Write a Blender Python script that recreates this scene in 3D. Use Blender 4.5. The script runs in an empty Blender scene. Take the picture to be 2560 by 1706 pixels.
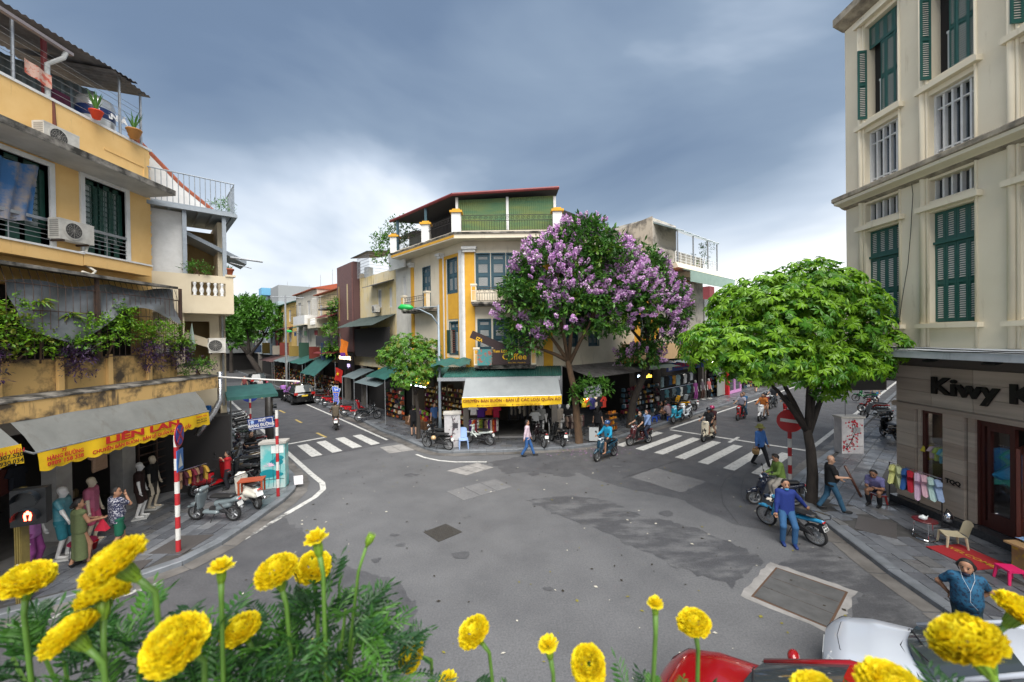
import bpy, math, random
import numpy as np
from mathutils import Matrix, Vector
R = math.radians
rnd = random.Random(7)
scene = bpy.context.scene
COL = scene.collection

# ---------------------------------------------------------------- camera, sky, sun, exposure
cam_d = bpy.data.cameras.new('camera'); cam = bpy.data.objects.new('camera', cam_d); COL.objects.link(cam)
cam_d.sensor_width = 36.0; cam_d.lens = 984.0 / 2560 * 36; cam_d.clip_start = 0.02; cam_d.clip_end = 2000
cam.matrix_world = Matrix.Translation((0, 0, 5.5)) @ Matrix.Rotation(R(90 - 0.45), 4, 'X') @ Matrix.Rotation(R(-0.8), 4, 'Z')
cam_d.dof.use_dof = True; cam_d.dof.focus_distance = 9.0; cam_d.dof.aperture_fstop = 5.0
scene.camera = cam
scene.render.resolution_x = 1024; scene.render.resolution_y = 682
scene.view_settings.view_transform = 'Standard'; scene.view_settings.look = 'None'
scene.view_settings.exposure = 2.3; scene.view_settings.gamma = 1.0
scene.cycles.use_denoising = True
scene.cycles.max_bounces = 5; scene.cycles.diffuse_bounces = 3; scene.cycles.transparent_max_bounces = 8

SUN_EL, SUN_AZ = 56.0, 166.0        # azimuth measured clockwise from +Y
w = bpy.data.worlds.new('World'); scene.world = w; w.use_nodes = True
nt = w.node_tree; N = nt.nodes; L = nt.links
for n in list(N): N.remove(n)
def wn(t, **k):
    n = N.new(t)
    for a, b in k.items(): setattr(n, a, b)
    return n
sky = wn('ShaderNodeTexSky', sky_type='NISHITA'); sky.sun_disc = False
sky.sun_elevation = R(SUN_EL); sky.sun_rotation = R(SUN_AZ); sky.air_density = 1.5; sky.dust_density = 4.0
tc = wn('ShaderNodeTexCoord')
sep = wn('ShaderNodeSeparateXYZ'); L.new(tc.outputs['Generated'], sep.inputs[0])
mp = wn('ShaderNodeMapping'); mp.inputs['Scale'].default_value = (1.0, 1.0, 2.2); mp.inputs['Location'].default_value = (7.7, 2.4, 3.0)
L.new(tc.outputs['Generated'], mp.inputs[0])
n1 = wn('ShaderNodeTexNoise'); n1.inputs['Scale'].default_value = 1.5; n1.inputs['Detail'].default_value = 5; n1.inputs['Roughness'].default_value = .48; n1.inputs['Distortion'].default_value = .35
L.new(mp.outputs[0], n1.inputs['Vector'])
# height in the sky plus cloud noise -> cloud colour (thick dark cloud overhead, bright haze at the horizon)
ma = wn('ShaderNodeMath', operation='MULTIPLY_ADD'); ma.inputs[1].default_value = 0.95; ma.inputs[2].default_value = -0.47
L.new(n1.outputs['Fac'], ma.inputs[0])
ad = wn('ShaderNodeMath', operation='ADD'); L.new(sep.outputs['Z'], ad.inputs[0]); L.new(ma.outputs[0], ad.inputs[1])
cr = wn('ShaderNodeValToRGB'); L.new(ad.outputs[0], cr.inputs[0])
e = cr.color_ramp.elements
e[0].position = 0.0; e[0].color = (1.25, 1.27, 1.28, 1)
e[1].position = 1.0; e[1].color = (.10, .145, .22, 1)
for p, c in ((.13, (.80, .84, .88, 1)), (.28, (.43, .50, .60, 1)), (.44, (.20, .265, .36, 1)), (.62, (.125, .18, .275, 1))):
    q = cr.color_ramp.elements.new(p); q.color = c
cl = wn('ShaderNodeBackground'); cl.inputs['Strength'].default_value = 0.285; L.new(cr.outputs[0], cl.inputs[0])
bs = wn('ShaderNodeBackground'); bs.inputs['Strength'].default_value = 0.05; L.new(sky.outputs[0], bs.inputs[0])
mx = wn('ShaderNodeMixShader'); mx.inputs[0].default_value = 0.94; L.new(bs.outputs[0], mx.inputs[1]); L.new(cl.outputs[0], mx.inputs[2])
wo = wn('ShaderNodeOutputWorld'); L.new(mx.outputs[0], wo.inputs[0])
sd = bpy.data.lights.new('sun', 'SUN'); sd.energy = 1.5; sd.angle = R(62); sd.color = (1, .96, .9)
sun = bpy.data.objects.new('sun', sd); COL.objects.link(sun)
sun.rotation_euler = (R(90 - SUN_EL), 0, R(180 - SUN_AZ)); sun.location = (0, 0, 40)

# ---------------------------------------------------------------- materials
_M = {}
def lin(c):
    if isinstance(c, str):
        c = tuple(int(c[i:i + 2], 16) / 255 for i in (0, 2, 4))
        return tuple((x / 12.92 if x < .04045 else ((x + .055) / 1.055) ** 2.4) for x in c)
    return c
def mat(key, col=(.5, .5, .5), rough=.6, col2=None, scale=8.0, amt=.5, bump=0.0, metal=0.0, emit=None, es=0.0,
        stretch=(1, 1, 1), spec=.5, trans=0.0, alpha=1.0, streak=None, rvar=0.0, coat=0.0, detail=6.0, thresh=None, bscale=None, transl=0.0, speck=0.0):
    if key in _M: return _M[key]
    m = bpy.data.materials.new(key); m.use_nodes = True; _M[key] = m
    t = m.node_tree; n = t.nodes; b = n['Principled BSDF']
    col = lin(col); b.inputs['Base Color'].default_value = (*col, 1)
    b.inputs['Roughness'].default_value = rough; b.inputs['Metallic'].default_value = metal
    b.inputs['Specular IOR Level'].default_value = spec
    if trans: b.inputs['Transmission Weight'].default_value = trans
    if alpha < 1: b.inputs['Alpha'].default_value = alpha
    if coat: b.inputs['Coat Weight'].default_value = coat; b.inputs['Coat Roughness'].default_value = .05
    if emit: b.inputs['Emission Color'].default_value = (*lin(emit), 1); b.inputs['Emission Strength'].default_value = es
    m.diffuse_color = (*col, 1)
    if col2 or bump or streak or rvar:
        tcn = n.new('ShaderNodeTexCoord'); mpn = n.new('ShaderNodeMapping'); mpn.inputs['Scale'].default_value = stretch
        t.links.new(tcn.outputs['Object'], mpn.inputs[0])
        nz = n.new('ShaderNodeTexNoise'); nz.inputs['Scale'].default_value = scale; nz.inputs['Detail'].default_value = min(detail, 6); nz.inputs['Roughness'].default_value = .62
        t.links.new(mpn.outputs[0], nz.inputs['Vector'])
        cur = None
        if col2:
            rp = n.new('ShaderNodeMapRange'); lo, hi = thresh or (.35, .68)
            rp.inputs[1].default_value = lo; rp.inputs[2].default_value = hi; rp.inputs[4].default_value = amt
            t.links.new(nz.outputs['Fac'], rp.inputs[0])
            mxn = n.new('ShaderNodeMix'); mxn.data_type = 'RGBA'
            mxn.inputs[6].default_value = (*col, 1); mxn.inputs[7].default_value = (*lin(col2), 1)
            t.links.new(rp.outputs[0], mxn.inputs[0]); cur = mxn.outputs[2]
        if streak:   # (colour, amount, threshold) - vertical rain streaks and damp patches with their own shape
            sc_, sa, st = streak
            mp2 = n.new('ShaderNodeMapping'); mp2.inputs['Scale'].default_value = (2.6, 2.6, .42)
            t.links.new(tcn.outputs['Object'], mp2.inputs[0])
            nz2 = n.new('ShaderNodeTexNoise'); nz2.inputs['Scale'].default_value = 1.3; nz2.inputs['Detail'].default_value = 5; nz2.inputs['Roughness'].default_value = .7
            t.links.new(mp2.outputs[0], nz2.inputs['Vector'])
            rp2 = n.new('ShaderNodeMapRange'); rp2.inputs[1].default_value = st; rp2.inputs[2].default_value = st + .14; rp2.inputs[4].default_value = sa
            t.links.new(nz2.outputs['Fac'], rp2.inputs[0])
            mx2 = n.new('ShaderNodeMix'); mx2.data_type = 'RGBA'
            if cur: t.links.new(cur, mx2.inputs[6])
            else: mx2.inputs[6].default_value = (*col, 1)
            mx2.inputs[7].default_value = (*lin(sc_), 1); t.links.new(rp2.outputs[0], mx2.inputs[0]); cur = mx2.outputs[2]
        if speck and cur:      # fine stone grain
            ns = n.new('ShaderNodeTexNoise'); ns.inputs['Scale'].default_value = 26; ns.inputs['Detail'].default_value = 3; ns.inputs['Roughness'].default_value = .8; t.links.new(tcn.outputs['Object'], ns.inputs['Vector'])
            rs = n.new('ShaderNodeMapRange'); rs.inputs[1].default_value = .32; rs.inputs[2].default_value = .68; rs.inputs[3].default_value = 1 - speck; rs.inputs[4].default_value = 1 + speck; t.links.new(ns.outputs['Fac'], rs.inputs[0])
            ms = n.new('ShaderNodeVectorMath'); ms.operation = 'SCALE'; t.links.new(cur, ms.inputs[0]); t.links.new(rs.outputs[0], ms.inputs['Scale']); cur = ms.outputs[0]
        if cur: t.links.new(cur, b.inputs['Base Color'])
        if rvar:
            rr = n.new('ShaderNodeMapRange'); rr.inputs[1].default_value = .35; rr.inputs[2].default_value = .65
            rr.inputs[3].default_value = max(.05, rough - rvar); rr.inputs[4].default_value = min(1, rough + rvar)
            nz3 = n.new('ShaderNodeTexNoise'); nz3.inputs['Scale'].default_value = scale * .35; nz3.inputs['Detail'].default_value = 4
            t.links.new(mpn.outputs[0], nz3.inputs['Vector']); t.links.new(nz3.outputs['Fac'], rr.inputs[0]); t.links.new(rr.outputs[0], b.inputs['Roughness'])
        if bump:
            bp = n.new('ShaderNodeBump'); bp.inputs['Strength'].default_value = min(1, bump); bp.inputs['Distance'].default_value = .02
            if bscale:
                nb = n.new('ShaderNodeTexNoise'); nb.inputs['Scale'].default_value = bscale; nb.inputs['Detail'].default_value = 3
                t.links.new(tcn.outputs['Object'], nb.inputs['Vector']); t.links.new(nb.outputs['Fac'], bp.inputs['Height'])
            else: t.links.new(nz.outputs['Fac'], bp.inputs['Height'])
            t.links.new(bp.outputs[0], b.inputs['Normal'])
    if transl:
        out = n['Material Output']; tr = n.new('ShaderNodeBsdfTranslucent'); mxs = n.new('ShaderNodeMixShader'); mxs.inputs[0].default_value = transl
        src = b.inputs['Base Color'].links[0].from_socket if b.inputs['Base Color'].links else None
        if src: t.links.new(src, tr.inputs[0])
        else: tr.inputs[0].default_value = (*col, 1)
        t.links.new(b.outputs[0], mxs.inputs[1]); t.links.new(tr.outputs[0], mxs.inputs[2]); t.links.new(mxs.outputs[0], out.inputs[0])
    return m
def plain(hexcol, rough=.55, **k): return mat('paint_%s_%d' % (hexcol, int(rough * 100)) + ''.join(sorted(k)), hexcol, rough, **k)
def fabric(hexcol):                     # cloth with a little fold and weave variation
    c = lin(hexcol); return mat('cloth_' + hexcol, c, .85, col2=tuple(x * .6 for x in c), scale=22, amt=.45, bump=.25)

# ---------------------------------------------------------------- mesh builder
class MB:
    def __init__(s, M=None): s.v = []; s.f = []; s.m = []; s.M = M; s.mi = 0
    def add(s, vs, fs, mi=None, M=None):
        o = len(s.v); M = M if M is not None else s.M
        if M is not None: vs = [tuple(M @ Vector(v)) for v in vs]
        s.v.extend(vs); s.f.extend([tuple(i + o for i in f) for f in fs]); s.m.extend([s.mi if mi is None else mi] * len(fs)); return s
    def bx(s, x0, x1, y0, y1, z0, z1, mi=None, M=None):
        if x0 > x1: x0, x1 = x1, x0
        if y0 > y1: y0, y1 = y1, y0
        if z0 > z1: z0, z1 = z1, z0
        return s.add([(x0, y0, z0), (x1, y0, z0), (x1, y1, z0), (x0, y1, z0), (x0, y0, z1), (x1, y0, z1), (x1, y1, z1), (x0, y1, z1)],
                     [(0, 3, 2, 1), (4, 5, 6, 7), (0, 1, 5, 4), (1, 2, 6, 5), (2, 3, 7, 6), (3, 0, 4, 7)], mi, M)
    def box(s, c, d, rot=None, mi=None):
        M = Matrix.Translation(c) @ (rot.to_4x4() if rot is not None else Matrix())
        if s.M is not None: M = s.M @ M
        return s.bx(-d[0] / 2, d[0] / 2, -d[1] / 2, d[1] / 2, -d[2] / 2, d[2] / 2, mi, M)
    def tube(s, p, r, n=8, mi=None, cap=True):
        """p: list of points, r: radius or list"""
        P = [Vector(q) for q in p]; rs = r if isinstance(r, (list, tuple)) else [r] * len(P)
        vs = []; up = None
        for i, q in enumerate(P):
            t = (P[min(i + 1, len(P) - 1)] - P[max(i - 1, 0)])
            if t.length < 1e-9: t = Vector((0, 0, 1))
            t.normalize()
            if up is None: up = Vector((0, 0, 1)) if abs(t.z) < .9 else Vector((1, 0, 0))
            a = t.cross(up)
            if a.length < 1e-6: a = t.cross(Vector((0, 1, .1)))
            a.normalize(); b_ = a.cross(t); b_.normalize(); up = b_
            for k in range(n):
                th = 2 * math.pi * k / n; vs.append(tuple(q + (a * math.cos(th) + b_ * math.sin(th)) * rs[i]))
        fs = [(i * n + k, i * n + (k + 1) % n, (i + 1) * n + (k + 1) % n, (i + 1) * n + k) for i in range(len(P) - 1) for k in range(n)]
        if cap: fs.append(tuple(range(n - 1, -1, -1))); fs.append(tuple((len(P) - 1) * n + k for k in range(n)))
        return s.add(vs, fs, mi)
    def lathe(s, prof, n=12, c=(0, 0, 0), mi=None, ax=None, sx=1, sy=1):
        vs = []
        for r, z in prof:
            for k in range(n):
                th = 2 * math.pi * k / n; vs.append(Vector((r * math.cos(th) * sx, r * math.sin(th) * sy, z)))
        if ax is not None:
            q = Vector((0, 0, 1)).rotation_difference(Vector(ax)); vs = [q @ v for v in vs]
        vs = [tuple(v + Vector(c)) for v in vs]
        fs = [(i * n + k, i * n + (k + 1) % n, (i + 1) * n + (k + 1) % n, (i + 1) * n + k) for i in range(len(prof) - 1) for k in range(n)]
        fs.append(tuple(range(n - 1, -1, -1))); fs.append(tuple((len(prof) - 1) * n + k for k in range(n)))
        return s.add(vs, fs, mi)
    def ball(s, c, r, nu=10, nv=7, mi=None):
        rx, ry, rz = r if isinstance(r, (list, tuple)) else (r, r, r)
        vs = [(c[0], c[1], c[2] + rz)]
        for i in range(1, nv):
            ph = math.pi * i / nv
            for k in range(nu):
                th = 2 * math.pi * k / nu
                vs.append((c[0] + rx * math.sin(ph) * math.cos(th), c[1] + ry * math.sin(ph) * math.sin(th), c[2] + rz * math.cos(ph)))
        vs.append((c[0], c[1], c[2] - rz)); fs = [(0, 1 + k, 1 + (k + 1) % nu) for k in range(nu)]
        for i in range(nv - 2):
            for k in range(nu): fs.append((1 + i * nu + k, 1 + (i + 1) * nu + k, 1 + (i + 1) * nu + (k + 1) % nu, 1 + i * nu + (k + 1) % nu))
        l = 1 + (nv - 2) * nu; fs += [(len(vs) - 1, l + (k + 1) % nu, l + k) for k in range(nu)]
        return s.add(vs, fs, mi)
    def quad(s, a, b, c, d, mi=None): return s.add([a, b, c, d], [(0, 1, 2, 3)], mi)
    def prism(s, poly, z0, z1, mi=None):
        n = len(poly); vs = [(p[0], p[1], z0) for p in poly] + [(p[0], p[1], z1) for p in poly]
        fs = [tuple(range(n - 1, -1, -1)), tuple(range(n, 2 * n))] + [(i, (i + 1) % n, n + (i + 1) % n, n + i) for i in range(n)]
        return s.add(vs, fs, mi)
    def xz(s, poly, y0, y1, mi=None):       # polygon in the x-z plane, extruded along y
        n = len(poly); vs = [(p[0], y0, p[1]) for p in poly] + [(p[0], y1, p[1]) for p in poly]
        return s.add(vs, [tuple(range(n)), tuple(range(2 * n - 1, n - 1, -1))] + [((i + 1) % n, i, n + i, n + (i + 1) % n) for i in range(n)], mi)
    def yz(s, poly, x0, x1, mi=None):       # polygon in the y-z plane, extruded along x
        n = len(poly); vs = [(x0, p[0], p[1]) for p in poly] + [(x1, p[0], p[1]) for p in poly]
        return s.add(vs, [tuple(range(n - 1, -1, -1)), tuple(range(n, 2 * n))] + [(i, (i + 1) % n, n + (i + 1) % n, n + i) for i in range(n)], mi)
    def grid(s, rows, mi=None, close=False):
        m_ = len(rows[0]); vs = [p for r in rows for p in r]; fs = []
        for i in range(len(rows) - 1):
            for k in range(m_ if close else m_ - 1): fs.append((i * m_ + k, i * m_ + (k + 1) % m_, (i + 1) * m_ + (k + 1) % m_, (i + 1) * m_ + k))
        return s.add(vs, fs, mi)
    def corr(s, a, b, down, pitch=.12, amp=.018, mi=None, th=0.0):
        """corrugated sheet: edge a->b, extended by vector down"""
        a = Vector(a); b = Vector(b); d = Vector(down); u = (b - a); n = max(4, int(u.length / pitch * 4)); nn = u.cross(d).normalized()
        r1 = []; r2 = []
        for i in range(n + 1):
            o = nn * amp * math.sin(i * math.pi / 2); p = a + u * i / n + o; r1.append(tuple(p)); r2.append(tuple(p + d))
        s.grid([r1, r2], mi); return s
    def me(s, name, mats, smooth=False):
        me = bpy.data.meshes.new(name); me.from_pydata(s.v, [], s.f)
        for m_ in (mats if isinstance(mats, (list, tuple)) else [mats]): me.materials.append(m_)
        if any(s.m): me.polygons.foreach_set('material_index', s.m)
        if smooth: me.polygons.foreach_set('use_smooth', [True] * len(me.polygons))
        me.update(); return me
    def obj(s, name, mats, parent=None, smooth=False, **k):
        return link(name, s.me(name, mats, smooth), parent, **k)
def link(name, data, parent=None, loc=None, rot=None, kind=None, label=None):
    o = bpy.data.objects.new(name, data); COL.objects.link(o)
    if parent: o.parent = parent
    if loc is not None: o.location = loc
    if rot is not None: o.rotation_euler = rot
    if kind: o['kind'] = kind
    if label: o['label'] = label
    return o
def thing(name, label, cat, loc=(0, 0, 0), rz=0.0, group=None):
    o = link(name, None, None, loc, (0, 0, rz)); o.empty_display_size = .2
    o['label'] = label; o['category'] = cat
    if group: o['group'] = group
    return o
def tag(o, label, cat, group=None):
    o['label'] = label; o['category'] = cat
    if group: o['group'] = group
    return o
def struct(o): o['kind'] = 'structure'; return o
def tree_copy(root, loc, rz, label=None, group=None):
    def cp(o, par):
        c = o.copy(); COL.objects.link(c)
        if par: c.parent = par
        for ch in list(o.children): cp(ch, c)
        return c
    r = cp(root, None); r.location = loc; r.rotation_euler = (0, 0, rz)
    if label: r['label'] = label
    if group: r['group'] = group
    return r
def head(dx, dy): return math.atan2(-dx, dy)          # rotation that turns local +Y to (dx, dy)
def text(name, s, size, mats, parent, loc, rot, align='CENTER', bold=0.0, extr=0.002, sx=1.0, shear=0.0, spacing=1.0, w=None):
    cu = bpy.data.curves.new(name, 'FONT'); cu.body = s; cu.size = size; cu.align_x = align; cu.align_y = 'CENTER'
    cu.offset = bold; cu.extrude = extr; cu.shear = shear; cu.resolution_u = 2; cu.space_character = spacing
    tmp = bpy.data.objects.new(name, cu); COL.objects.link(tmp)
    dg = bpy.context.evaluated_depsgraph_get(); me = bpy.data.meshes.new_from_object(tmp.evaluated_get(dg))
    bpy.data.objects.remove(tmp); me.materials.clear(); me.materials.append(mats); me.name = name
    if w: xs = [v.co.x for v in me.vertices]; sx = w / max(.01, max(xs) - min(xs))
    o = link(name, me, parent, loc, rot); o.scale = (sx, 1, 1); return o

# ---------------------------------------------------------------- smooth union of tapered capsules -> one skin (surface nets)
def sdf_mesh(name, caps, mats, vox=.02, k=.03, cuts=(), smooth=True):
    """caps: (p0, r0, p1, r1) tapered capsules; (p0, r0, p1, r1, (sx,sy,sz)) squashed about the mid point"""
    lo = np.full(3, 1e9); hi = -lo
    for c in caps:
        for p, r in ((c[0], c[1]), (c[2], c[3])):
            q = np.array(p, float); lo = np.minimum(lo, q - r); hi = np.maximum(hi, q + r)
    lo -= vox * 2.5; hi += vox * 2.5; dims = np.ceil((hi - lo) / vox).astype(int) + 1
    D = np.full(dims, 1.0, np.float32); ax = [lo[i] + vox * np.arange(dims[i]) for i in range(3)]
    for c in caps:
        a = np.array(c[0], float); b = np.array(c[2], float); r0, r1 = c[1], c[3]; mg = k * 1.5 + vox * 2
        l2 = np.minimum(a - r0, b - r1) - mg; h2 = np.maximum(a + r0, b + r1) + mg
        sl = tuple(slice(max(0, int((l2[i] - lo[i]) / vox)), min(dims[i], int((h2[i] - lo[i]) / vox) + 2)) for i in range(3))
        X = ax[0][sl[0]][:, None, None]; Y = ax[1][sl[1]][None, :, None]; Z = ax[2][sl[2]][None, None, :]
        if len(c) > 4:
            m_ = (a + b) / 2; q = c[4]; X = m_[0] + (X - m_[0]) / q[0]; Y = m_[1] + (Y - m_[1]) / q[1]; Z = m_[2] + (Z - m_[2]) / q[2]
        ab = b - a; L2 = max(1e-9, float(ab @ ab))
        t = np.clip(((X - a[0]) * ab[0] + (Y - a[1]) * ab[1] + (Z - a[2]) * ab[2]) / L2, 0, 1)
        d = np.sqrt((X - a[0] - t * ab[0]) ** 2 + (Y - a[1] - t * ab[1]) ** 2 + (Z - a[2] - t * ab[2]) ** 2) - (r0 + (r1 - r0) * t)
        o = D[sl]; h = np.clip(.5 + .5 * (o - d) / k, 0, 1); D[sl] = o * (1 - h) + d * h - k * h * (1 - h)
    for p, n_ in cuts:      # keep the side opposite to n_
        n_ = np.array(n_, float); n_ /= np.linalg.norm(n_)
        D = np.maximum(D, (ax[0][:, None, None] - p[0]) * n_[0] + (ax[1][None, :, None] - p[1]) * n_[1] + (ax[2][None, None, :] - p[2]) * n_[2])
    S = D < 0; C = np.zeros(np.array(D.shape) - 1, int)
    for i in (0, 1):
        for j in (0, 1):
            for l in (0, 1): C += S[i:S.shape[0] - 1 + i, j:S.shape[1] - 1 + j, l:S.shape[2] - 1 + l]
    act = (C > 0) & (C < 8); idx = np.full(act.shape, -1); ci = np.argwhere(act); idx[act] = np.arange(len(ci))
    acc = np.zeros((len(ci), 3)); cnt = np.zeros(len(ci)); cr_ = [(i, j, l) for i in (0, 1) for j in (0, 1) for l in (0, 1)]
    for u in cr_:
        for axn in range(3):
            if u[axn]: continue
            v = list(u); v[axn] = 1; u_ = np.array(u); v_ = np.array(v)
            A = D[tuple((ci + u_).T)]; B = D[tuple((ci + v_).T)]; m_ = (A < 0) != (B < 0)
            t = np.where(m_, A / np.where(A == B, 1, A - B), 0)
            p = u_ + (v_ - u_) * t[:, None]; acc[m_] += p[m_]; cnt[m_] += 1
    V = lo + vox * (ci + acc / np.maximum(cnt, 1)[:, None]); F = []
    for axn in range(3):
        b_, c_ = [(1, 2), (2, 0), (0, 1)][axn]
        sl0 = [slice(1, -1)] * 3; sl0[axn] = slice(0, -1); sl1 = [slice(1, -1)] * 3; sl1[axn] = slice(1, None)
        s0 = S[tuple(sl0)]; s1 = S[tuple(sl1)]; e_ = np.argwhere(s0 != s1)
        if not len(e_): continue
        off = np.ones(3, int); off[axn] = 0; e2 = e_ + off; eb = np.zeros(3, int); eb[b_] = 1; ec = np.zeros(3, int); ec[c_] = 1
        q = np.stack([idx[tuple(x.T)] for x in (e2 - eb - ec, e2 - ec, e2, e2 - eb)], 1)
        fl = s1[tuple(e_.T)]; q[fl] = q[fl][:, ::-1]; F.append(q)
    F = np.concatenate(F); F = F[(F >= 0).all(1)]
    me = bpy.data.meshes.new(name); me.from_pydata(V.tolist(), [], F.tolist())
    for m_ in (mats if isinstance(mats, (list, tuple)) else [mats]): me.materials.append(m_)
    if smooth: me.polygons.foreach_set('use_smooth', [True] * len(me.polygons))
    me.update(); return me
def append_mb(me, mb, mats):
    """joins builder geometry into an existing mesh (one object, several materials)"""
    base = len(me.materials)
    for m_ in mats: me.materials.append(m_)
    v = [tuple(x.co) for x in me.vertices]; f = [tuple(p.vertices) for p in me.polygons]; mi = [p.material_index for p in me.polygons]
    o = len(v); n0 = len(f); v += mb.v; f += [tuple(i + o for i in q) for q in mb.f]; mi += [base + x for x in mb.m]
    new = bpy.data.meshes.new(me.name)
    for m_ in me.materials: new.materials.append(m_)
    new.from_pydata(v, [], f); new.polygons.foreach_set('material_index', mi); new.polygons.foreach_set('use_smooth', [True] * len(f)); new.update()
    bpy.data.meshes.remove(me); return new
# street frames
DL = Vector((-.661, .75)); NL = Vector((.75, .661)); DR = Vector((.752, .66)); NR = Vector((.66, -.752))
def SL(s, n): p = DL * s + NL * n; return (p.x, p.y)      # street to the left: s along, n across (rightwards)
def SR(s, n): p = DR * s + NR * n; return (p.x, p.y)
ROT_LR = math.atan2(-.75, .661); ROT_LL = math.atan2(.75, -.661); ROT_RL = math.atan2(.66, .752)
# ================================================================ SETTING: ground, road, pavements, markings
asphalt = mat('asphalt', (.128, .130, .136), .60, col2=(.092, .094, .100), scale=.8, amt=.8, bump=.35, bscale=160, rvar=.16, detail=10, speck=.28)
asphalt_d = mat('asphalt_dark', (.066, .067, .073), .55, col2=(.125, .127, .132), scale=1.7, amt=1, bump=.4, bscale=130, rvar=.16, detail=11, thresh=(.46, .62), stretch=(.55, 1.3, 1), speck=.28)
asphalt_m = mat('asphalt_mid', (.088, .089, .095), .6, col2=(.06, .061, .067), scale=1.6, amt=.9, bump=.4, bscale=140, rvar=.12, detail=10, speck=.28)
asphalt_l = mat('asphalt_light', (.165, .165, .168), .7, col2=(.125, .125, .13), scale=1.4, amt=.8, bump=.3, bscale=150, detail=10, speck=.28)
concrete = mat('concrete', (.30, .29, .28), .8, col2=(.17, .165, .16), scale=2.4, amt=.9, bump=.3, bscale=60, detail=9)
gutter_m = mat('gutter_concrete', (.17, .16, .15), .6, col2=(.07, .065, .06), scale=1.3, amt=.9, bump=.3, rvar=.2, detail=9)
whiteline = mat('road_paint_white', (.52, .52, .50), .65, col2=(.17, .17, .17), scale=7, amt=.85, detail=12, thresh=(.5, .72))
whiteworn = mat('road_paint_worn', (.42, .42, .40), .65, col2=(.12, .12, .12), scale=5, amt=1, detail=12, thresh=(.42, .56))
yellowline = mat('road_paint_yellow', (.42, .31, .10), .65, col2=(.16, .15, .13), scale=9, amt=.8, detail=12, thresh=(.5, .7))
iron = mat('cast_iron', (.085, .08, .075), .5, col2=(.05, .045, .04), scale=30, amt=.8, bump=.3, metal=.4)

struct(MB().bx(-700, 700, -300, 900, -.30, -.02).obj('ground', mat('earth', (.10, .095, .08), .9)))
road = struct(MB().quad((-120, -40, 0), (120, -40, 0), (120, 130, 0), (-120, 130, 0)).obj('road', asphalt))
def ragged(poly, step=.18, j=.05, seed=1):
    r = random.Random(seed); out = []
    for i in range(len(poly)):
        a = Vector(poly[i]); b = Vector(poly[(i + 1) % len(poly)]); n = max(1, int((b - a).length / step))
        for k in range(n):
            p = a.lerp(b, k / n); out.append((p.x + r.uniform(-j, j), p.y + r.uniform(-j, j)))
    return out
def sheet(name, poly, z, m, parent=road, rag=0, seed=1):
    if rag: poly = ragged(poly, .16, rag, seed)
    me = bpy.data.meshes.new(name); me.from_pydata([(p[0], p[1], z) for p in poly], [], [tuple(range(len(poly)))])
    me.materials.append(m); me.update()
    if me.polygons[0].normal.z < 0: me.flip_normals()
    return link(name, me, parent)
def strip(name, pts, wd, z, m, parent=road):
    P = [Vector(p) for p in pts]; l = []; r_ = []
    for i, p in enumerate(P):
        t = (P[min(i + 1, len(P) - 1)] - P[max(0, i - 1)]).normalized(); n = Vector((-t.y, t.x)) * wd / 2; l.append(p + n); r_.append(p - n)
    b = MB(); b.grid([[(p.x, p.y, z) for p in r_], [(p.x, p.y, z) for p in l]]); return b.obj(name, m, parent)
# surfaces of different age
sheet('asphalt_patch', [(1.9, 16.9), (3.2, 15.0), (4.23, 14.05), (5.6, 13.2), (5.9, 12.3), (6.4, 11.4), (7.6, 10.6), (9.6, 13.4), (11, 15.2), SR(90, -3.9), SR(90, -12), (4.3, 19.9), (3, 19.3), (1.7, 19.0)], .003, asphalt_m, rag=.05, seed=3)
sheet('asphalt_patch', [(.34, 13.25), (1.36, 12.13), (2.17, 11.41), (2.76, 10.67), (3.77, 9.53), (4.72, 8.5), (6.1, 9.55), (5.7, 10.41), (5.01, 11.33), (3.85, 12.06), (3.11, 13.15), (2.02, 13.6)], .004, asphalt_d, rag=.10, seed=5)
sheet('asphalt_patch', [(4.55, 15.31), (5.9, 16.32), (7.21, 14.73), (5.84, 13.75)], .006, asphalt_l, rag=.03, seed=6)
sheet('asphalt_patch', [(-1.1, 17.4), (1.6, 18.9), (4.2, 18.0), (2.2, 15.4), (.9, 16.1), (-.3, 15.9)], .0045, asphalt_m, rag=.10, seed=16)
sheet('asphalt_patch', [(-7.3, 12.4), (-6.26, 11.46), (-5.07, 10.32), (-4.01, 9.5), (-2.85, 8.94), (-2.0, 8.2), (-1.6, 5), (-3, 1), (-14, 1), (-14, 5.5), (-10, 7.4), (-8.6, 8.8), (-7.75, 10)], .003, asphalt_m, rag=.10, seed=7)
sheet('asphalt_patch', [(6.3, 9.3), (7.9, 10.6), (8.35, 7.7), (8.2, 5), (5.5, 5), (6, 7.1), (7.3, 8.3)], .0035, asphalt_d, rag=.06, seed=8)
sheet('asphalt_patch', [SL(20, 3.9), SL(20, 9.8), SL(95, 9.8), SL(95, 3.9)], .003, asphalt_m, seed=9)
for i, q in enumerate([[(9.1, 15.9), (8.1, 15.0), (7.4, 14.05), (6.8, 12.8), (6.5, 11.4)], [(9.85, 16.2), (8.9, 15.2), (8.3, 14.3), (7.8, 13.5), (7.5, 12.7)],
                       [(4.2, 15.2), (5.9, 16.4), (8.2, 17.9)]]):
    strip('asphalt_joint', q, .022, .0075, mat('tar', (.03, .03, .032), .5))
rs_ = random.Random(17)
for k in range(16):     # oil drips and patched scars
    cx, cy, ra = rs_.uniform(-6, 7), rs_.uniform(7, 18), rs_.uniform(.08, .28); sheet('road_stain', [(cx + ra * rs_.uniform(.6, 1.4) * math.cos(a * .9), cy + ra * rs_.uniform(.5, 1.1) * math.sin(a * .9)) for a in range(7)], .0082 + .0001 * k, asphalt_d if k % 3 else asphalt_m, rag=.03, seed=k)
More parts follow.
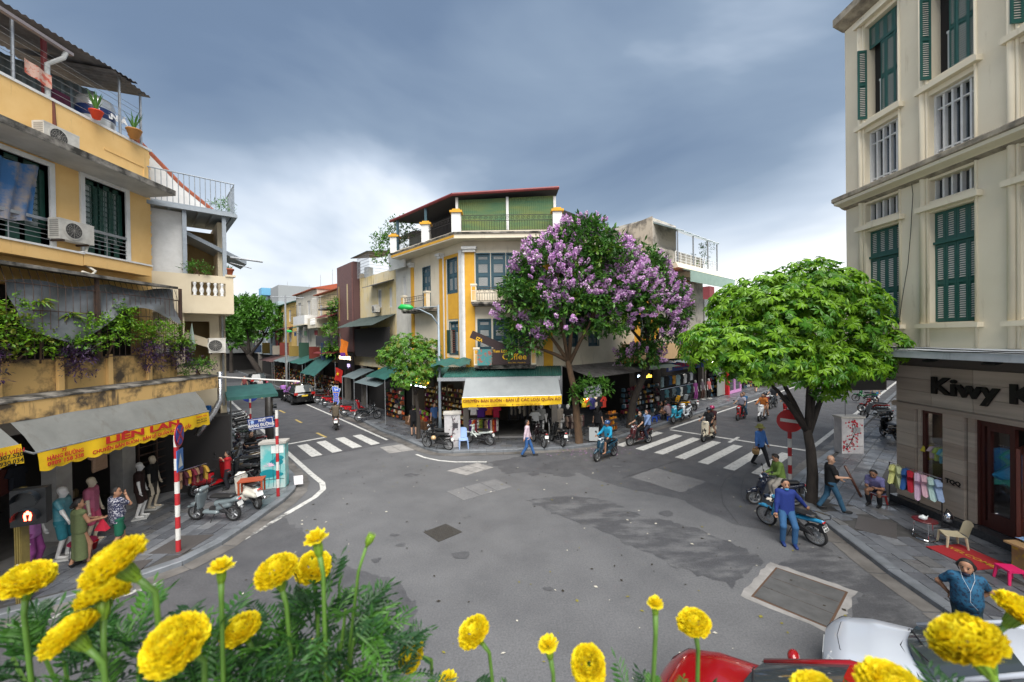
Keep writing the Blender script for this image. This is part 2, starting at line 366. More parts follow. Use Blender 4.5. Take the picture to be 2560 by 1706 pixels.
# drain cover framed in concrete near the right kerb
fr = sheet('concrete_apron', [(6.16, 9.46), (7.27, 8.33), (5.81, 7.14), (4.70, 8.25)], .006, concrete, rag=.04, seed=10)
o0, o1, o2, o3 = [Vector(p) for p in ((6.15, 9.19), (7.0, 8.31), (5.83, 7.33), (5.0, 8.22))]
for k in range(3):
    a = o0.lerp(o3, k / 3 + .006); b = o1.lerp(o2, k / 3 + .006); c = o1.lerp(o2, (k + 1) / 3 - .006); d = o0.lerp(o3, (k + 1) / 3 - .006)
    MB().prism([a, d, c, b][::-1], .006, .012 + .002 * k).obj('cover_slab', mat('slab', (.10, .10, .10), .6, col2=(.06, .06, .06), scale=3, amt=.9, bump=.4, detail=9), road)
MB().prism([o0 + Vector((0, .05)), o1 + Vector((.06, 0)), o2 + Vector((0, -.05)), o3 + Vector((-.06, 0))][::-1], .002, .008).obj('cover_frame', mat('rust', (.09, .05, .03), .8), road)
# manhole
c = Vector((-2.05, 11.13)); mb = MB(); mb.prism([(-2.6, 11.17), (-2.06, 10.61), (-1.49, 11.14), (-2.04, 11.65)], .002, .012, 0)
mb.lathe([(.345, .012), (.345, .017), (.31, .017), (.31, .013), (0.02, .015)], 28, (c.x, c.y, 0), 0)
for k in range(-5, 6):
    for l in range(-5, 6):
        if math.hypot(k, l) * .055 < .29: mb.bx(c.x + k * .055 - .018, c.x + k * .055 + .018, c.y + l * .055 - .012, c.y + l * .055 + .012, .014, .02)
mb.obj('manhole_cover', iron, road)
def jointed(q, n, m, z=.006):
    a, b_, c_, d = [Vector(p) for p in q]
    for k in range(n):
        e0, e1 = k / n + .01, (k + 1) / n - .01
        MB().prism([d.lerp(c_, e0), d.lerp(c_, e1), a.lerp(b_, e1), a.lerp(b_, e0)], .002, z).obj('cover_slab', m, road)
jointed([(-2.45, 14.12), (-.70, 15.32), (-.06, 14.5), (-1.74, 13.32)], 3, asphalt_l, .008)
jointed([(-2.79, 16.34), (-1.6, 17.36), (-.85, 16.7), (-1.93, 15.77)], 3, concrete, .008)
jointed([(-6.84, 20.07), (-5.86, 20.63), (-4.9, 19.5), (-6.01, 18.97)], 2, concrete, .008)
# painted markings
strip('edge_line', [(-7.55, 10.85), (-7.25, 12.5)], .16, .009, whiteworn)
strip('edge_line', [(-7.25, 12.5), (-7.0, 13.75), (-7.05, 14.5), (-7.4, 15.15), (-8.35, 16.18), (-11.18, 19.4), SL(60, 4.5)], .20, .009, whiteline)
strip('edge_line', [(-10.2, 7.2), (-8.9, 8.2), (-8.1, 9.0)], .16, .009, whiteworn)
strip('edge_line', [(-6.9, 21.5), SL(30, 9.1), SL(70, 9.1)], .15, .009, whiteline)
strip('edge_line', [(-4.65, 18.75), (-4.1, 18.2), (-3.4, 17.75), (-2.6, 17.5), (-1.2, 17.45)], .13, .009, whiteline)
strip('edge_line', [(9.3, 23.25), SR(70, -11.35)], .17, .009, whiteline)
strip('edge_line', [(13.9, 18.5), SR(80, -4.7)], .20, .009, whiteline)
strip('stop_line', [(-12.12, 20.83), (-10.7, 22.28)], .22, .009, whiteline)
strip('stop_line', [(9.15, 22.95), (13.75, 18.5)], .22, .0095, whiteline)
strip('centre_line', [(11.0, 20.05), (12.1, 21.1)], .15, .009, whiteline)
for a, b in (((-10.62, 22.28), (-11.72, 23.43)), ((-14.18, 26.34), (-15.21, 27.48)), ((-17.45, 30.08), (-18.56, 31.26)), ((-20.8, 34), (-21.9, 35.2)), ((-24.2, 38), (-25.3, 39.3))):
    strip('lane_dash', [a, b], .15, .009, yellowline)
for p in ((-9.55, 18.55), (-8.87, 19.2), (-8.17, 19.93), (-7.43, 20.5)):
    a = Vector(p) + NL * .25; strip('zebra_stripe', [a, a + DL * 2.75], .48, .009, whiteline)
for k, p in enumerate(((5.15, 19.9), (5.93, 19.2), (6.6, 18.5), (7.27, 17.75), (7.95, 17.02), (8.62, 16.22), (9.4, 15.6))):
    a = Vector(p) + NR * .24; strip('zebra_stripe', [a, a + DR * 4.05], .44, .009, whiteline)

# pavements
slabs = [mat('paving_%d' % i, c, .42, col2=tuple(x * .62 for x in c), scale=3.0 + i, amt=.8, bump=.2, rvar=.22, detail=9) for i, c in
         enumerate([(.150, .160, .178), (.118, .126, .142), (.19, .198, .212), (.095, .10, .112), (.15, .15, .152)])]
mortar = mat('mortar', (.07, .068, .066), .8, col2=(.035, .034, .033), scale=4, amt=.8)
kerbm = mat('kerb_granite', (.17, .185, .205), .5, col2=(.105, .115, .125), scale=2.5, amt=.9, bump=.2, rvar=.2, detail=9)
def clip(poly, c, u, v, hu, hv):
    """polygon clipped by an oriented rectangle"""
    for ax_, h in ((u, hu), (-u, hu), (v, hv), (-v, hv)):
        out = []
        for i in range(len(poly)):
            a = poly[i]; b = poly[(i + 1) % len(poly)]; da = (a - c).dot(ax_) - h; db = (b - c).dot(ax_) - h
            if da <= 0: out.append(a)
            if da * db < 0: out.append(a.lerp(b, da / (da - db)))
        poly = out
        if len(poly) < 3: return []
    return poly
def inside(p, poly):
    c = False; n = len(poly); j = n - 1
    for i in range(n):
        if (poly[i].y > p.y) != (poly[j].y > p.y) and p.x < (poly[j].x - poly[i].x) * (p.y - poly[i].y) / (poly[j].y - poly[i].y) + poly[i].x: c = not c
        j = i
    return c
def area(p): return abs(sum(p[i].x * p[(i + 1) % len(p)].y - p[(i + 1) % len(p)].x * p[i].y for i in range(len(p)))) / 2
def pavement(kerb, back, zones, seed, near):
    """kerb: polyline along the road edge; back: closing points; zones: (polygon, dir, tile u, tile v, broken)"""
    K = [Vector(p) for p in kerb]; poly = K + [Vector(p) for p in back]
    b = MB(); b.prism([(p.x, p.y) for p in poly], -.02, .105); root = struct(b.obj('pavement', mortar))
    root.data.update(); r = random.Random(seed)
    if sum((poly[(i + 1) % len(poly)].x - poly[i].x) * (poly[(i + 1) % len(poly)].y + poly[i].y) for i in range(len(poly))) > 0: root.data.flip_normals()
    cand = []
    for zp, d, tu, tv, broken, holes in zones:
        zp = [Vector(p) for p in zp]; u = Vector(d).normalized(); v = Vector((-u.y, u.x))
        us = [p.dot(u) for p in zp]; vs = [p.dot(v) for p in zp]; j = 0; y = min(vs)
        while y < max(vs):
            x = min(us) - (j % 2) * tu * .5
            while x < max(us):
                tw = tu * (r.uniform(.6, 1.15) if broken else 1); c_ = u * (x + tw / 2) + v * (y + tv / 2)
                if not any(math.hypot(c_.x - h[0], c_.y - h[1]) < h[2] for h in holes) and not (broken and r.random() < .05):
                    q = clip(zp, c_, u, v, tw / 2 - .008, tv / 2 - .008)
                    if len(q) >= 3 and area(q) > .02 and (broken or inside(c_, zp)):
                        if broken:
                            q = [p + Vector((r.uniform(-.03, .03), r.uniform(-.03, .03))) for p in q]
                        cand.append((c_.length, q))
                x += tw
            y += tv; j += 1
    cand.sort(key=lambda t: abs(t[0] - near)); rest = MB()
    for i, (dd, q) in enumerate(cand):
        z = .12 + r.uniform(-.003, .004); m_ = r.choices(range(5), (5, 4, 2, 2, 2))[0]
        n = len(q); vs = [(p.x, p.y, z) for p in q] + [(p.x, p.y, .10) for p in q]
        if area(q) > 0 and sum((q[(k + 1) % n].x - q[k].x) * (q[(k + 1) % n].y + q[k].y) for k in range(n)) > 0: q.reverse(); vs = [(p.x, p.y, z) for p in q] + [(p.x, p.y, .10) for p in q]
        fs = [tuple(range(n))] + [((k + 1) % n, k, n + k, n + (k + 1) % n) for k in range(n)]
        if i < 300: MB().add(vs, fs).obj('paving_slab', slabs[m_], root)
        else: rest.add(vs, fs, m_)
    if rest.v: rest.obj('paving_slabs', slabs, root)['kind'] = 'stuff'
    # kerb stones
    i = 0; pts = []
    for a, c_ in zip(K, K[1:]):
        n = max(1, round((c_ - a).length / .9))
        if (a + c_).length / 2 > 45: n = max(1, n // 8)
        for k in range(n): pts.append(a.lerp(c_, k / n))
    pts.append(K[-1]); P2 = []
    for i, p in enumerate(pts):
        t = (pts[min(i + 1, len(pts) - 1)] - pts[max(0, i - 1)]).normalized(); P2.append(p + Vector((-t.y, t.x)) * (.24 if seed != 99 else -.24))
    for i in range(len(pts) - 1):
        a, b_, c_, d = pts[i], pts[i + 1], P2[i + 1], P2[i]; e0 = .006 / max(.05, (b_ - a).length)
        q = [a.lerp(b_, e0), a.lerp(b_, 1 - e0), d.lerp(c_, 1 - e0), d.lerp(c_, e0)]; zz = .132 + r.uniform(-.004, .004)
        t_ = (b_ - a).normalized(); o_ = -Vector((-t_.y, t_.x)) * .012
        vs = [(q[0].x + o_.x, q[0].y + o_.y, -.01), (q[1].x + o_.x, q[1].y + o_.y, -.01), (q[2].x, q[2].y, -.01), (q[3].x, q[3].y, -.01),
              (q[0].x + o_.x, q[0].y + o_.y, zz - .02), (q[1].x + o_.x, q[1].y + o_.y, zz - .02), (q[1].x + t_.y * -.012, q[1].y + t_.x * .012, zz), (q[0].x + t_.y * -.012, q[0].y + t_.x * .012, zz), (q[2].x, q[2].y, zz), (q[3].x, q[3].y, zz)]
        MB().add(vs, [(0, 1, 5, 4), (4, 5, 6, 7), (7, 6, 8, 9), (2, 3, 9, 8), (1, 2, 8, 6, 5), (3, 0, 4, 7, 9)]).obj('kerbstone', kerbm, root)
    # gutter of flat concrete stones at the road's edge
    g = [p - (q - p).normalized() * .02 for p, q in zip(pts, P2)]
    for i in range(len(pts) - 1):
        if pts[i].length > 34: continue
        a, b_ = pts[i], pts[i + 1]; oa = (P2[i] - a).normalized() * -.42; ob = (P2[i + 1] - b_).normalized() * -.42
        w0, w1 = r.uniform(.9, 1.1), r.uniform(.9, 1.1)
        sheet('gutter_stone', [a.lerp(b_, .01), b_.lerp(a, .01), (b_ + ob * w1).lerp(a + oa * w0, .015), (a + oa * w0).lerp(b_ + ob * w1, .015)], .011, gutter_m, root, rag=.012, seed=i + seed)
    return root
kl = [(-18, 5.6), (-13, 6.75), (-11.6, 7.2), (-10.4, 7.75), (-9.62, 8.3), (-8.75, 9.0), (-8.2, 9.65), (-7.92, 10.6), (-7.86, 12), (-7.86, 13.4), (-8.0, 14.3), (-8.35, 15.1), (-8.9, 15.9), (-10.3, 17.5), SL(21, 3.8), SL(40, 3.8), SL(95, 3.8)]
pavement(kl, [SL(95, -8), (-28, 22), (-28, 6)],
         [([(-14.5, 6.9), (-11.7, 7.5), (-9.8, 8.6), (-8.45, 9.85), (-8.15, 10.8), (-8.12, 14.0), (-8.6, 15.0), (-10.5, 17.1), (-11.5, 15.5), (-12.2, 13.4), (-12.2, 7)], (0, 1), .55, .36, False, []),
          ([(-10.5, 17.1), SL(45, 3.55), SL(45, 1.2), (-11.5, 15.5)], DL, .6, .4, False, [])], 11, 10)
km = [SL(95, 9.85), SL(45, 9.85), SL(26, 9.8), (-7.95, 23.5), (-6.62, 22.15), (-5.4, 20.75), (-4.36, 19.5), (-3.65, 18.95), (-2.9, 18.8), (-.5, 18.92), (1.5, 19.1), (3, 19.35), (4.2, 19.8), SR(21, -12.05), SR(45, -12.05), SR(95, -12.05)]
pavement(km, [SR(95, -45), SL(95, 45)],
         [([(-4.2, 19.7), (-2.9, 19.05), (-.5, 19.15), (3, 19.6), (3.9, 19.9), (2.3, 22.3), (-2.6, 22.3)], (1, 0), .55, .4, False, []),
          ([SL(45, 10.1), (-7.8, 23.8), (-4.3, 19.8), (-2.7, 22.3), SL(45, 12.4)], DL, .55, .4, False, []),
          ([(3.95, 20), SR(45, -12.3), SR(45, -14.8), (2.3, 22.3)], DR, .6, .4, False, [])], 12, 21)
kr = [(8.25, -3), (8.3, 5.0), (8.37, 7.65), (8.48, 8.92), (8.72, 10.24), (8.92, 11.3), (9.11, 12.1), (9.28, 12.9), (9.46, 13.5), (9.8, 14.05), (10.93, 15.12), SR(24, -3.95), SR(45, -3.95), SR(95, -3.95)]
kr = kr[::-1]
hole = [(9.5, 12.53, .55)]
pavement(kr, [(12, -3), (40, -3), SR(95, 12)],
         [([(8.55, 4.5), (8.62, 7.65), (8.75, 8.92), (8.98, 10.24), (9.2, 11.3), (9.4, 12.2), (12.2, 12.2), (12.2, 4.5)], (.12, 1), .55, .36, True, hole + [(10.05, 10.85, .62)]),
          ([(9.4, 12.2), (9.55, 12.9), (9.75, 13.5), (10.1, 14.1), (11.2, 15.05), SR(24, -3.7), SR(45, -3.7), SR(45, 1), (12.2, 13.5), (12.2, 12.2)], DR, .62, .42, False, hole)], 13, 11)
# cast cover plates let into the pavements
MB().prism([(10.75, 11.03), (10.12, 11.55), (9.35, 10.78), (9.96, 10.22)], .115, .13).obj('cover_plate', mat('plate', (.085, .078, .075), .55, col2=(.055, .05, .05), scale=40, amt=.8, bump=.5), road)
MB().prism([(-9.35, 10.0), (-8.45, 10.0), (-8.4, 10.95), (-9.3, 10.9)], .115, .13).obj('cover_plate', _M['plate'], road)
MB().prism([(-9.25, 9.0), (-8.85, 9.15), (-9.0, 9.75), (-9.4, 9.65)], .115, .13).obj('cover_plate', _M['plate'], road)
# ================================================================ BUILDINGS
yel = mat('ochre_plaster', (.82, .54, .22), .85, col2=(.74, .45, .155), scale=1.6, amt=.8, bump=.15, streak=((.30, .20, .10), .55, .60), detail=9)
yeldirty = mat('ochre_dirty', (.62, .40, .15), .9, col2=(.05, .042, .034), scale=1.7, amt=.95, bump=.3, detail=12, thresh=(.47, .62), streak=((.07, .055, .04), .9, .53))
greyplast = mat('grey_soffit', (.50, .49, .46), .9, col2=(.33, .32, .30), scale=1.8, amt=.8, bump=.15, detail=9)
whitep = mat('white_paint', (.74, .74, .73), .6, col2=(.52, .52, .5), scale=4, amt=.5, detail=8)
darkgreen = mat('dark_green_paint', (.012, .065, .045), .5, col2=(.008, .04, .03), scale=9, amt=.7)
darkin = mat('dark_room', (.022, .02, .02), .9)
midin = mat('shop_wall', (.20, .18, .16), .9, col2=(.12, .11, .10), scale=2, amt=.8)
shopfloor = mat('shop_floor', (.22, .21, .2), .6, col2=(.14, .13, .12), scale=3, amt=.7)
glass = mat('window_glass', (.05, .06, .065), .06, spec=.9)
steel = mat('galvanised', (.42, .44, .46), .42, metal=.7, col2=(.28, .29, .30), scale=12, amt=.7)
blackiron = mat('black_iron', (.018, .018, .02), .55, col2=(.05, .03, .02), scale=15, amt=.5)
rustiron = mat('rusty_iron', (.05, .035, .03), .8, col2=(.10, .05, .03), scale=14, amt=.8)
tin = mat('corrugated_tin', (.24, .23, .23), .55, metal=.35, col2=(.11, .10, .10), scale=2.5, amt=.9, detail=9)
cream = mat('cream_plaster', (.66, .575, .42), .85, col2=(.58, .49, .345), scale=1.4, amt=.8, bump=.1, streak=((.34, .26, .17), .5, .63), detail=9)
ivory = mat('ivory_plaster', (.72, .65, .52), .85, col2=(.63, .56, .43), scale=1.2, amt=.8, bump=.1, streak=((.34, .29, .22), .55, .60), detail=9)
stained = mat('stained_plaster', (.47, .41, .33), .9, col2=(.06, .055, .05), scale=1.1, amt=.95, bump=.25, detail=12, thresh=(.46, .66), streak=((.08, .07, .065), .9, .52))
amber = mat('amber_plaster', (.68, .37, .035), .85, col2=(.58, .29, .03), scale=2, amt=.8, bump=.15, detail=9, streak=((.25, .13, .04), .4, .63))
tealwood = mat('teal_wood', (.028, .085, .115), .55, col2=(.02, .06, .085), scale=10, amt=.7)
shutgreen = mat('shutter_green', (.022, .108, .09), .5, col2=(.015, .08, .066), scale=6, amt=.7)
slatw = mat('louvre_cream', (.60, .58, .52), .6)
slatg = mat('louvre_grey', (.42, .43, .42), .6)
greenTin = mat('green_tin', (.035, .135, .115), .5, metal=.2, col2=(.02, .075, .065), scale=3, amt=.8, detail=9)
oliveTin = mat('olive_tin', (.17, .215, .07), .5, metal=.15, col2=(.04, .16, .10), scale=.8, amt=.8, stretch=(.5, .5, 3), detail=5)
redTin = mat('red_tin', (.22, .035, .035), .55, col2=(.13, .02, .025), scale=3, amt=.8)
terra = mat('terracotta', (.38, .10, .045), .8, col2=(.22, .06, .035), scale=12, amt=.8, bump=.2)
mossy = mat('mossy_slab', (.27, .25, .22), .95, col2=(.035, .033, .028), scale=2.6, amt=1, bump=.4, detail=12, thresh=(.36, .58))
greycloth = mat('awning_grey', (.23, .235, .22), .75, col2=(.17, .175, .165), scale=2, amt=.8, bump=.12, streak=((.16, .15, .13), .6, .55), transl=.15)
yelcloth = mat('awning_yellow', (.80, .52, .010), .7, col2=(.70, .42, .01), scale=4, amt=.7, bump=.1, transl=.12)
redprint = mat('red_print', (.50, .02, .015), .7)
brownwood = mat('brown_slats', (.14, .065, .06), .6, col2=(.09, .042, .04), scale=6, amt=.7)
tarpdark = mat('tarp_green', (.022, .105, .088), .6, col2=(.015, .06, .055), scale=3, amt=.8, bump=.15)

def wall(mb, x0, x1, z0, z1, y0, y1, holes=(), mi=None):
    """wall from x0..x1, z0..z1 between y0 (outer) and y1, with rectangular openings (x0,x1,z0,z1)"""
    xs = sorted({x0, x1, *[min(max(h[i], x0), x1) for h in holes for i in (0, 1)]})
    for a, b in zip(xs, xs[1:]):
        if b - a < 1e-6: continue
        c = (a + b) / 2; cut = sorted([(max(h[2], z0), min(h[3], z1)) for h in holes if h[0] < c < h[1]]); z = z0
        for p, q in cut:
            if p > z: mb.bx(a, b, y0, y1, z, p, mi)
            z = max(z, q)
        if z < z1: mb.bx(a, b, y0, y1, z, z1, mi)
def louvre(mb, x0, x1, y, z0, z1, fm, sm, fw=.07, pitch=.075, rails=1, th=.04):
    """one louvred shutter leaf in the plane y (front at y-th)"""
    mb.bx(x0, x0 + fw, y - th, y, z0, z1, fm); mb.bx(x1 - fw, x1, y - th, y, z0, z1, fm)
    zs = [z0 + (z1 - z0) * i / (rails + 1) for i in range(rails + 2)]
    for i, z in enumerate(zs):
        a, b = (z, z + fw * 1.5) if i == 0 else ((z - fw * 1.3, z) if i == rails + 1 else (z - fw * .7, z + fw * .7))
        mb.bx(x0 + fw, x1 - fw, y - th + .002, y, a, b, fm)
    mb.bx(x0 + fw, x1 - fw, y - .008, y - .004, z0 + .02, z1 - .02, fm)
    for a, b in zip(zs, zs[1:]):
        z = a + fw * 1.5 + .02
        while z < b - fw * 1.3 - .02:
            mb.add([(x0 + fw, y - th + .004, z), (x1 - fw, y - th + .004, z), (x1 - fw, y - .010, z + pitch * .62), (x0 + fw, y - .010, z + pitch * .62)], [(0, 1, 2, 3)], sm); z += pitch
def spiral_rail(mb, a, b, z0, z1, mi=0, fancy=True):
    """wrought-iron railing from point a to b (x,y)"""
    a = Vector((*a, 0)); b = Vector((*b, 0)); u = (b - a); Ln = u.length; u.normalize()
    up = Vector((0, 0, 1))
    for z in (z0 + .05, z1, z1 - .28 if fancy else z1 - .12): mb.tube([a + up * z, b + up * z], .018, 5, mi)
    n = max(3, int(Ln / .13))
    for i in range(n + 1):
        p = a + u * Ln * i / n; mb.tube([p + up * (z0 + .05), p + up * (z1 - (.28 if fancy else 0))], .009, 4, mi)
    if fancy:
        m_ = max(2, int(Ln / .27))
        for i in range(m_):
            c = a + u * Ln * (i + .5) / m_ + up * (z1 - .14); pts = []
            for k in range(12):
                t = k / 11 * 3.4 * math.pi; rr = .11 * (1 - k / 15); pts.append(c + u * rr * math.cos(t) + up * rr * math.sin(t))
            mb.tube(pts, .009, 4, mi, cap=False)
def baluster_prof(h, r): return [(r * .8, 0), (r * .8, h * .06), (r * .45, h * .12), (r, h * .36), (r * .9, h * .45), (r * .4, h * .72), (r * .75, h * .88), (r * .8, h)]
def ac_unit(loc, rz, label, w_=.82, logo=True):
    t = thing('air_conditioner', label, 'air conditioner', loc, rz, 'outdoor air conditioner units')
    b = MB(); b.bx(-w_ / 2, w_ / 2, -.15, .15, 0, .54, 0); b.bx(-w_ / 2 - .004, w_ / 2 + .004, -.154, .12, .505, .545, 0)
    b.obj('casing', mat('ac_white', (.62, .60, .55), .5, col2=(.42, .40, .36), scale=5, amt=.8), t)
    f = MB(); cx = -w_ * .12; f.lathe([(.215, 0), (.235, .012), (.235, .02)], 24, (cx, -.152, .27), 0, ax=(0, -1, 0)); f.lathe([(.20, .02), (.20, .024), (0.01, .024)], 24, (cx, -.150, .27), 1, ax=(0, -1, 0))
    f.obj('fan_housing', [_M['ac_white'], mat('fan_dark', (.03, .03, .03), .7)], t)
    g = MB()
    for k in range(1, 6): g.tube([(cx + .04 * k * math.cos(a_ * math.pi / 9), -.178, .27 + .04 * k * math.sin(a_ * math.pi / 9)) for a_ in range(19)], .004, 4, cap=False)
    for k in range(6):
        a_ = k * math.pi / 6; g.tube([(cx - .2 * math.cos(a_), -.18, .27 - .2 * math.sin(a_)), (cx + .2 * math.cos(a_), -.18, .27 + .2 * math.sin(a_))], .004, 4)
    g.obj('fan_guard', mat('ac_grille', (.25, .24, .22), .6), t)
    g = MB()
    for k in range(9): g.bx(-w_ / 2 - .006, -w_ / 2 - .001, -.13, .10, .06 + k * .05, .085 + k * .05, 0)
    g.obj('side_grille', _M['ac_grille'], t)
    g = MB(); [g.bx(x - .02, x + .02, -.12, .22, -.05, 0) for x in (-w_ * .35, w_ * .35)]; g.obj('bracket', rustiron, t)
    return t
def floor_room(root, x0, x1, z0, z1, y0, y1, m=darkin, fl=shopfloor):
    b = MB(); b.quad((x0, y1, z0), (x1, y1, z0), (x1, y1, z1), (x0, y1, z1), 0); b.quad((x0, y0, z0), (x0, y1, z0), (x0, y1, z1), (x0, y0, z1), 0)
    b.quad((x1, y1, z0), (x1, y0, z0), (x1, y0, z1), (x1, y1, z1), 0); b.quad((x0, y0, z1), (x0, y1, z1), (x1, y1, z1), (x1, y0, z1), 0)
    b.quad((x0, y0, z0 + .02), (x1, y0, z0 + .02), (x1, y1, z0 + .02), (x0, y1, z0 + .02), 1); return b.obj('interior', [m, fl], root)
def valance(mb, x0, x1, y, z1, z0, mi=0, scal=.32, amp=.05):
    n = int((x1 - x0) / scal * 6); top = []; bot = []
    for i in range(n + 1):
        x = x0 + (x1 - x0) * i / n; wv = .03 * math.sin(x * 5.1) + .015 * math.sin(x * 13); ph = (x - x0) / scal * math.pi
        top.append((x, y, z1)); bot.append((x, y - .03 + wv, z0 + amp * (1 - abs(math.sin(ph)))))
    mid = [((a[0] + b[0]) / 2, (a[1] + b[1]) / 2 - .01, (a[2] + b[2]) / 2) for a, b in zip(top, bot)]; mb.grid([top, mid, bot], mi)

# ---------------------------------------------------------------- yellow corner building on the left (local x = world y)
LLB = thing('corner_building', 'weathered ochre corner building with planted balcony cage and tin roofed terrace', 'building', (-12.2, 0, 0), R(90))
def part(name, mb, m, root, smooth=False, parent=None): return mb.obj(name, m, parent or root, smooth)
b = MB(); W1 = (8.7, 10.44, 8.07, 10.2); W2 = (11.3, 12.5, 8.1, 10.28)
wall(b, 5.0, 13.38, 7.3, 12.0, 0, .3, (W1, W2)); b.bx(13.08, 13.38, .3, 9, 3.9, 12.0)
wall(b, 5.0, 13.38, 3.9, 7.3, 0, .3, ((6.0, 12.9, 4.6, 7.0),))
part('wall', b, yel, LLB)
for k in range(24):     # toothed brick quoin up the corner
    part('brick', MB().bx(13.382, 13.44 if k % 2 else 13.41, .02, .3, 7.4 + k * .19, 7.52 + k * .19), yel, LLB)
b = MB(); b.bx(6, 13.0, .32, .36, 4.6, 10.3); part('inner_wall', b, darkin, LLB)
b = MB(); b.yz([(-.95, 10.42), (-.95, 10.52), (0, 10.6), (0, 10.38)], 4.5, 13.25); part('slab', b, greyplast, LLB)
b = MB(); b.yz([(-.97, 10.43), (-.97, 10.60), (-.86, 10.62), (-.86, 10.43)], 4.5, 13.27); part('slab_edge', b, mossy, LLB)
b = MB(); b.bx(4.5, 13.45, -.03, .34, 12.0, 12.07); part('coping', b, whitep, LLB)
b = MB(); b.bx(11.9, 13.2, -.02, -.002, 11.35, 11.40); b.bx(13.15, 13.2, -.02, -.002, 10.7, 11.35); part('moulding', b, yel, LLB)
for k, (wx0, wx1, wz0, wz1) in enumerate((W1, W2)):
    wd = MB(); t_ = .12
    wall(wd, wx0 - t_, wx1 + t_, wz0 - .02, wz1 + t_, -.05, .12, ((wx0, wx1, wz0, wz1),)); wo_ = part('window', wd, whitep, LLB)
    s_ = MB(); s_.bx(wx0 - .42, wx1 + .42, -.42, .0, wz0 - .42, wz0 - .10, 0); s_.bx(wx0 - .45, wx1 + .45, -.45, .0, wz0 - .10, wz0 - .05, 1); s_.obj('sill', [yel, whitep], wo_)
    sh = MB(); wm = (wx0 + wx1) / 2; wq = wx1 - wx0
    for x in (wx0, wx0 + wq * .30, wm - .07, wm + wq * .18, wx1 - .11): sh.bx(x, x + .11, .10, .17, wz0, wz1, 0)
    sh.bx(wx0, wx1, .10, .17, wz1 - .12, wz1, 0); sh.bx(wx0, wx1, .10, .17, wz0, wz0 + .5, 0); sh.obj('casement', darkgreen, wo_)
    gl = MB(); gl.bx(wx0 + .1, wx1 - .1, .172, .18, wz0 + .4, wz1 - .1); gl.obj('pane', mat('frosted', (.42, .48, .47), .35, col2=(.25, .3, .3), scale=3, amt=.6), wo_)
    gr = MB()
    for i in range(7):
        for j in range(9):
            cx, cz = wx0 + .12 + (wq - .24) * (i + .5) / 7, wz0 + .62 + (wz1 - wz0 - .8) * (j + .5) / 9
            gr.tube([(cx + .075 * math.cos(a_ * math.pi / 4), .095, cz + .10 * math.sin(a_ * math.pi / 4)) for a_ in range(9)], .009, 4, cap=False)
    gr.obj('grille', darkgreen, wo_)
    rl = MB(); [rl.tube([(wx0, -.02, wz0 + z), (wx1, -.02, wz0 + z)], r_, 5) for z, r_ in ((.20, .01), (.32, .01), (.44, .01), (.56, .01))]; rl.tube([(wm, -.02, wz0), (wm, -.02, wz0 + .7)], .012, 5); rl.bx(wx0, wx1, -.05, .0, wz0 + .66, wz0 + .74); rl.obj('guard_rail', steel, wo_)
# blue curtain across the first window
b = MB(); rows = []
for j in range(8):
    z = 10.05 - j * .21; rows.append([(8.75 + 1.5 * i / 24 * (1 - .02 * j), -.0 + .05 * math.sin(i * 1.1 + j * .25), z + .05 * math.sin(i * .33)) for i in range(25)])
b.grid(rows); tag(b.obj('curtain', mat('blue_curtain', (.05, .16, .36), .85, col2=(.36, .30, .25), scale=1.5, amt=.9, bump=.2, detail=6, thresh=(.45, .6)), None, True), 'faded blue patterned curtain hung outside the large green window', 'curtain')
cu = bpy.data.objects['curtain']; cu.location = (-12.17, 0, 0); cu.rotation_euler = (0, 0, R(90))
# shop front eave and balcony
b = MB(); b.yz([(-1.6, 3.86), (-1.6, 4.28), (-1.45, 4.33), (.1, 4.33), (.1, 3.9)], 4.0, 14.15); part('eave_slab', b, yeldirty, LLB)
b = MB(); b.yz([(-1.62, 4.27), (-1.62, 4.31), (-1.3, 4.36), (-.9, 4.36), (-.9, 4.332)], 4.0, 14.17); part('eave_top', b, mossy, LLB)
b = MB(); b.bx(4.5, 13.2, -.95, -.85, 4.34, 5.14); b.bx(13.08, 13.2, -.85, 0, 4.34, 5.14); part('balcony_wall', b, yeldirty, LLB)
for x in (7.3, 8.55, 9.75, 10.95, 12.15): part('rib', MB().bx(x - .06, x + .06, -1.03, -.951, 4.36, 5.2), yel, LLB)
b = MB()
for i in range(44):
    x = 6.0 + i * .165; b.tube([(x, -1.12, 5.12), (x, -1.12, 6.9), (x, -1.0, 7.25)], .008, 4)
for i in range(8): b.tube([(13.2, -1.12 + i * .15, 5.1), (13.2, -1.12 + i * .15, 7.25)], .008, 4)
for z in (5.15, 5.7, 6.3, 6.9): b.tube([(5.5, -1.12, z), (13.2, -1.12, z), (13.2, -.1, z)], .011, 4)
for x in (8.45, 10.55, 13.2): b.bx(x - .035, x + .035, -1.14, -1.07, 5.1, 7.3)
part('balcony_cage', b, rustiron, LLB)
b = MB(); b.yz([(-1.25, 7.25), (-1.25, 7.33), (0, 7.5), (0, 7.40)], 4.5, 12.95); part('balcony_roof', b, mossy, LLB)
b = MB(); rows = []
for j in range(7): rows.append([(8.8 + 4.3 * i / 30, -.9 + .06 * math.sin(i * .8 + j) - .05 * j, 6.95 - (1.0 + .45 * math.sin(i * .23)) * j / 6 + .06 * math.sin(i * .5) + (.28 * i / 30)) for i in range(31)])
b.grid(rows); tg = b.obj('tarpaulin', mat('grey_tarp', (.17, .18, .19), .45, col2=(.09, .10, .105), scale=1.6, amt=.9, bump=.3), None, True); tg.location = (-12.2, 0, 0); tg.rotation_euler = (0, 0, R(90))
tag(tg, 'sagging grey plastic tarpaulin hung inside the balcony cage', 'tarpaulin')
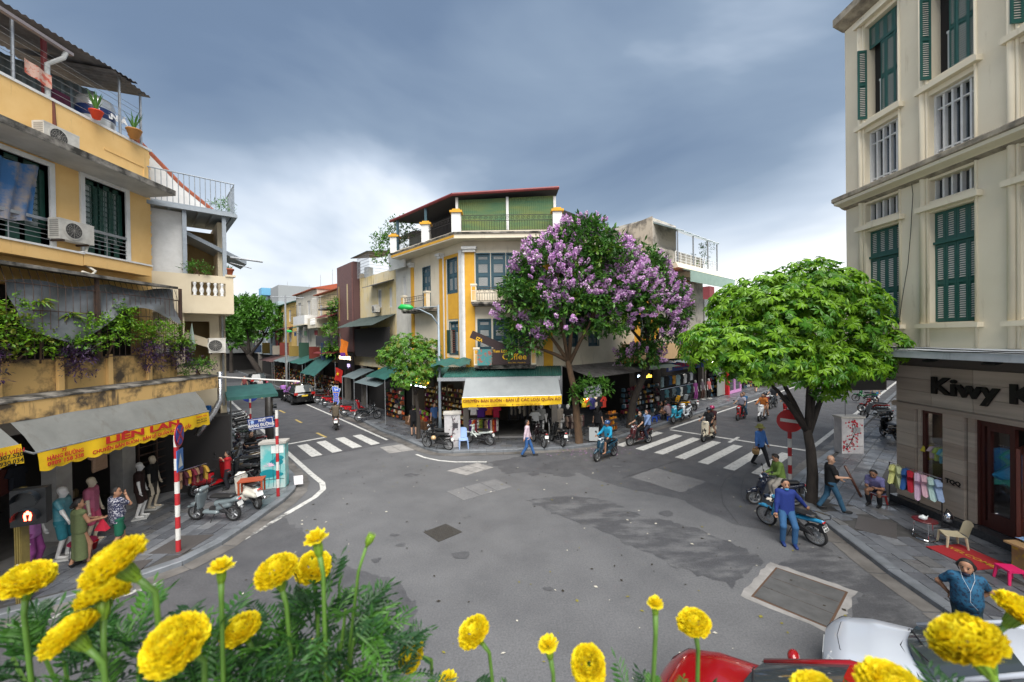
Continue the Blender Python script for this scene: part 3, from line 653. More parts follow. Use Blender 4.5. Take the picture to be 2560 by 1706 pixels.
bl = thing('roller_blind', 'blue and white striped roller blind at the left end of the balcony cage', 'blind', (-12.2, 0, 0), R(90))
for k in range(12): MB().bx(7.0, 8.38, -.98, -.95, 5.75 + k * .1, 5.85 + k * .1).obj('stripe', plain('3d86bd' if k % 3 else 'd6dadb', .5), bl)
# terrace: tin roof on steel posts, wires
b = MB(); nrm = Vector((0, 0, 1))
b.corr((4.6, -.15, 13.35), (12.95, -.15, 13.95), (0, 3.4, .75), .16, .02); b.corr((12.0, -.22, 13.8), (13.25, -.22, 13.72), (0, 3.2, .6), .16, .02)
part('tin_roof', b, tin, LLB)
b = MB(); b.bx(4.6, 10.9, -.25, -.14, 13.42, 13.5); part('gutter', b, mat('gutter_tin', (.30, .26, .26), .5, metal=.4), LLB)
b = MB(); b.tube([(10.75, -.2, 13.42), (10.72, -.16, 13.25), (10.52, .05, 12.95), (10.52, .05, 12.08)], .055, 8); part('downpipe', b, mat('pvc_pipe', (.52, .53, .52), .45), LLB)
b = MB(); b.tube([(10.6, .02, 12.1), (10.6, -.04, 10.95)], .04, 6); part('downpipe', b, mat('rust_pipe', (.13, .035, .02), .7), LLB)
for x, z in ((9.75, 13.6), (12.4, 13.85), (13.1, 13.75)): part('post', MB().tube([(x, 0, 12.05), (x, 0, z)], .035, 6), steel, LLB)
part('post', MB().tube([(10.62, .25, 12.05), (10.62, .25, 13.7)], .06, 6), redTin, LLB)
b = MB(); b.bx(5, 12, 2.6, 2.7, 12, 13.9); part('terrace_screen', b, darkin, LLB)
b = MB(); b.corr((11.2, 2.4, 13.9), (13.2, 1.6, 13.9), (0, 0, -1.8), .2, .03); part('terrace_panel', b, mat('blue_tin', (.19, .24, .27), .5, metal=.3, col2=(.12, .15, .17), scale=3, amt=.7), LLB)
b = MB()
for z in (12.25, 12.45, 12.65, 12.85, 13.05, 13.2): b.tube([(6, -.02, z), (9.75, -.02, z - .02), (13.1, -.02, z)], .007, 4)
part('wires', b, steel, LLB)
# water tank, towel, pots on the terrace
tk = thing('water_tank', 'steel water tank with a blue band on the roof terrace', 'water tank', (-12.75, 12.2, 12.07))
MB().lathe([(.42, 0), (.44, .04), (.44, .78), (.40, .90), (.18, .98), (.18, 1.04), (.05, 1.05)], 28).obj('tank', mat('tank_steel', (.55, .56, .56), .3, metal=.6), tk, True)
MB().lathe([(.443, .30), (.446, .31), (.446, .60), (.443, .61)], 28).obj('band', plain('1d2f5c', .4), tk, True)
text('lettering', 'TÂN Á', .24, plain('e8e8e8', .5), tk, (.47, .06, .45), (R(90), 0, R(72)), bold=.012)
tw = MB(); rows = [[(9.95 + .58 * i / 10, -.04 + .02 * math.sin(i), 12.72 - j * .09 - .008 * i) for i in range(11)] for j in range(5)]; tw.grid(rows)
o = tag(tw.obj('towel', mat('towel', (.62, .40, .32), .9, col2=(.55, .10, .06), scale=7, amt=.9, thresh=(.5, .56)), None), 'red and cream patterned towel drying on the terrace wires', 'towel'); o.location = (-12.2, 0, 0); o.rotation_euler = (0, 0, R(90))
o = tag(MB().add([(10.7, .3, 12.1), (11.3, .3, 12.1), (11.3, .32, 12.55), (10.7, .32, 12.55), (11.0, .22, 12.35)], [(0, 1, 4), (1, 2, 4), (2, 3, 4), (3, 0, 4)]).obj('cloth_sheet', fabric('4a1030')), 'maroon cloth hanging behind the terrace wires', 'cloth'); o.location = (-12.2, 0, 0); o.rotation_euler = (0, 0, R(90))
for x, z, hx, lb, s_ in ((11.55, 12.07, 'd8401c', 'orange plastic flowerpot on the terrace parapet', .15), (12.7, 12.07, 'b07a3c', 'tan clay flowerpot at the end of the terrace parapet', .19)):
    p = thing('flowerpot', lb, 'flowerpot', (-12.05, x, z)); MB().lathe([(s_ * .6, 0), (s_, s_ * 1.3), (s_ * 1.1, s_ * 1.35), (s_ * 1.1, s_ * 1.5), (s_ * .9, s_ * 1.5), (s_ * .85, s_ * 1.3)], 14).obj('pot', plain(hx), p, True)
    lf = MB(); r_ = random.Random(int(x * 10))
    for k in range(26):
        a_ = r_.uniform(0, 6.28); l_ = r_.uniform(.25, .6); e_ = Vector((math.cos(a_) * l_ * .5, math.sin(a_) * l_ * .5, s_ * 1.4 + l_)); q = Vector((-math.sin(a_), math.cos(a_), 0)) * .02; m_ = e_ * .5 + Vector((0, 0, s_ * 1.0))
        lf.add([tuple(Vector((0, 0, s_ * 1.3))), tuple(m_ + q), tuple(e_), tuple(m_ - q)], [(0, 1, 2, 3)])
    lf.obj('leaves', mat('potleaf', (.07, .20, .03), .6), p)
ac_unit((-11.85, 10.35, 10.60), R(90), 'dusty air conditioner resting on the upper ledge of the ochre building')
ac_unit((-11.95, 10.75, 8.28), R(90), 'air conditioner on brackets between the two green windows', .86)
b = MB(); b.tube([(-11.9, 11.1, 8.28), (-11.95, 11.05, 7.95), (-11.9, 11.0, 7.72), (-11.75, 11.15, 7.55), (-11.7, 11.0, 7.42), (-11.3, 10.4, 7.4)], .035, 7); tag(b.obj('drain_hose', plain('c9c5b8', .6), None, True), 'white air conditioner hose curling down to the balcony roof', 'hose')
b = MB(); pts = [(-12.15 + .02 * math.sin(i), 9.0 + .12 * i, 13.72 + .35 * math.sin(i * .35)) for i in range(10)]
aw = thing('roof_ornament', 'wrought iron weathervane ornament on top of the tin roof', 'ornament', (-13.6, 9.7, 13.9))
m_ = MB(); m_.tube([(0, 0, 0), (0, 0, 1.2)], .035, 6)
for sg in (-1, 1): m_.tube([(0, 0, 1.05), (0, sg * .12, 1.25), (0, sg * .3, 1.28), (0, sg * .42, 1.15)], .015, 5); m_.tube([(0, sg * .02, .3), (0, sg * .4, .22), (0, sg * .75, .0)], .015, 5)
m_.obj('finial', blackiron, aw)
# shop under the eave
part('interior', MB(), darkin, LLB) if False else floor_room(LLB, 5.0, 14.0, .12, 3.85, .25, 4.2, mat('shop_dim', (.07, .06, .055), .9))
b = MB()
for x0, x1 in ((10.42, 10.8), (12.2, 12.62), (7.9, 8.15)): b.bx(x0, x1, -.05, .35, .12, 3.88)
b.bx(4.5, 14.0, -.05, .3, 3.3, 3.88); part('shop_pillar', b, mat('grey_render', (.42, .41, .39), .85, col2=(.28, .27, .26), scale=2.5, amt=.8, streak=((.2, .19, .18), .5, .58)), LLB)
part('doorstep', MB().bx(5, 13.9, -.28, .25, .10, .26), mat('step_stone', (.32, .31, .30), .6, col2=(.2, .2, .2), scale=3, amt=.7), LLB)
sh = MB()
for k in range(11): sh.bx(12.75, 14.1, -.02, .02, .5 + k * .26, .535 + k * .26)
for x in (12.75, 13.4, 14.08): sh.bx(x, x + .04, -.03, .03, .2, 3.3)
part('folding_gate', sh, rustiron, LLB)
def goods_bank(root, x0, x1, y0, y1, z0, z1, nx, nz, cols, seed, name='packed_goods', sz=.8):
    """rows of small packets and jars stacked on shelves"""
    r = random.Random(seed); mb = MB(); ms = [plain(c, .5) for c in cols]; dx = (x1 - x0) / nx; dz = (z1 - z0) / nz
    for j in range(nz):
        z = z0 + dz * j
        for i in range(nx):
            if r.random() < .07: continue
            x = x0 + dx * (i + .5) + r.uniform(-.1, .1) * dx; w_ = dx * r.uniform(.55, .95) * sz; h = dz * r.uniform(.45, .9) * sz; y = y0 + (y1 - y0) * r.random() * .5; m_ = r.randrange(len(ms))
            if r.random() < .5: mb.lathe([(w_ * .45, 0), (w_ * .5, h * .1), (w_ * .5, h * .8), (w_ * .3, h * .9), (w_ * .3, h)], 6, (x, y, z), m_)
            else: mb.bx(x - w_ / 2, x + w_ / 2, y - dx * .4, y + dx * .4, z, z + h, m_)
    o = mb.obj(name, ms, root); o['kind'] = 'stuff'; return o
goods_bank(LLB, 10.9, 12.1, .5, 1.2, .3, 1.2, 9, 4, ('5c2a2a', '2f5c3c', '7a6a4a', '303038', '8a3a34', '94836a'), 3, 'folded_clothes', 1.2)
AWN = thing('shop_awning', 'grey shop awning with scalloped yellow valance below the ochre eave', 'awning', (-12.2, 0, 0), R(90))
b = MB(); b.grid([[(8.28 + 4.85 * i / 20, -1.55 + .01 * math.sin(i), 3.92) for i in range(21)], [(8.32 + 4.8 * i / 20, -1.85 + .03 * math.sin(i * .9), 3.55) for i in range(21)], [(8.36 + 4.72 * i / 20, -2.05, 3.19) for i in range(21)]]); b.obj('canopy', greycloth, AWN, True)
b = MB(); valance(b, 8.36, 13.08, -2.06, 3.22, 2.76); b.obj('valance', yelcloth, AWN, True)
b = MB(); b.tube([(8.3, -2.05, 3.2), (13.12, -2.05, 3.2)], .025, 6); b.tube([(8.3, -2.05, 3.2), (8.3, -.3, 3.7)], .02, 5); b.tube([(13.1, -2.05, 3.2), (13.1, -.3, 3.7)], .02, 5); b.obj('awning_bar', steel, AWN)
RX = R(90)
text('lettering', 'LIÊN LAN', .235, redprint, AWN, (10.8, -2.12, 3.085), (RX, 0, 0), bold=.010, w=2.15)
text('lettering', 'CHUYÊN BÁN BUÔN - BÁN LẺ QUẦN ÁO CAO CẤP', .125, redprint, AWN, (10.85, -2.125, 2.885), (RX, 0, 0), bold=.003, w=2.9)
text('lettering', '77', .10, redprint, AWN, (8.82, -2.115, 3.13), (RX, 0, 0), bold=.003)
text('lettering', 'HÀNG ĐƯỜNG', .125, redprint, AWN, (8.85, -2.12, 3.02), (RX, 0, 0), bold=.003, w=.72)
text('lettering', '0989 158 338', .125, redprint, AWN, (8.85, -2.125, 2.90), (RX, 0, 0), bold=.003, w=.72)
text('lettering', 'THÀNH VIÊN', .08, redprint, AWN, (12.72, -2.12, 3.1), (RX, 0, 0), w=.42); text('lettering', '0986.307.520\n0916.930.034', .075, plain('201a10'), AWN, (12.72, -2.125, 2.96), (RX, 0, 0))
AW2 = thing('shop_awning', 'second yellow valance awning at the far left edge of the ochre building', 'awning', (-12.2, 0, 0), R(90))
b = MB(); b.grid([[(6.0 + 2.05 * i / 8, -1.55, 3.92) for i in range(9)], [(6.0 + 2.08 * i / 8, -2.05, 3.44) for i in range(9)]]); b.obj('canopy', greycloth, AW2, True)
b = MB(); valance(b, 6.0, 8.09, -2.06, 3.46, 3.06); b.obj('valance', yelcloth, AW2, True)
text('lettering', 'THÀNH VIÊN', .12, redprint, AW2, (7.75, -2.12, 3.34), (RX, 0, 0)); text('lettering', '0986.307.520\n0916.930.034', .12, plain('201a10'), AW2, (7.75, -2.125, 3.2), (RX, 0, 0), bold=.002)

# ---------------------------------------------------------------- beige building beyond it, balcony facing the junction
BB = thing('balcony_house', 'beige house with baluster balcony and steel roofed terrace beside the ochre building', 'building', (-12.35, 13.45, 0), math.atan2(.68, .73))
b = MB(); wall(b, -.6, 2.2, 3.0, 6.6, .9, 1.1, ((.95, 1.7, 4.6, 6.3),)); b.bx(0, .9, 0, .9, 2.6, 6.6); b.bx(2.0, 2.2, .9, 7, 2.6, 10.2); part('wall', b, cream, BB)
part('inner_wall', MB().bx(-.6, 2.0, 2.2, 2.3, 3, 10.0), mat('house_inside', (.34, .25, .12), .9, col2=(.26, .18, .08), scale=2, amt=.7), BB)
part('stair_flank', MB().xz([(.95, 5.9), (2.15, 5.4), (2.15, 5.1), (.95, 5.55)], .5, .7), cream, BB)
b = MB(); b.bx(-.1, 2.35, -.15, 2.3, 6.55, 6.75); b.bx(-.1, 1.1, -.15, -.03, 6.75, 7.95); b.bx(1.1, 2.1, -.15, -.03, 6.75, 7.2); b.bx(1.1, 2.1, -.15, -.03, 7.68, 7.95); b.bx(2.1, 2.35, -.15, -.03, 6.75, 7.95); b.bx(2.23, 2.35, -.03, 2.3, 6.75, 7.95); b.bx(2.1, 2.42, -.2, .1, 7.95, 8.02); part('balcony', b, cream, BB)
for i in range(5): part('baluster', MB().lathe(baluster_prof(.48, .075), 10, (1.2 + i * .2, -.09, 7.2)), whitep, BB, True)
for x, y in ((.95, -.05), (2.1, -.05), (2.15, 1.3)): part('post', MB().bx(x - .06, x + .06, y - .06, y + .06, 7.95, 10.25), mat('grey_steel', (.30, .34, .38), .5, col2=(.2, .23, .26), scale=8, amt=.6), BB)
b = MB(); b.bx(-.2, 2.5, -.25, -.1, 10.2, 10.32); b.bx(2.35, 2.5, -.1, 3, 10.2, 10.32); b.bx(-.2, 2.35, -.1, 3, 10.33, 10.42)
for i in range(6): b.bx(.1 + i * .42, .16 + i * .42, -.1, 2.5, 10.22, 10.33)
part('deck', b, _M['grey_steel'], BB)
b = MB()
for i in range(17): b.tube([(-.1 + i * .15, -.2, 10.4), (-.1 + i * .15, -.2, 11.45)], .012, 4)
for i in range(9): b.tube([(2.42, -.1 + i * .2, 10.4), (2.42, -.1 + i * .2, 11.45)], .012, 4)
b.tube([(-.2, -.2, 11.45), (2.42, -.2, 11.45), (2.42, 1.6, 11.45)], .025, 5); part('railing', b, _M['grey_steel'], BB)
b = MB(); b.xz([(-.4, 10.4), (1.9, 10.4), (-.4, 12.6)], .6, .8); part('gable', b, whitep, BB)
b = MB(); b.tube([(1.95, .68, 10.45), (.9, .68, 11.3), (-.4, .68, 12.75)], .10, 7); part('roof_ridge', b, terra, BB)
part('party_wall', MB().bx(-.5, .9, .25, .4, 7.95, 10.2), whitep, BB)
b = MB(); b.xz([(.8, 9.6), (.8, 9.75), (2.9, 8.75), (2.9, 8.6)], .6, 2.0); part('side_roof', b, _M['grey_steel'], BB)
b = MB(); b.tube([(2.3, .2, 8.75), (3.4, .3, 8.72)], .04, 6); b.tube([(2.3, .25, 8.55), (3.0, .2, 8.4)], .02, 5); part('pipe', b, steel, BB)
b = MB(); b.tube([(2.1, .84, 6.5), (2.1, .84, 3.0)], .04, 7); part('vent_pipe', b, steel, BB)
ac_unit((-10.95, 14.6, 5.1), math.atan2(.68, .73), 'air conditioner on the corner of the beige house near the flag', .5)
fl = thing('rolled_flag', 'furled grey green flag hanging on a line beside the beige house', 'flag', (-11.25, 13.85, 5.25))
MB().add([(0, 0, .95), (-.12, 0, .4), (-.06, .02, 0), (.12, 0, .0), (.14, -.03, .15), (.03, -.06, .3)], [(0, 1, 5), (1, 2, 3, 5), (5, 3, 4), (0, 5, 4)]).obj('cloth', mat('flag_grey', (.33, .38, .36), .8, col2=(.10, .22, .15), scale=3, amt=.7), fl)
b = MB(); b.bx(.0, 2.2, .1, 2.3, .1, 2.7); part('ground_floor', b, darkin, BB)
# blue painted post and silver duct at the corner
t = thing('blue_post', 'bright blue painted post by the corner of the ochre shop', 'post', (-11.45, 14.75, .12)); MB().bx(-.09, .09, -.06, .06, 0, 3.0).obj('post', plain('1766b0', .5), t); MB().bx(-.11, .11, -.08, .08, 2.0, 2.1).obj('strap', plain('104a86', .5), t)
t = thing('air_duct', 'shiny foil air duct running down the shop corner', 'duct', (-11.2, 13.9, 2.2)); MB().tube([(.0, 0, 0), (.35, .35, .75), (.5, .5, 1.2), (.45, .55, 2.2)], .1, 9).obj('tube', mat('foil', (.55, .56, .58), .25, metal=.9, bump=.5, bscale=30), t, True)
# ---------------------------------------------------------------- cream building on the right (local x = -world y, outward = -y)
KB = thing('corner_building', 'tall cream building with dark green louvred shutters above a stone shop front', 'building', (12.3, 0, 0), R(-90))
kcream = mat('kiwy_cream', (.80, .72, .555), .85, col2=(.74, .65, .485), scale=.9, amt=.8, bump=.06, streak=((.44, .345, .21), .5, .60), detail=8)
kdirt = mat('cornice_dirty', (.44, .38, .29), .9, col2=(.12, .105, .085), scale=3.5, amt=.9, bump=.2, detail=11)
bays = [(-13.65, -12.5), (-11.58, -10.46), (-9.5, -8.4), (-7.45, -6.3)]
holes = []
for x0, x1 in bays: holes += [(x0, x1, 5.78, 8.98), (x0, x1, 9.32, 9.93), (x0, x1, 10.55, 12.4), (x0, x1, 12.85, 16.0)]
b = MB(); wall(b, -14.45, 2.0, 5.0, 17.0, 0, .4, holes)
fp = [(-14.45, .4), (-14.45, .0), (-14.6, .25), (-16.8, 3.0), (-16.8, 9)]
b.prism([(-14.451, .0), (-14.451, .4), (-13.9, 9), (-20.5, 9), (-20.5, 5.3)][::-1], 5.0, 17.0); part('wall', b, kcream, KB)
part('inner_wall', MB().bx(-14.3, 2, .55, .6, 5, 17), darkin, KB)
b = MB(); b.yz([(-.5, 10.28), (-.5, 10.40), (-.42, 10.45), (.0, 10.47), (0, 10.0), (-.12, 10.05), (-.2, 10.12)], -14.5, 2); part('cornice', b, kdirt, KB)
b = MB(); b.yz([(-.45, 10.16), (-.45, 10.275), (-.1, 10.275), (-.1, 10.05), (-.2, 10.1)], -14.45, 2); part('cornice_moulding', b, kcream, KB)
b = MB(); b.yz([(-.4, 16.7), (-.4, 16.95), (.5, 17.05), (.5, 16.45), (-.05, 16.5)], -14.5, 2); part('cornice', b, kdirt, KB)
part('roof_screen', MB().bx(-14.3, -13.6, .2, .25, 17.0, 17.6), mat('teal_glass', (.10, .25, .28), .2), KB)
for k, (x0, x1) in enumerate(bays):
    cx = x0 - .16
    b = MB(); b.lathe([(.085, 5.06), (.085, 16.4)], 12, (cx, -.01, 0)); b.lathe([(.035, 5.06), (.035, 16.4)], 8, (x0 - .045, -.01, 0)); b.lathe([(.035, 5.06), (.035, 16.4)], 8, (x1 + .05, -.005, 0)); part('pilaster', b, kcream, KB, True)
    for z, h in ((5.62, .13), (9.05, .15), (12.55, .15), (16.12, .12)):
        part('sill', MB().bx(cx - .12, x1 + .2, -.17, .1, z, z + h), kcream, KB)
    # lower shutters and their transom louvres
    wn_ = part('window', MB().bx(x0, x1, .22, .26, 5.78, 8.98).bx(x0, x1, .1, .2, 8.05, 8.12), shutgreen, KB)
    q = (x1 - x0) / 4
    for i in range(4):
        s_ = MB(); louvre(s_, x0 + q * i + .004, x0 + q * (i + 1) - .004, .2, 5.80, 8.04, 0, 1, .055, .062, 1); s_.obj('shutter', [shutgreen, slatw], wn_)
        s_ = MB(); louvre(s_, x0 + q * i + .004, x0 + q * (i + 1) - .004, .2, 8.13, 8.97, 0, 1, .06, .062, 0); s_.obj('shutter', [shutgreen, slatw], wn_)
    # strip window with concrete mullions
    wn_ = part('window', MB().bx(x0, x1, .3, .32, 9.32, 9.93), glass, KB)
    m_ = MB(); [m_.bx(x0 + (x1 - x0) * i / 5 - .025, x0 + (x1 - x0) * i / 5 + .025, .17, .29, 9.32, 9.93) for i in range(6)]; m_.obj('mullion', whitep, wn_)
    # tall glazing with concrete fins
    wn_ = part('window', MB().bx(x0, x1, .34, .36, 10.55, 12.4), glass, KB)
    wall(m_ := MB(), x0, x1, 10.55, 12.4, .15, .30, ((x0 + .06, x1 - .06, 10.6, 12.34),)); m_.obj('frame', whitep, wn_)
    m_ = MB(); [m_.bx(x0 + (x1 - x0) * i / 5 - .028, x0 + (x1 - x0) * i / 5 + .028, .19, .29, 10.6, 12.34) for i in range(1, 5)]; m_.obj('mullion', whitep, wn_)
    m_ = MB(); [m_.bx(x0 + .06, x1 - .06, .2, .28, z, z + .045) for z in (10.75, 11.95)]; m_.obj('transom', whitep, wn_)
    # upper shutters, left pair ajar
    wn_ = part('window', MB().bx(x0, x1, .36, .4, 12.85, 16.0), darkin, KB)
    s_ = MB()
    for i in range(4): louvre(s_, x0 + q * i + .004, x0 + q * (i + 1) - .004, .2, 15.25, 15.98, 0, 1, .06, .062, 0)
    s_.obj('shutter', [shutgreen, slatw], wn_)
    for i, ang in ((0, 98), (1.45, 0), (2, 12), (3, 4)):
        s_ = MB(); louvre(s_, 0, q - .008, 0, 12.88, 15.23, 0, 1, .055, .062, 1); ob = s_.obj('shutter', [shutgreen, slatw], wn_)
        ob.location = (x0 + q * i + (.0 if i < 1 else 0), .2 if i else .05, 0); ob.rotation_euler = (0, 0, R(-ang if i == 0 else (ang if i == 2 else 0))); ob.scale = (.55 if i == 1.45 else 1, -1 if i == 0 else 1, 1)
    m_ = MB(); m_.tube([(x0 + q * 1.1, .25, 13.0), (x0 + q * 1.1, .25, 14.0)], .02, 5); m_.bx(x0 + q, x0 + 2 * q, .22, .26, 14.0, 14.06); m_.obj('guard_rail', whitep, wn_)
# canopy and shop front
b = MB(); b.yz([(-1.3, 4.80), (-1.3, 4.99), (-1.2, 5.03), (0, 5.05), (0, 4.78)], -14.0, 2); part('canopy', b, mat('canopy_white', (.52, .55, .58), .6, col2=(.33, .35, .37), scale=2, amt=.7, streak=((.15, .15, .16), .6, .60)), KB)
b = MB(); [b.tube([(-13.8 + i * .6, -1.31 - .012 * (i % 2), 5.0 + .012 * math.sin(i * 1.7)) for i in range(14)], .012, 5)]; b.tube([(-13, -1.25, 5.05), (-11, -1.27, 5.07), (-9, -1.25, 5.04), (-6, -1.26, 5.06)], .014, 5); part('cable', b, plain('141414', .5), KB)
stone = [mat('sandstone_%d' % i, c, .55, col2=tuple(x * .72 for x in c), scale=1.3, amt=.9, stretch=(.35, .35, 6), detail=6) for i, c in enumerate([(.49, .41, .335), (.42, .345, .28), (.53, .455, .375)])]
part('shop_back', MB().bx(-12.55, 2, .06, .3, 3.15, 4.8), mat('shop_void', (.10, .085, .075), .9), KB)
r_ = random.Random(4)
for k in range(9):
    for j in range(3): part('stone_panel', MB().bx(-12.6 + k * 1.05 + .006, -12.6 + (k + 1) * 1.05 - .006, -.01, .06, 3.33 + j * .38 + .004, 3.33 + (j + 1) * .38 - .004), stone[r_.randrange(3)], KB)
b = MB(); b.yz([(-.09, 3.18), (-.09, 3.30), (-.02, 3.33), (.06, 3.33), (.06, 3.15)], -12.68, 2); part('stone_moulding', b, stone[1], KB)
for x0, x1, yb in ((-12.6, -12.02, 0), (-11.25, -10.72, 0), (-10.68, -10.5, .06), (-12.0, -11.9, .06)):
    for j in range(7): part('stone_panel', MB().bx(x0 + .004, x1 - .004, yb - .01, .4, .34 + j * .405 + .004, .34 + (j + 1) * .405 - .004), stone[r_.randrange(3)], KB)
part('pillar_side', MB().bx(-12.62, -12.58, .06, 3, .3, 4.8), stone[1], KB)
blackstone = mat('black_granite', (.028, .03, .034), .25, col2=(.07, .072, .08), scale=18, amt=.6)
part('step', MB().bx(-12.65, 2, -.22, .3, .10, .33), blackstone, KB)
part('window_plinth', MB().bx(-11.9, -11.25, -.0, .3, .34, .8), stone[0], KB)
redwood = mat('red_wood', (.075, .02, .015), .4, col2=(.045, .012, .01), scale=5, amt=.7, stretch=(4, 4, .5))
dw = MB(); wall(dw, -11.9, -11.25, .8, 3.15, .1, .2, ((-11.82, -11.30, .88, 3.08),)); wn_ = part('display_window', dw, redwood, KB); MB().bx(-11.82, -11.3, .15, .16, .88, 3.08).obj('pane', mat('clear_glass', (.9, .95, .95), .03, trans=1.0, alpha=.25), wn_)
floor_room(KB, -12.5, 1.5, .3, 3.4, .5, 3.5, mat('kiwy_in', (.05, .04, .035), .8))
dr = MB(); wall(dr, -10.48, -9.75, .34, 3.12, .15, .24, ((-10.38, -10.32, .5, 3.0), (-10.25, -9.85, .75, 2.9))); d_ = part('door', dr, redwood, KB); MB().bx(-10.25, -9.85, .19, .2, .75, 2.9).obj('pane', _M['clear_glass'], d_)
dl = MB(); wall(dl, 0, .62, .36, 2.75, -.03, .03, ((.12, .5, 1.0, 2.6),)); d_ = part('door', dl, mat('red_wood2', (.13, .035, .022), .4, col2=(.09, .022, .016), scale=5, amt=.7, stretch=(4, 4, .5)), KB); d_.location = (-9.42, -.02, 0); d_.rotation_euler = (0, 0, R(-62))
h_ = MB().ball((.07, -.06, 1.45), .035).ball((.07, .06, 1.45), .035); h_.obj('handle', mat('brass', (.65, .42, .12), .25, metal=1), d_, True)
part('door_frame', MB().bx(-10.5, -10.45, .1, .3, .34, 3.2).bx(-10.5, -8.0, .12, .3, 3.06, 3.2), redwood, KB)
letm = plain('0d0b0a', .5)
text('lettering', 'Kiwy K', .66, letm, KB, (-11.5, -.08, 3.93), (R(90), 0, 0), align='LEFT', bold=.02, extr=.035, w=2.35)
text('lettering', 'TQQ', .17, letm, KB, (-10.98, -.02, 1.28), (R(90), 0, 0), bold=.006, extr=.006)
for x in (-12.2, -11.0, -9.6):
    t = thing('floodlight', {-12.2: 'small black floodlight under the canopy nearest the street corner', -11.0: 'small black floodlight above the first shop letters', -9.6: 'small black floodlight above the shop door letters'}[x], 'floodlight', (12.3 - .6, -x, 4.72), R(-90), 'floodlights under the canopy')
    MB().box((0, 0, 0), (.28, .2, .05), Matrix.Rotation(.3, 3, 'X')).obj('lamp', plain('151515', .5), t); MB().tube([(0, 0, 0), (0, .1, .1)], .015, 5).obj('arm', plain('151515', .5), t)
sp = thing('sign_box', 'blank grey sign box projecting under the canopy at the shop corner', 'sign', (12.3, 13.0, 0), R(-90)); MB().bx(-.09, .09, -1.35, -.02, 3.62, 4.5).obj('panel', mat('sign_grey', (.085, .083, .08), .6), sp); MB().bx(-.1, .1, -1.37, -1.34, 3.6, 4.52).obj('edge', plain('1a1a1a', .4), sp)
for k in range(3):
    t = thing('spotlight', 'small spotlight on top of the blank sign box, %s' % ('nearest the street', 'middle one', 'nearest the wall')[k], 'spotlight', (11.3 + k * .3, 12.85, 4.5)); MB().tube([(0, 0, 0), (0, -.1, -.03), (.0, -.2, -.1)], [.05, .06, .07], 8).obj('lamp', plain('111111', .4), t, True)
mt = thing('door_mat', 'red doormat with gold lettering in front of the shop step', 'door mat', (10.85, 9.36, .135), R(-85)); MB().bx(-.5, .5, -.52, .42, -.012, .006).obj('mat', mat('mat_red', (.33, .015, .02), .9, bump=.3, bscale=80), mt)
text('lettering', 'WELCOME', .2, plain('b8902a'), mt, (0, 0, .008), (0, 0, 0), extr=.001, bold=.002)
t = thing('wall_cable', 'thin dark cable hanging down the cream facade between the windows', 'cable', (12.24, 12.05, 6.4)); MB().tube([(0, 0, 3.9), (.01, -.05, 3.3), (.01, .02, 2.2), (0, .1, 1.2), (.0, .28, .2), (.02, .5, -1.2)], .009, 5).obj('cable', plain('15130f', .6), t)
# ---------------------------------------------------------------- amber and ivory corner building in the middle
AX, AY = -2.6, 21.3
MBD = thing('corner_building', 'ivory and amber corner building with teal shutters and a green tin rooftop room', 'building', (AX, AY, 0), 0)
ML = Matrix.Rotation(ROT_LR, 4, 'Z')                                         # left flank: x runs 0 .. -5.9 away from the corner
MR = Matrix.Translation((4.9, 0, 0)) @ Matrix.Rotation(ROT_RL, 4, 'Z')       # right flank: x runs 0 .. 9 away from the corner
hf = [(.75, 1.42, 8.2, 10.05), (1.58, 2.25, 8.2, 10.05), (2.4, 3.07, 8.2, 10.05), (.80, 1.43, 4.9, 6.5), (1.65, 2.85, 4.9, 6.5), (3.05, 3.7, 4.9, 6.5)]
hl = [(-1.50, -.55, 8.1, 9.98), (-4.35, -3.5, 7.55, 9.9), (-1.35, -.5, 4.68, 6.42)]
hr = [(1.0, 1.9, 5.0, 6.6), (3.0, 3.9, 5.0, 6.6), (1.0, 1.9, 8.2, 10), (3.0, 3.9, 8.2, 10), (5.2, 6.1, 8.2, 10)]
b = MB(); wall(b, 0, 4.9, 3.9, 10.75, 0, .3, hf); b.M = ML; wall(b, -5.9, -.001, 3.9, 10.75, .001, .3, hl); b.M = MR; wall(b, .001, 8.0, 3.9, 10.75, .001, .3, hr); part('wall', b, ivory, MBD)
part('inner_core', MB().prism([(.6, .45), (4.6, .45), (8.5, 4.6), (5, 9), (-3.2, 4.9)], 3.9, 12.9), darkin, MBD)
# amber pilasters and window surrounds
b = MB(); b.bx(.1, .62, -.07, -.002, 3.9, 10.3); b.bx(4.3, 4.8, -.07, -.002, 3.9, 10.3); b.M = ML; b.bx(-2.35, -1.95, -.07, -.002, 3.9, 10.3); b.bx(-5.9, -5.55, -.07, -.002, 3.9, 10.3); part('pilaster', b, amber, MBD)
b = MB(ML); wall(b, -1.85, -.32, 4.1, 10.2, -.05, -.002, ((-1.72, -.45, 4.45, 10.02),)); b.bx(-1.5, -.5, -.03, -.002, 6.6, 8.02); part('window_surround', b, amber, MBD)
b = MB(); b.bx(-.02, .1, -.04, -.002, 3.9, 10.3); b.M = ML; b.bx(-.32, -.02, -.08, -.002, 3.9, 10.3); b.bx(-1.95, -1.85, -.08, -.002, 3.9, 10.3); part('white_band', b, whitep, MBD)
def cap(mb, x, y, w_): mb.bx(x - w_ / 2, x + w_ / 2, y - .32, y, 10.28, 10.42); mb.bx(x - w_ / 2 + .06, x + w_ / 2 - .06, y - .22, y, 10.14, 10.28)
b = MB(); cap(b, .36, 0, .8); cap(b, 4.55, 0, .8); b.M = ML; cap(b, -2.15, 0, .5); cap(b, -5.7, 0, .5); part('bracket', b, whitep, MBD)
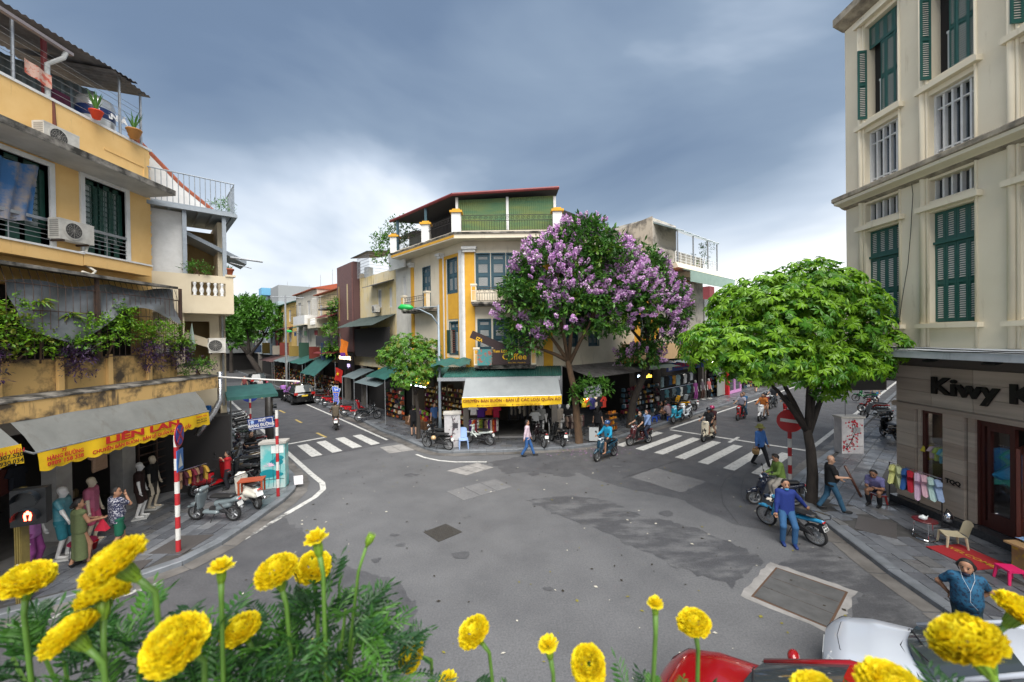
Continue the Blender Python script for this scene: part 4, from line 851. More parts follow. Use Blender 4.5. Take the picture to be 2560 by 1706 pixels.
def shutters(M, x0, x1, z0, z1, leaves, rails=2, open_leaf=False, top=True):
    f = MB(M); wall(f, x0 - .06, x1 + .06, z0 - .06, z1 + .06, -.03, .12, ((x0, x1, z0, z1),)); wo_ = part('window', f, tealwood, MBD)
    bk = MB(M); bk.bx(x0, x1, .14, .16, z0, z1); bk.obj('pane', darkin, wo_); q = (x1 - x0) / leaves; zt = z1 - .42 if top else z1
    for i in range(leaves):
        if top: s_ = MB(M); louvre(s_, x0 + q * i, x0 + q * (i + 1), .1, zt, z1, 0, 1, .09, .05, 0); s_.obj('shutter', [tealwood, slatg], wo_)
        if open_leaf and i == 0:
            s_ = MB(M @ Matrix.Translation((x0, -.02, 0)) @ Matrix.Rotation(R(178), 4, 'Z')); louvre(s_, 0, q * 1.15, 0, z0, zt, 0, 1, .09, .05, 1); s_.obj('shutter', [darkgreen, slatg], wo_); continue
        s_ = MB(M); louvre(s_, x0 + q * i, x0 + q * (i + 1), .1, z0, zt, 0, 1, .09, .05, rails - 1); s_.obj('shutter', [tealwood, slatg], wo_)
    return wo_
I4 = Matrix()
for h in hf: shutters(I4, *h, 2 if h[1] - h[0] > 1 else 1)
shutters(ML, *hl[0], 2, 2, False, False); shutters(ML, *hl[1], 2, 3); wv = shutters(ML, *hl[2], 2, 1, True)
for h in hr: shutters(MR, *h, 2)
g = MB(ML); [g.tube([(-1.3, .05, 4.75 + k * .12), (-.95, .05, 4.75 + k * .12)], .012, 4) for k in range(11)]; g.obj('grille', mat('red_grille', (.24, .05, .03), .6), wv)
# terrace slab, railing, piers, rooftop room
sl = [(-3.95, 5.15), (-4.45, 4.55), (-.25, -.75), (5.15, -.75), (10.4, 3.9), (9.6, 5.0), (4.6, 1.2), (.5, 1.2)]
poly = [(-5.1, 4.1), (-.35, -.8), (5.2, -.8), (11.4, 4.7), (8, 9), (-1.5, 8)]
b = MB(); b.prism(poly, 10.72, 10.95); part('terrace_slab', b, ivory, MBD)
b = MB(); b.prism([(-5.17, 4.12), (-.37, -.86), (5.22, -.86), (11.5, 4.7), (11.3, 4.9), (5.1, -.66), (-.3, -.66), (-5.0, 4.3)], 10.951, 11.04); part('terrace_edge', b, mossy, MBD)
b = MB(); b.M = Matrix(); b.prism([(-5.12, 4.1), (-.36, -.82), (-.33, -.79), (-5.08, 4.13)], 10.78, 10.90); part('amber_fascia', b, amber, MBD)
b = MB(); b.prism([(-5.0, 4.05), (-.3, -.72), (5.15, -.72), (11.2, 4.6), (11.1, 4.75), (5.1, -.58), (-.24, -.58), (-4.88, 4.14)], 11.04, 11.12); part('parapet', b, ivory, MBD)
piers = [(-.22, -.62), (5.05, -.62), (-2.25, 1.42), (-4.85, 4.05)]
for i, (x, y) in enumerate(piers):
    p = part('pier', MB().bx(x - .24, x + .24, y - .2, y + .2, 11.03, 12.05), whitep, MBD); MB().bx(x - .32, x + .32, y - .28, y + .28, 12.05, 12.16).bx(x - .2, x + .2, y - .17, y + .17, 12.161, 12.26).obj('pier_cap', amber, p)
b = MB(); spiral_rail(b, (.05, -.62), (4.8, -.62), 11.1, 11.95); spiral_rail(b, (-.45, -.42), (-2.1, 1.25), 11.1, 11.95); spiral_rail(b, (-2.4, 1.6), (-4.7, 3.9), 11.1, 11.95); part('terrace_railing', b, blackiron, MBD)
b = MB(); b.corr((-.25, .1, 13.0), (5.0, .0, 13.15), (0, 0, -1.95), .11, .014); part('rooftop_room', b, oliveTin, MBD)
for x in (-.27, 2.45, 5.0): part('white_post', MB().bx(x - .07, x + .07, -.06, .06, 11.1, 13.1), whitep, MBD)
b = MB(); rf = [(-5.2, 4.3, 13.12), (-.45, -.35, 13.12), (5.2, -.45, 13.36), (5.2, 6, 13.7), (1, 8, 13.7)]
b.add([(x, y, z) for x, y, z in rf] + [(x, y, z + .05) for x, y, z in rf], [(4, 3, 2, 1, 0), (5, 6, 7, 8, 9)]); part('rooftop_roof', b, mat('roof_under', (.035, .035, .04), .7), MBD)
b = MB()
for (p, q) in zip(rf, rf[1:3]): b.tube([(p[0], p[1], p[2] + .04), (q[0], q[1], q[2] + .04)], .085, 6)
part('roof_edge', b, redTin, MBD)
for x, y in ((-2.3, 1.6), (-4.6, 3.9)): part('roof_post', MB().bx(x - .07, x + .07, y - .07, y + .07, 11.1, 13.1), tealwood, MBD)
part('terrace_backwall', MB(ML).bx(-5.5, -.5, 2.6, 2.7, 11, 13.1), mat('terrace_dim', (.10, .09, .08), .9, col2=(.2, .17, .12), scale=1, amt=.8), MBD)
# balconies
def balcony(M, x0, x1, zb, deep, iron=True):
    b = MB(M); b.bx(x0, x1, -deep, 0, zb, zb + .12); b.bx(x0 + .05, x1 - .05, -deep + .06, 0, zb - .08, zb); bo = part('balcony', b, mossy if iron else ivory, MBD)
    p = MB(M)
    for x in (x0 + .14, x1 - .14): p.bx(x - .14, x + .14, -deep, -deep + .25, zb + .12, zb + .95); p.bx(x - .17, x + .17, -deep - .03, -deep + .28, zb + .95, zb + 1.05)
    p.obj('pier', ivory, bo)
    p = MB(M)
    for x in (x0 + .14, x1 - .14):
        p.bx(x - .09, x + .09, -deep - .012, -deep - .002, zb + .72, zb + .9)
        for k in range(3): p.bx(x - .09 + k * .07, x - .05 + k * .07, -deep - .012, -deep - .002, zb + .2, zb + .68)
    p.obj('pier_inlay', amber, bo)
    r = MB(M); spiral_rail(r, (x0 + .3, -deep + .08), (x1 - .3, -deep + .08), zb + .12, zb + .85, 0, iron); r.obj('railing', blackiron, bo)
balcony(I4, .5, 3.8, 7.3, .8); balcony(I4, .6, 3.85, 3.98, .8); balcony(ML, -5.6, -2.4, 7.22, .9)
CS = thing('coffee_sign', 'dark brown coffee signboard with yellow lettering on the first floor balcony', 'sign', (-.35, 20.38, 4.55))
MB().bx(-.68, 1.25, -.06, .02, -.42, .42).obj('board', mat('sign_brown', (.028, .012, .012), .5), CS); MB().bx(-1.45, -.72, -.06, .02, -.45, .38).obj('picture', mat('sign_picture', (.05, .22, .22), .4, col2=(.35, .08, .05), scale=7, amt=.9, thresh=(.5, .6)), CS)
ygl = plain('e8b400', .5)
text('lettering', 'Tam Lộc', .2, ygl, CS, (-.28, -.07, .27), (RX, 0, 0), bold=.004); text('lettering', 'Coffee', .44, ygl, CS, (.46, -.075, -.03), (RX, 0, 0), bold=.005, extr=.02, w=1.25); text('lettering', 'Since 1962 ~ Hàng Buồm', .09, ygl, CS, (.6, -.07, -.33), (RX, 0, 0))
T2 = thing('tilted_sign', 'fallen brown sign leaning with upside down yellow letters beside the coffee sign', 'sign', (-1.35, 20.42, 5.35)); T2.rotation_euler = (0, R(24), 0)
MB().bx(-.85, 1.0, -.03, .02, -.16, .24).obj('board', _M['sign_brown'], T2); text('lettering', 'VZI', .24, ygl, T2, (-.35, -.04, -.04), (RX, R(180), 0), bold=.006)
# rooftop green tin awning round the ground floor, grey shop awning with yellow banner
b = MB(); b.corr((-.95, -1.4, 3.55), (5.1, -1.4, 3.55), (.15, 1.35, .42), .12, .016); part('tin_awning', b, greenTin, MBD)
b = MB(ML); b.corr((-6.2, -1.1, 3.5), (-.1, -1.1, 3.5), (.0, 1.1, .4), .12, .016); part('tin_awning', b, greenTin, MBD)
b = MB(); b.bx(-1.2, 5.0, -1.44, -1.40, 3.36, 3.54); part('awning_fascia', b, steel, MBD)
part('lintel', MB().bx(-.05, 4.9, .0, .3, 3.3, 3.9), midin, MBD)
for x in (0.05, 4.85): part('shop_pier', MB().bx(x - .15, x + .15, 0, .35, .12, 3.9), midin, MBD)
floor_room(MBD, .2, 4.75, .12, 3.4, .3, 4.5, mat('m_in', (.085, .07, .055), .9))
b = MB(ML); b.bx(-5.8, -.3, 1.6, 1.7, .12, 3.6, 0); b.bx(-5.9, -5.75, 0, 1.6, .12, 3.8, 0); b.bx(-.3, -.1, 0.1, 1.6, .12, 3.8, 0); part('shop_back', b, mat('m_in2', (.09, .07, .05), .9), MBD)
part('step', MB().bx(.2, 4.7, -.12, .3, .1, .2), mat('step_stone'), MBD)
A3 = thing('shop_awning', 'pale grey shop awning with a flat yellow banner under the coffee balcony', 'awning', (AX, AY, 0))
b = MB(); n = 18
b.grid([[(.24 + 4.65 * i / n, -1.5, 3.5) for i in range(n + 1)], [(.20 + 4.72 * i / n, -1.95 + .02 * math.sin(i * 1.3), 3.02) for i in range(n + 1)], [(.16 + 4.78 * i / n, -2.3, 2.62 + .02 * i / n) for i in range(n + 1)]]); b.obj('canopy', mat('awning_pale', (.27, .295, .305), .6, col2=(.21, .23, .24), scale=1.5, amt=.8, bump=.12, transl=.15), A3, True)
b = MB(); b.grid([[(.14 + 4.82 * i / 30, -2.31, 2.64 + .06 * i / 30) for i in range(31)], [(.14 + 4.82 * i / 30, -2.33 + .025 * math.sin(i * .9), 2.42) for i in range(31)], [(.16 + 4.8 * i / 30, -2.32 + .04 * math.sin(i * .7), 2.16 + .1 * i / 30) for i in range(31)]]); b.obj('banner', yelcloth, A3, True)
b = MB(); b.tube([(.14, -2.3, 2.64), (4.96, -2.3, 2.70)], .02, 5); b.obj('awning_bar', steel, A3)
text('lettering', 'CHUYÊN BÁN BUÔN - BÁN LẺ CÁC LOẠI QUẦN ÁO', .20, plain('7a3512', .7), A3, (2.55, -2.37, 2.50), (RX, R(-.7), 0), bold=.004); text('lettering', 'ĐC: 127 HÀNG BUỒM - HÀ NỘI          ĐT: 0986 419 266 - 0904 680 009', .1, plain('7a3512', .7), A3, (2.4, -2.38, 2.28), (RX, R(-.7), 0)); text('lettering', 'Lan Anh', .14, plain('3a1a10', .7), A3, (.5, -2.37, 2.52), (RX, 0, 0), shear=.3)
tg = thing('fabric_shade', 'crumpled dark green shade cloth rolled above the corner shop', 'shade', (-3.6, 20.9, 3.9)); rows = []
for j in range(5): rows.append([(-.6 + 2.0 * i / 16, .3 - .25 * j + .04 * math.sin(i * 1.9), .55 - .08 * j + .05 * math.sin(i * 1.1 + j)) for i in range(17)])
MB().grid(rows).obj('cloth', tarpdark, tg, True)
# shelves of packets and jars in the open shop on the left flank
SH = thing('goods_shelves', 'shop shelves crowded with jars and packets under the amber corner building', 'shelves', (AX, AY, 0), ROT_LR)
b = MB()
for z in (.55, .85, 1.15, 1.45, 1.75, 2.05, 2.35): b.bx(-5.7, -1.0, .7, 1.15, z - .03, z)
for x in (-5.7, -4.3, -2.9, -1.0): b.bx(x - .03, x + .03, .7, 1.15, .12, 2.7)
b.obj('shelf', mat('shelf_wood', (.12, .06, .03), .6), SH)
for k, z in enumerate((.55, .85, 1.15, 1.45, 1.75, 2.05, 2.35)):
    goods_bank(SH, -5.65, -1.05, .72, .95, z, z + .27, 34, 1, [('c08a30', 'd8c088', '5a2818', 'e0d8c0', '8c1c1c'), ('e0d8c8', '3a2a1c', 'c8b070', '6a1a5a'), ('7a1d2a', 'c8a040', '2d5a2a', 'd0c4b0')][k % 3], 20 + k, 'jars')
ST = thing('goods_stand', 'low stand heaped with bagged snacks in front of the corner shop', 'stand', (AX, AY, 0), ROT_LR)
b = MB(); b.bx(-5.6, -3.2, -.75, .1, .12, .6); b.obj('crate_base', mat('crate_wood', (.20, .10, .045), .7, col2=(.12, .06, .03), scale=5, amt=.8), ST)
goods_bank(ST, -5.5, -3.3, -.6, .0, .6, .85, 12, 1, ('c84a2a', '7a9a2a', '8a1d5a', 'd8a030', '5a3a22'), 31, 'snack_bags', 1.2); goods_bank(ST, -5.5, -3.3, -.3, .2, .85, 1.1, 10, 1, ('86b030', 'd8c098', 'a8305a', '7a4a90'), 32, 'snack_bags', 1.1)
tx = thing('shop_sign', 'glowing yellow shop lettering above the jar shelves', 'sign', (-5.2, 22.6, 3.05), ROT_LR); MB().bx(-1.3, 1.3, 0, .06, -.22, .22).obj('board', plain('17120c'), tx); text('lettering', 'Cốm Gạo', .36, mat('neon_yellow', (.8, .5, .05), .5, emit=(1, .55, .05), es=1.6), tx, (0, -.02, 0), (RX, 0, 0), bold=.008)
ln = thing('strip_lamp', 'cool white strip lamp inside the jar shop', 'lamp', (-5.6, 23.2, 2.75), ROT_LR); MB().bx(-.9, .9, -.03, .03, -.02, .02).obj('tube', mat('tube_light', (.8, .9, 1), .5, emit=(.75, .88, 1), es=5), ln)
# ---------------------------------------------------------------- terraces of houses along both streets
def house(name, label, org, rot, w_, h, wallm, holes=(), depth=8, roof=None, roofm=None, z0=3.4):
    """local x 0..w_ along the facade, outward = -y"""
    t = thing(name, label, 'building', (org[0], org[1], 0), rot)
    b = MB(); wall(b, 0, w_, z0, h, 0, .25, [q[:4] for q in holes]); b.bx(0, .2, .25, depth, z0, h); b.bx(w_ - .2, w_, .25, depth, z0, h); b.bx(.2, w_ - .2, depth - .2, depth, z0, h); b.bx(0.01, w_ - .01, .26, depth - .01, h - .15, h - .01); part('wall', b, wallm, t)
    part('inner_core', MB().bx(.25, w_ - .25, .5, depth - .3, .1, h - .3), darkin, t)
    for q in holes:
        x0, x1, a, c = q[:4]; m_ = q[4] if len(q) > 4 else whitep
        f = MB(); wall(f, x0, x1, a, c, .06, .14, ((x0 + .07, (x0 + x1) / 2 - .03, a + .07, c - .07), ((x0 + x1) / 2 + .03, x1 - .07, a + .07, c - .07))); wo_ = part('window', f, m_, t)
        MB().bx(x0 + .02, x1 - .02, .15, .16, a + .02, c - .02).obj('pane', glass, wo_)
    if roof: part('roof', MB().yz([(-.4, h), (-.4, h + .08), (depth / 2, h + roof), (depth, h + .08), (depth, h)], -.15, w_ + .15), roofm or terra, t)
    for x in (0, w_ - .22): part('shop_pier', MB().bx(x, x + .22, .02, .4, .12, z0), midin, t)
    return t
def grille_box(t, x0, x1, z0, z1, d, m=blackiron, n=9):
    b = MB()
    for i in range(n + 1): x = x0 + (x1 - x0) * i / n; b.tube([(x, -d, z0), (x, -d, z1)], .012, 4)
    for z in (z0, (z0 + z1) / 2, z1): b.tube([(x0, 0, z), (x0, -d, z), (x1, -d, z), (x1, 0, z)], .014, 4)
    return part('balcony_grille', b, m, t)
def slab_balcony(t, x0, x1, z, d, m, wallh=.9, wm=None):
    b = MB(); b.bx(x0, x1, -d, 0, z - .12, z); bo = part('balcony', b, m, t)
    if wm: MB().bx(x0, x1, -d, -d + .08, z, z + wallh).bx(x0, x0 + .08, -d + .08, 0, z, z + wallh).bx(x1 - .08, x1, -d + .08, 0, z, z + wallh).obj('balcony_wall', wm, bo)
    return bo
def sloped(t, name, x0, x1, y0, z0, y1, z1, m, corr=False):
    b = MB()
    if corr: b.corr((x0, y1, z1), (x1, y1, z1), (0, y0 - y1, z0 - z1), .14, .016)
    else: b.yz([(y0, z0), (y1, z1), (y1, z1 - .05), (y0, z0 - .05)], x0, x1)
    return part(name, b, m, t)
def LRow(s): p = Vector((AX, AY)) + DL * s; return (p.x, p.y)
# white slip house next to the corner building (local x runs from far end towards the camera)
H1 = house('slip_house', 'narrow white house with a rooftop vine next to the amber corner building', LRow(8.2), ROT_LR, 2.3, 10.9, mat('offwhite', (.64, .62, .56), .9, col2=(.5, .48, .43), scale=1.5, amt=.8, streak=((.25, .22, .18), .6, .58)), [(1.0, 1.5, 8.3, 9.7)])
part('parapet', MB().bx(-.05, 2.3, -.5, -.4, 10.2, 11.4), whitep, H1); part('roof_room', MB().bx(.1, 1.8, 1, 4, 10.9, 12.8), mat('grey_wall2', (.33, .33, .31), .9), H1); sloped(H1, 'roof', -.8, 2.0, .3, 12.7, 2.5, 13.1, tin)
# yellow house with green tin canopy
H2 = house('yellow_house', 'stained yellow house with a dark tin canopy beside the brown slatted facade', LRow(15.0), ROT_LR, 6.75, 10.5, mat('lemon_plaster', (.66, .52, .24), .9, col2=(.62, .57, .46), scale=.7, amt=.9, streak=((.16, .11, .06), .8, .56), detail=9), [(3.6, 4.3, 7.9, 9.3), (5.6, 6.1, 7.8, 9.2)])
sloped(H2, 'tin_canopy', -.6, 6.7, -1.7, 6.5, .0, 7.3, mat('dark_tin', (.05, .07, .065), .6, col2=(.03, .045, .04), scale=2, amt=.8), True)
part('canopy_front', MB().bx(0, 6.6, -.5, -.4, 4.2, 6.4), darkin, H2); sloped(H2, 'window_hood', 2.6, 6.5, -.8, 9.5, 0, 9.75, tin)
b = MB(); [b.tube([(x, -.2, 10.5), (x, -.2, 12.3)], .015, 4) for x in [.1 + .22 * i for i in range(12)]]; [b.tube([(.1, -.2, z), (2.6, -.2, z), (2.6, 1.5, z)], .015, 4) for z in [10.6 + .25 * i for i in range(8)]]; part('roof_cage', b, steel, H2); sloped(H2, 'cage_roof', -.6, 2.9, -.5, 12.3, 2, 12.7, _M['dark_tin'])
part('roof_drum', MB().lathe([(.35, 0), (.35, .8), (.3, .85)], 14, (1.2, .3, 10.5)), mat('drum', (.4, .42, .42), .4, metal=.5), H2)
p = LRow(11.0); ac_unit((p[0] - .25, p[1] - .2, 7.55), ROT_LR, 'air conditioner on the stained yellow house above the dark canopy', .8)
# brown slatted facade
H3 = house('slatted_house', 'house with a tall projecting facade of brown vertical slats', LRow(18.8), ROT_LR, 3.9, 11.0, mat('buff', (.52, .42, .25), .9), [])
for k in range(22): part('slat', MB().bx(.1 + k * .165, .235 + k * .165, -.62, -.5, 4.55, 11.9), brownwood, H3)
part('facade_box', MB().bx(.05, 3.8, -.5, .1, 4.5, 11.95), mat('brown_dark', (.085, .04, .04), .7), H3); part('slot_window', MB().bx(2.6, 2.78, -.66, -.48, 7.2, 10.2), mat('lit_slot', (.45, .36, .2), .5), H3); part('slot_window', MB().bx(.5, .66, -.66, -.48, 7.2, 10.2), mat('gold_slot', (.25, .17, .05), .5), H3)
ns = thing('nail_salon_sign', 'dark signboard with glowing letters below the brown slats', 'sign', LRow(16.7) + (3.75,), ROT_LR); MB().bx(-1.9, 1.9, -.72, -.6, -.75, .7).obj('board', plain('160e10', .4), ns); text('lettering', 'MON SPA NAIL', .42, mat('neon_warm', (.8, .6, .4), .5, emit=(1, .75, .5), es=1.4), ns, (0, -.74, .25), (RX, 0, 0), bold=.006); text('lettering', 'spa', .5, mat('neon_pink', (.5, .4, .7), .5, emit=(.5, .4, .8), es=.8), ns, (.9, -.74, -.3), (RX, 0, 0))
# ochre-gabled house with balconies
H4 = house('balcony_house', 'ochre gabled house with dark balconies and red hoods beyond the brown slats', LRow(27), ROT_LR, 8.1, 10.2, mat('pale_ochre', (.62, .50, .29), .9, col2=(.55, .42, .22), scale=1, amt=.8, streak=((.2, .15, .1), .6, .58)), [(.6, 1.6, 7.4, 9.2), (5.5, 6.6, 7.6, 9.4), (3.0, 4.0, 4.6, 6.2)], 8, 1.6)
slab_balcony(H4, 4.2, 8.0, 8.5, 1.1, mossy); grille_box(H4, 4.3, 7.9, 8.5, 9.6, 1.1); slab_balcony(H4, 3.2, 8.0, 5.0, 1.1, mossy, .95, mat('dark_grey_panel', (.05, .05, .055), .6)); sloped(H4, 'red_hood', 3.4, 8.2, -1.2, 7.7, 0, 8.2, redTin); sloped(H4, 'red_hood', 2.8, 8.2, -1.3, 4.3, 0, 4.7, redTin); slab_balcony(H4, 0, 3.3, 6.9, 1.0, ivory, .9, ivory); grille_box(H4, .2, 3.2, 7.8, 9.9, .6, whitep, 10)
for i in range(5): part('baluster', MB().lathe(baluster_prof(.6, .1), 8, (1.4 + i * .35, -1.04, 7.1)), whitep, H4, True)
H5 = house('grey_house', 'pale grey house with hanging banners and a baluster balcony farther up the street', LRow(36), ROT_LR, 8.8, 11, mat('pale_wall', (.55, .52, .45), .9, col2=(.42, .39, .33), scale=1, amt=.8, streak=((.2, .17, .13), .6, .58)), [(1.0, 2.0, 5.0, 6.6), (4.5, 5.6, 5.2, 6.8), (1.0, 2.2, 8.2, 10), (5, 6.2, 8.2, 10)], 8, 1.2)
slab_balcony(H5, 3.8, 8.6, 7.3, 1.2, ivory, .9, whitep); grille_box(H5, .3, 3.3, 7.6, 9.6, .7)
H6 = house('yellow_house', 'tall yellow house with dark red panel sign halfway up the left street', LRow(46), ROT_LR, 9.8, 10.3, mat('yellow3', (.60, .42, .14), .9, col2=(.5, .33, .1), scale=1, amt=.8), [(2, 3.2, 5.4, 7), (6, 7.2, 5.4, 7), (2, 3.2, 8, 9.5), (6, 7.2, 8, 9.5)], 8, 1.2, greenTin)
part('red_panel', MB().bx(.2, 1.4, -.5, -.4, 4.0, 8.6), mat('crimson', (.26, .015, .03), .6), H6)
H7 = house('teal_house', 'house with a teal and blue rooftop storey at the bend of the street', LRow(62), ROT_LR, 15.5, 11.2, mat('pale_blue', (.34, .42, .46), .9, col2=(.28, .3, .3), scale=1, amt=.8), [(2, 3.5, 5, 7), (6, 7.5, 5, 7), (10, 11.5, 5, 7), (2, 3.5, 8.5, 10.3), (10, 11.5, 8.5, 10.3)], 10)
part('roof_storey', MB().bx(0, 7, .5, 6, 11.2, 14.0), greenTin, H7); part('roof_storey', MB().bx(7.2, 15, .2, 6, 11.2, 13.6), mat('grey_side', (.30, .31, .32), .9), H7); part('blue_hood', MB().bx(7.2, 9.5, -1, .2, 12.6, 13.7), mat('sky_blue', (.13, .36, .55), .6), H7)
H8 = house('far_house', 'pale block closing the far end of the left street', LRow(84), ROT_LR, 21, 12, mat('far_wall', (.44, .43, .40), .9, col2=(.3, .29, .27), scale=.5, amt=.8), [(2 + 4 * i, 3.6 + 4 * i, z, z + 1.6) for i in range(5) for z in (4.6, 7.6)], 10)
# left side of the left street, beyond the beige house (mostly behind the tree)
for k, (s0, w_, h, col, lb) in enumerate(((24, 10, 9.5, (.55, .44, .25), 'buff house behind the big street tree on the left pavement'), (34, 12, 8.5, (.46, .42, .36), 'grey shop house behind the far street tree on the left'), (46, 18, 9.0, (.5, .40, .28), 'tan shop house far along the left pavement'), (64, 24, 10, (.40, .39, .37), 'distant grey block on the left where the street bends'))):
    p = SL(s0, .2); hh = house('shop_house', lb, p, ROT_LL, w_, h, mat('lrow%d' % k, col, .9, col2=tuple(x * .75 for x in col), scale=1, amt=.8), [(1.5 + 3.5 * i, 2.7 + 3.5 * i, 4.6, 6.4) for i in range(int(w_ / 3.6))], 8)
    sloped(hh, 'awning', 0, w_, -1.8, 2.9, 0, 3.5, greenTin)
# houses at the end of the left street, across the bend
for k, (s0, n0, w_, h, col) in enumerate(((88, -9, 14, 11, (.5, .46, .38)), (90, 5, 10, 13, (.45, .47, .48)), (92, 15, 16, 12, (.5, .42, .3)))):
    p = SL(s0, n0); th = math.atan2(NL.y, NL.x)
    house('end_house', 'house closing the view at the end of the left street, %s' % ('left one', 'tall middle one', 'right one')[k], p, th, w_, h, mat('endw%d' % k, col, .9, col2=tuple(x * .75 for x in col), scale=.6, amt=.8), [(1.5 + 3.3 * i, 2.9 + 3.3 * i, z, z + 1.7) for i in range(int(w_ / 3.6)) for z in (4.2, 7.4)], 8)
# street-level awnings and dark shops of the left street's right side
def front(s0, s1, m, label, drop=.9, z=3.5, d=1.9, fill='goods', seed=1, name='shop_awning'):
    t = thing(name, label, 'awning', LRow(s1) + (0,), ROT_LR); L_ = s1 - s0; n = int(L_ * 2); b = MB(); rr = random.Random(seed)
    rows = []
    for j in range(4): rows.append([(L_ * i / n, -d * j / 3, z - drop * (j / 3) ** 1.2 + .03 * math.sin(i * 1.3 + seed)) for i in range(n + 1)])
    b.grid(rows); b.obj('canopy', m, t, True)
    b = MB(); [b.tube([(x, -d + .05, .12), (x, -d + .05, z - drop)], .025, 5) for x in (.1, L_ - .1)]; b.obj('awning_pole', steel, t)
    if fill: goods_bank(t, .2, L_ - .2, -.5, -.1, .2, 2.2, int(L_ * 4), 6, ('8c1c1c', 'c8a040', '2d5a2a', 'd0c4b0', '303040', '6a3a20', 'c05a2a'), seed, 'shop_goods')
    return t
front(6.2, 9.4, greenTin, 'green tin awning over the yellow banner shop on the left street', .7, 3.7, 1.8, 'g', 41)
t_ = thing('shop_awning', 'slate grey folding awning over the snack shop', 'awning', LRow(10.6) + (0,), ROT_LR); b = MB(); b.grid([[(0, -.5, 3.1), (1.9, -.5, 3.1), (3.6, -.5, 3.1)], [(-.2, -2.1, 2.5), (1.9, -2.1, 2.5), (3.8, -2.1, 2.5)]]); b.obj('canopy', mat('slate_cloth', (.12, .16, .17), .7, col2=(.09, .12, .13), scale=2, amt=.7), t_); MB().bx(.3, 3.4, -.52, -.45, 3.1, 3.45).obj('banner', yelcloth, t_)
front(12.2, 15, mat('slate_cloth'), 'grey awning beside the glowing nail salon sign', .6, 3.2, 1.6, None, 42)
front(19.5, 24.5, tarpdark, 'dark teal tarpaulin awning drooping over the pavement', 1.9, 4.3, 2.4, 'g', 43)
front(24.5, 30, tarpdark, 'teal awning propped beside the second street lamp', .8, 4.0, 2.2, 'g', 44)
front(31, 38, mat('slate_cloth'), 'grey awning over the crowded shop past the second street lamp', .7, 3.8, 2.2, 'g', 45); front(39, 48, mat('brown_dark'), 'dark brown awning far along the left street', .6, 3.5, 2.2, 'g', 46)
# ---------------------------------------------------------------- right street, left side
def RRow(s): p = Vector((2.3, AY)) + DR * s; return (p.x, p.y)
G1 = house('grey_house', 'grey stained house with a blank flank wall and glass roofed terrace behind the blossom tree', RRow(11.2), ROT_RL, 7.5, 12.0, mat('dirty_white', (.50, .47, .41), .9, col2=(.13, .12, .11), scale=1.1, amt=.9, detail=11, thresh=(.48, .68)), [(.8, 1.6, 10.0, 11.6), (2.5, 3.3, 10.0, 11.6), (1, 2, 6, 7.8), (4, 5, 6, 7.8)], 7)
part('flank_wall', MB().yz([(.4, 9), (.4, 14.3), (7, 13.4), (7, 9)], -.06, -.005), stained, G1); part('flank_wall', MB().yz([(-.3, 9.0), (-.3, 10.5), (.4, 10.7), (.4, 9)], -.06, .0), stained, G1)
part('upper_wall', MB().bx(0, 3.6, .4, 6, 12, 14.2), mat('dirty_white'), G1)
b = MB(); b.yz([(-1.3, 13.0), (-1.3, 13.06), (1, 14.2), (1, 14.1)], .1, 7.6); part('glass_roof', b, mat('roof_glass', (.28, .36, .36), .2, col2=(.18, .24, .24), scale=2, amt=.7), G1)
b = MB(); [b.bx(x - .04, x + .04, -1.25, -1.17, 10.8, 13.0) for x in (.5, 3.0, 5.6, 7.4)]; [b.tube([(x, -1.3, 13.1), (x, 1, 14.25)], .03, 4) for x in [.1 + 1.25 * i for i in range(7)]]; part('roof_frame', b, steel, G1)
b = MB(); [b.tube([(0.2, -1.2, z), (7.4, -1.2, z)], .022, 4) for z in (10.9, 11.1, 11.3, 11.5)]; [b.tube([(x, -1.2, 10.7), (x, -1.2, 11.5)], .03, 4) for x in [.2 + .8 * i for i in range(10)]]; part('terrace_railing', b, whitep, G1)
part('terrace_slab', MB().yz([(-1.5, 10.3), (-1.3, 10.7), (0, 10.7), (0, 10.2)], 0, 8), ivory, G1); part('green_panel', MB().yz([(-2.0, 9.3), (-2.0, 10.1), (-1.95, 10.1), (-1.95, 9.3)], .8, 9), mat('mint_panel', (.30, .42, .36), .6, col2=(.22, .32, .28), scale=2, amt=.6), G1); sloped(G1, 'mint_roof', .8, 9, -2.0, 10.12, -1.0, 10.35, mat('mint_panel'))
sloped(G1, 'tile_hood', -1.2, 2.5, -1.6, 9.4, .2, 10.2, terra); part('hood_box', MB().bx(-1.2, 2.4, -1.5, .0, 8.8, 9.35), ivory, G1)
G0 = house('shop_house', 'dim amber shop house behind the blossom tree trunks', RRow(7.9), ROT_RL, 3.3, 8.6, amber, [(.8, 2.2, 5.4, 7.2)], 7)
part('balcony_band', MB().bx(-1.5, 3.3, -1.2, 0, 3.9, 5.0), mat('peach_band', (.62, .42, .22), .85, col2=(.5, .33, .17), scale=1.2, amt=.7), G0); part('balcony_band', MB().bx(0, 7.5, -1.2, 0, 3.9, 4.9), mat('peach_band'), G1)
G2 = house('shop_house', 'low white shop house with a red rooftop tank past the grey house', RRow(19), ROT_RL, 9, 8.6, whitep, [(1 + 2 * i, 2 + 2 * i, 5, 7) for i in range(4)], 8)
part('red_tank', MB().bx(6.0, 7.2, 2, 3, 8.6, 10.4), mat('red_box', (.16, .025, .03), .6), G2)
G3 = house('shop_house', 'cream shop house along the right street behind the green tree', RRow(28.2), ROT_RL, 12, 8.2, cream, [(1 + 2.5 * i, 2.2 + 2.5 * i, 5, 6.8) for i in range(4)], 8)
G4 = house('shop_house', 'ochre shop house far along the right street', RRow(40.5), ROT_RL, 20, 8.8, mat('lrow0'), [(1 + 3 * i, 2.4 + 3 * i, 5, 6.8) for i in range(6)], 8)
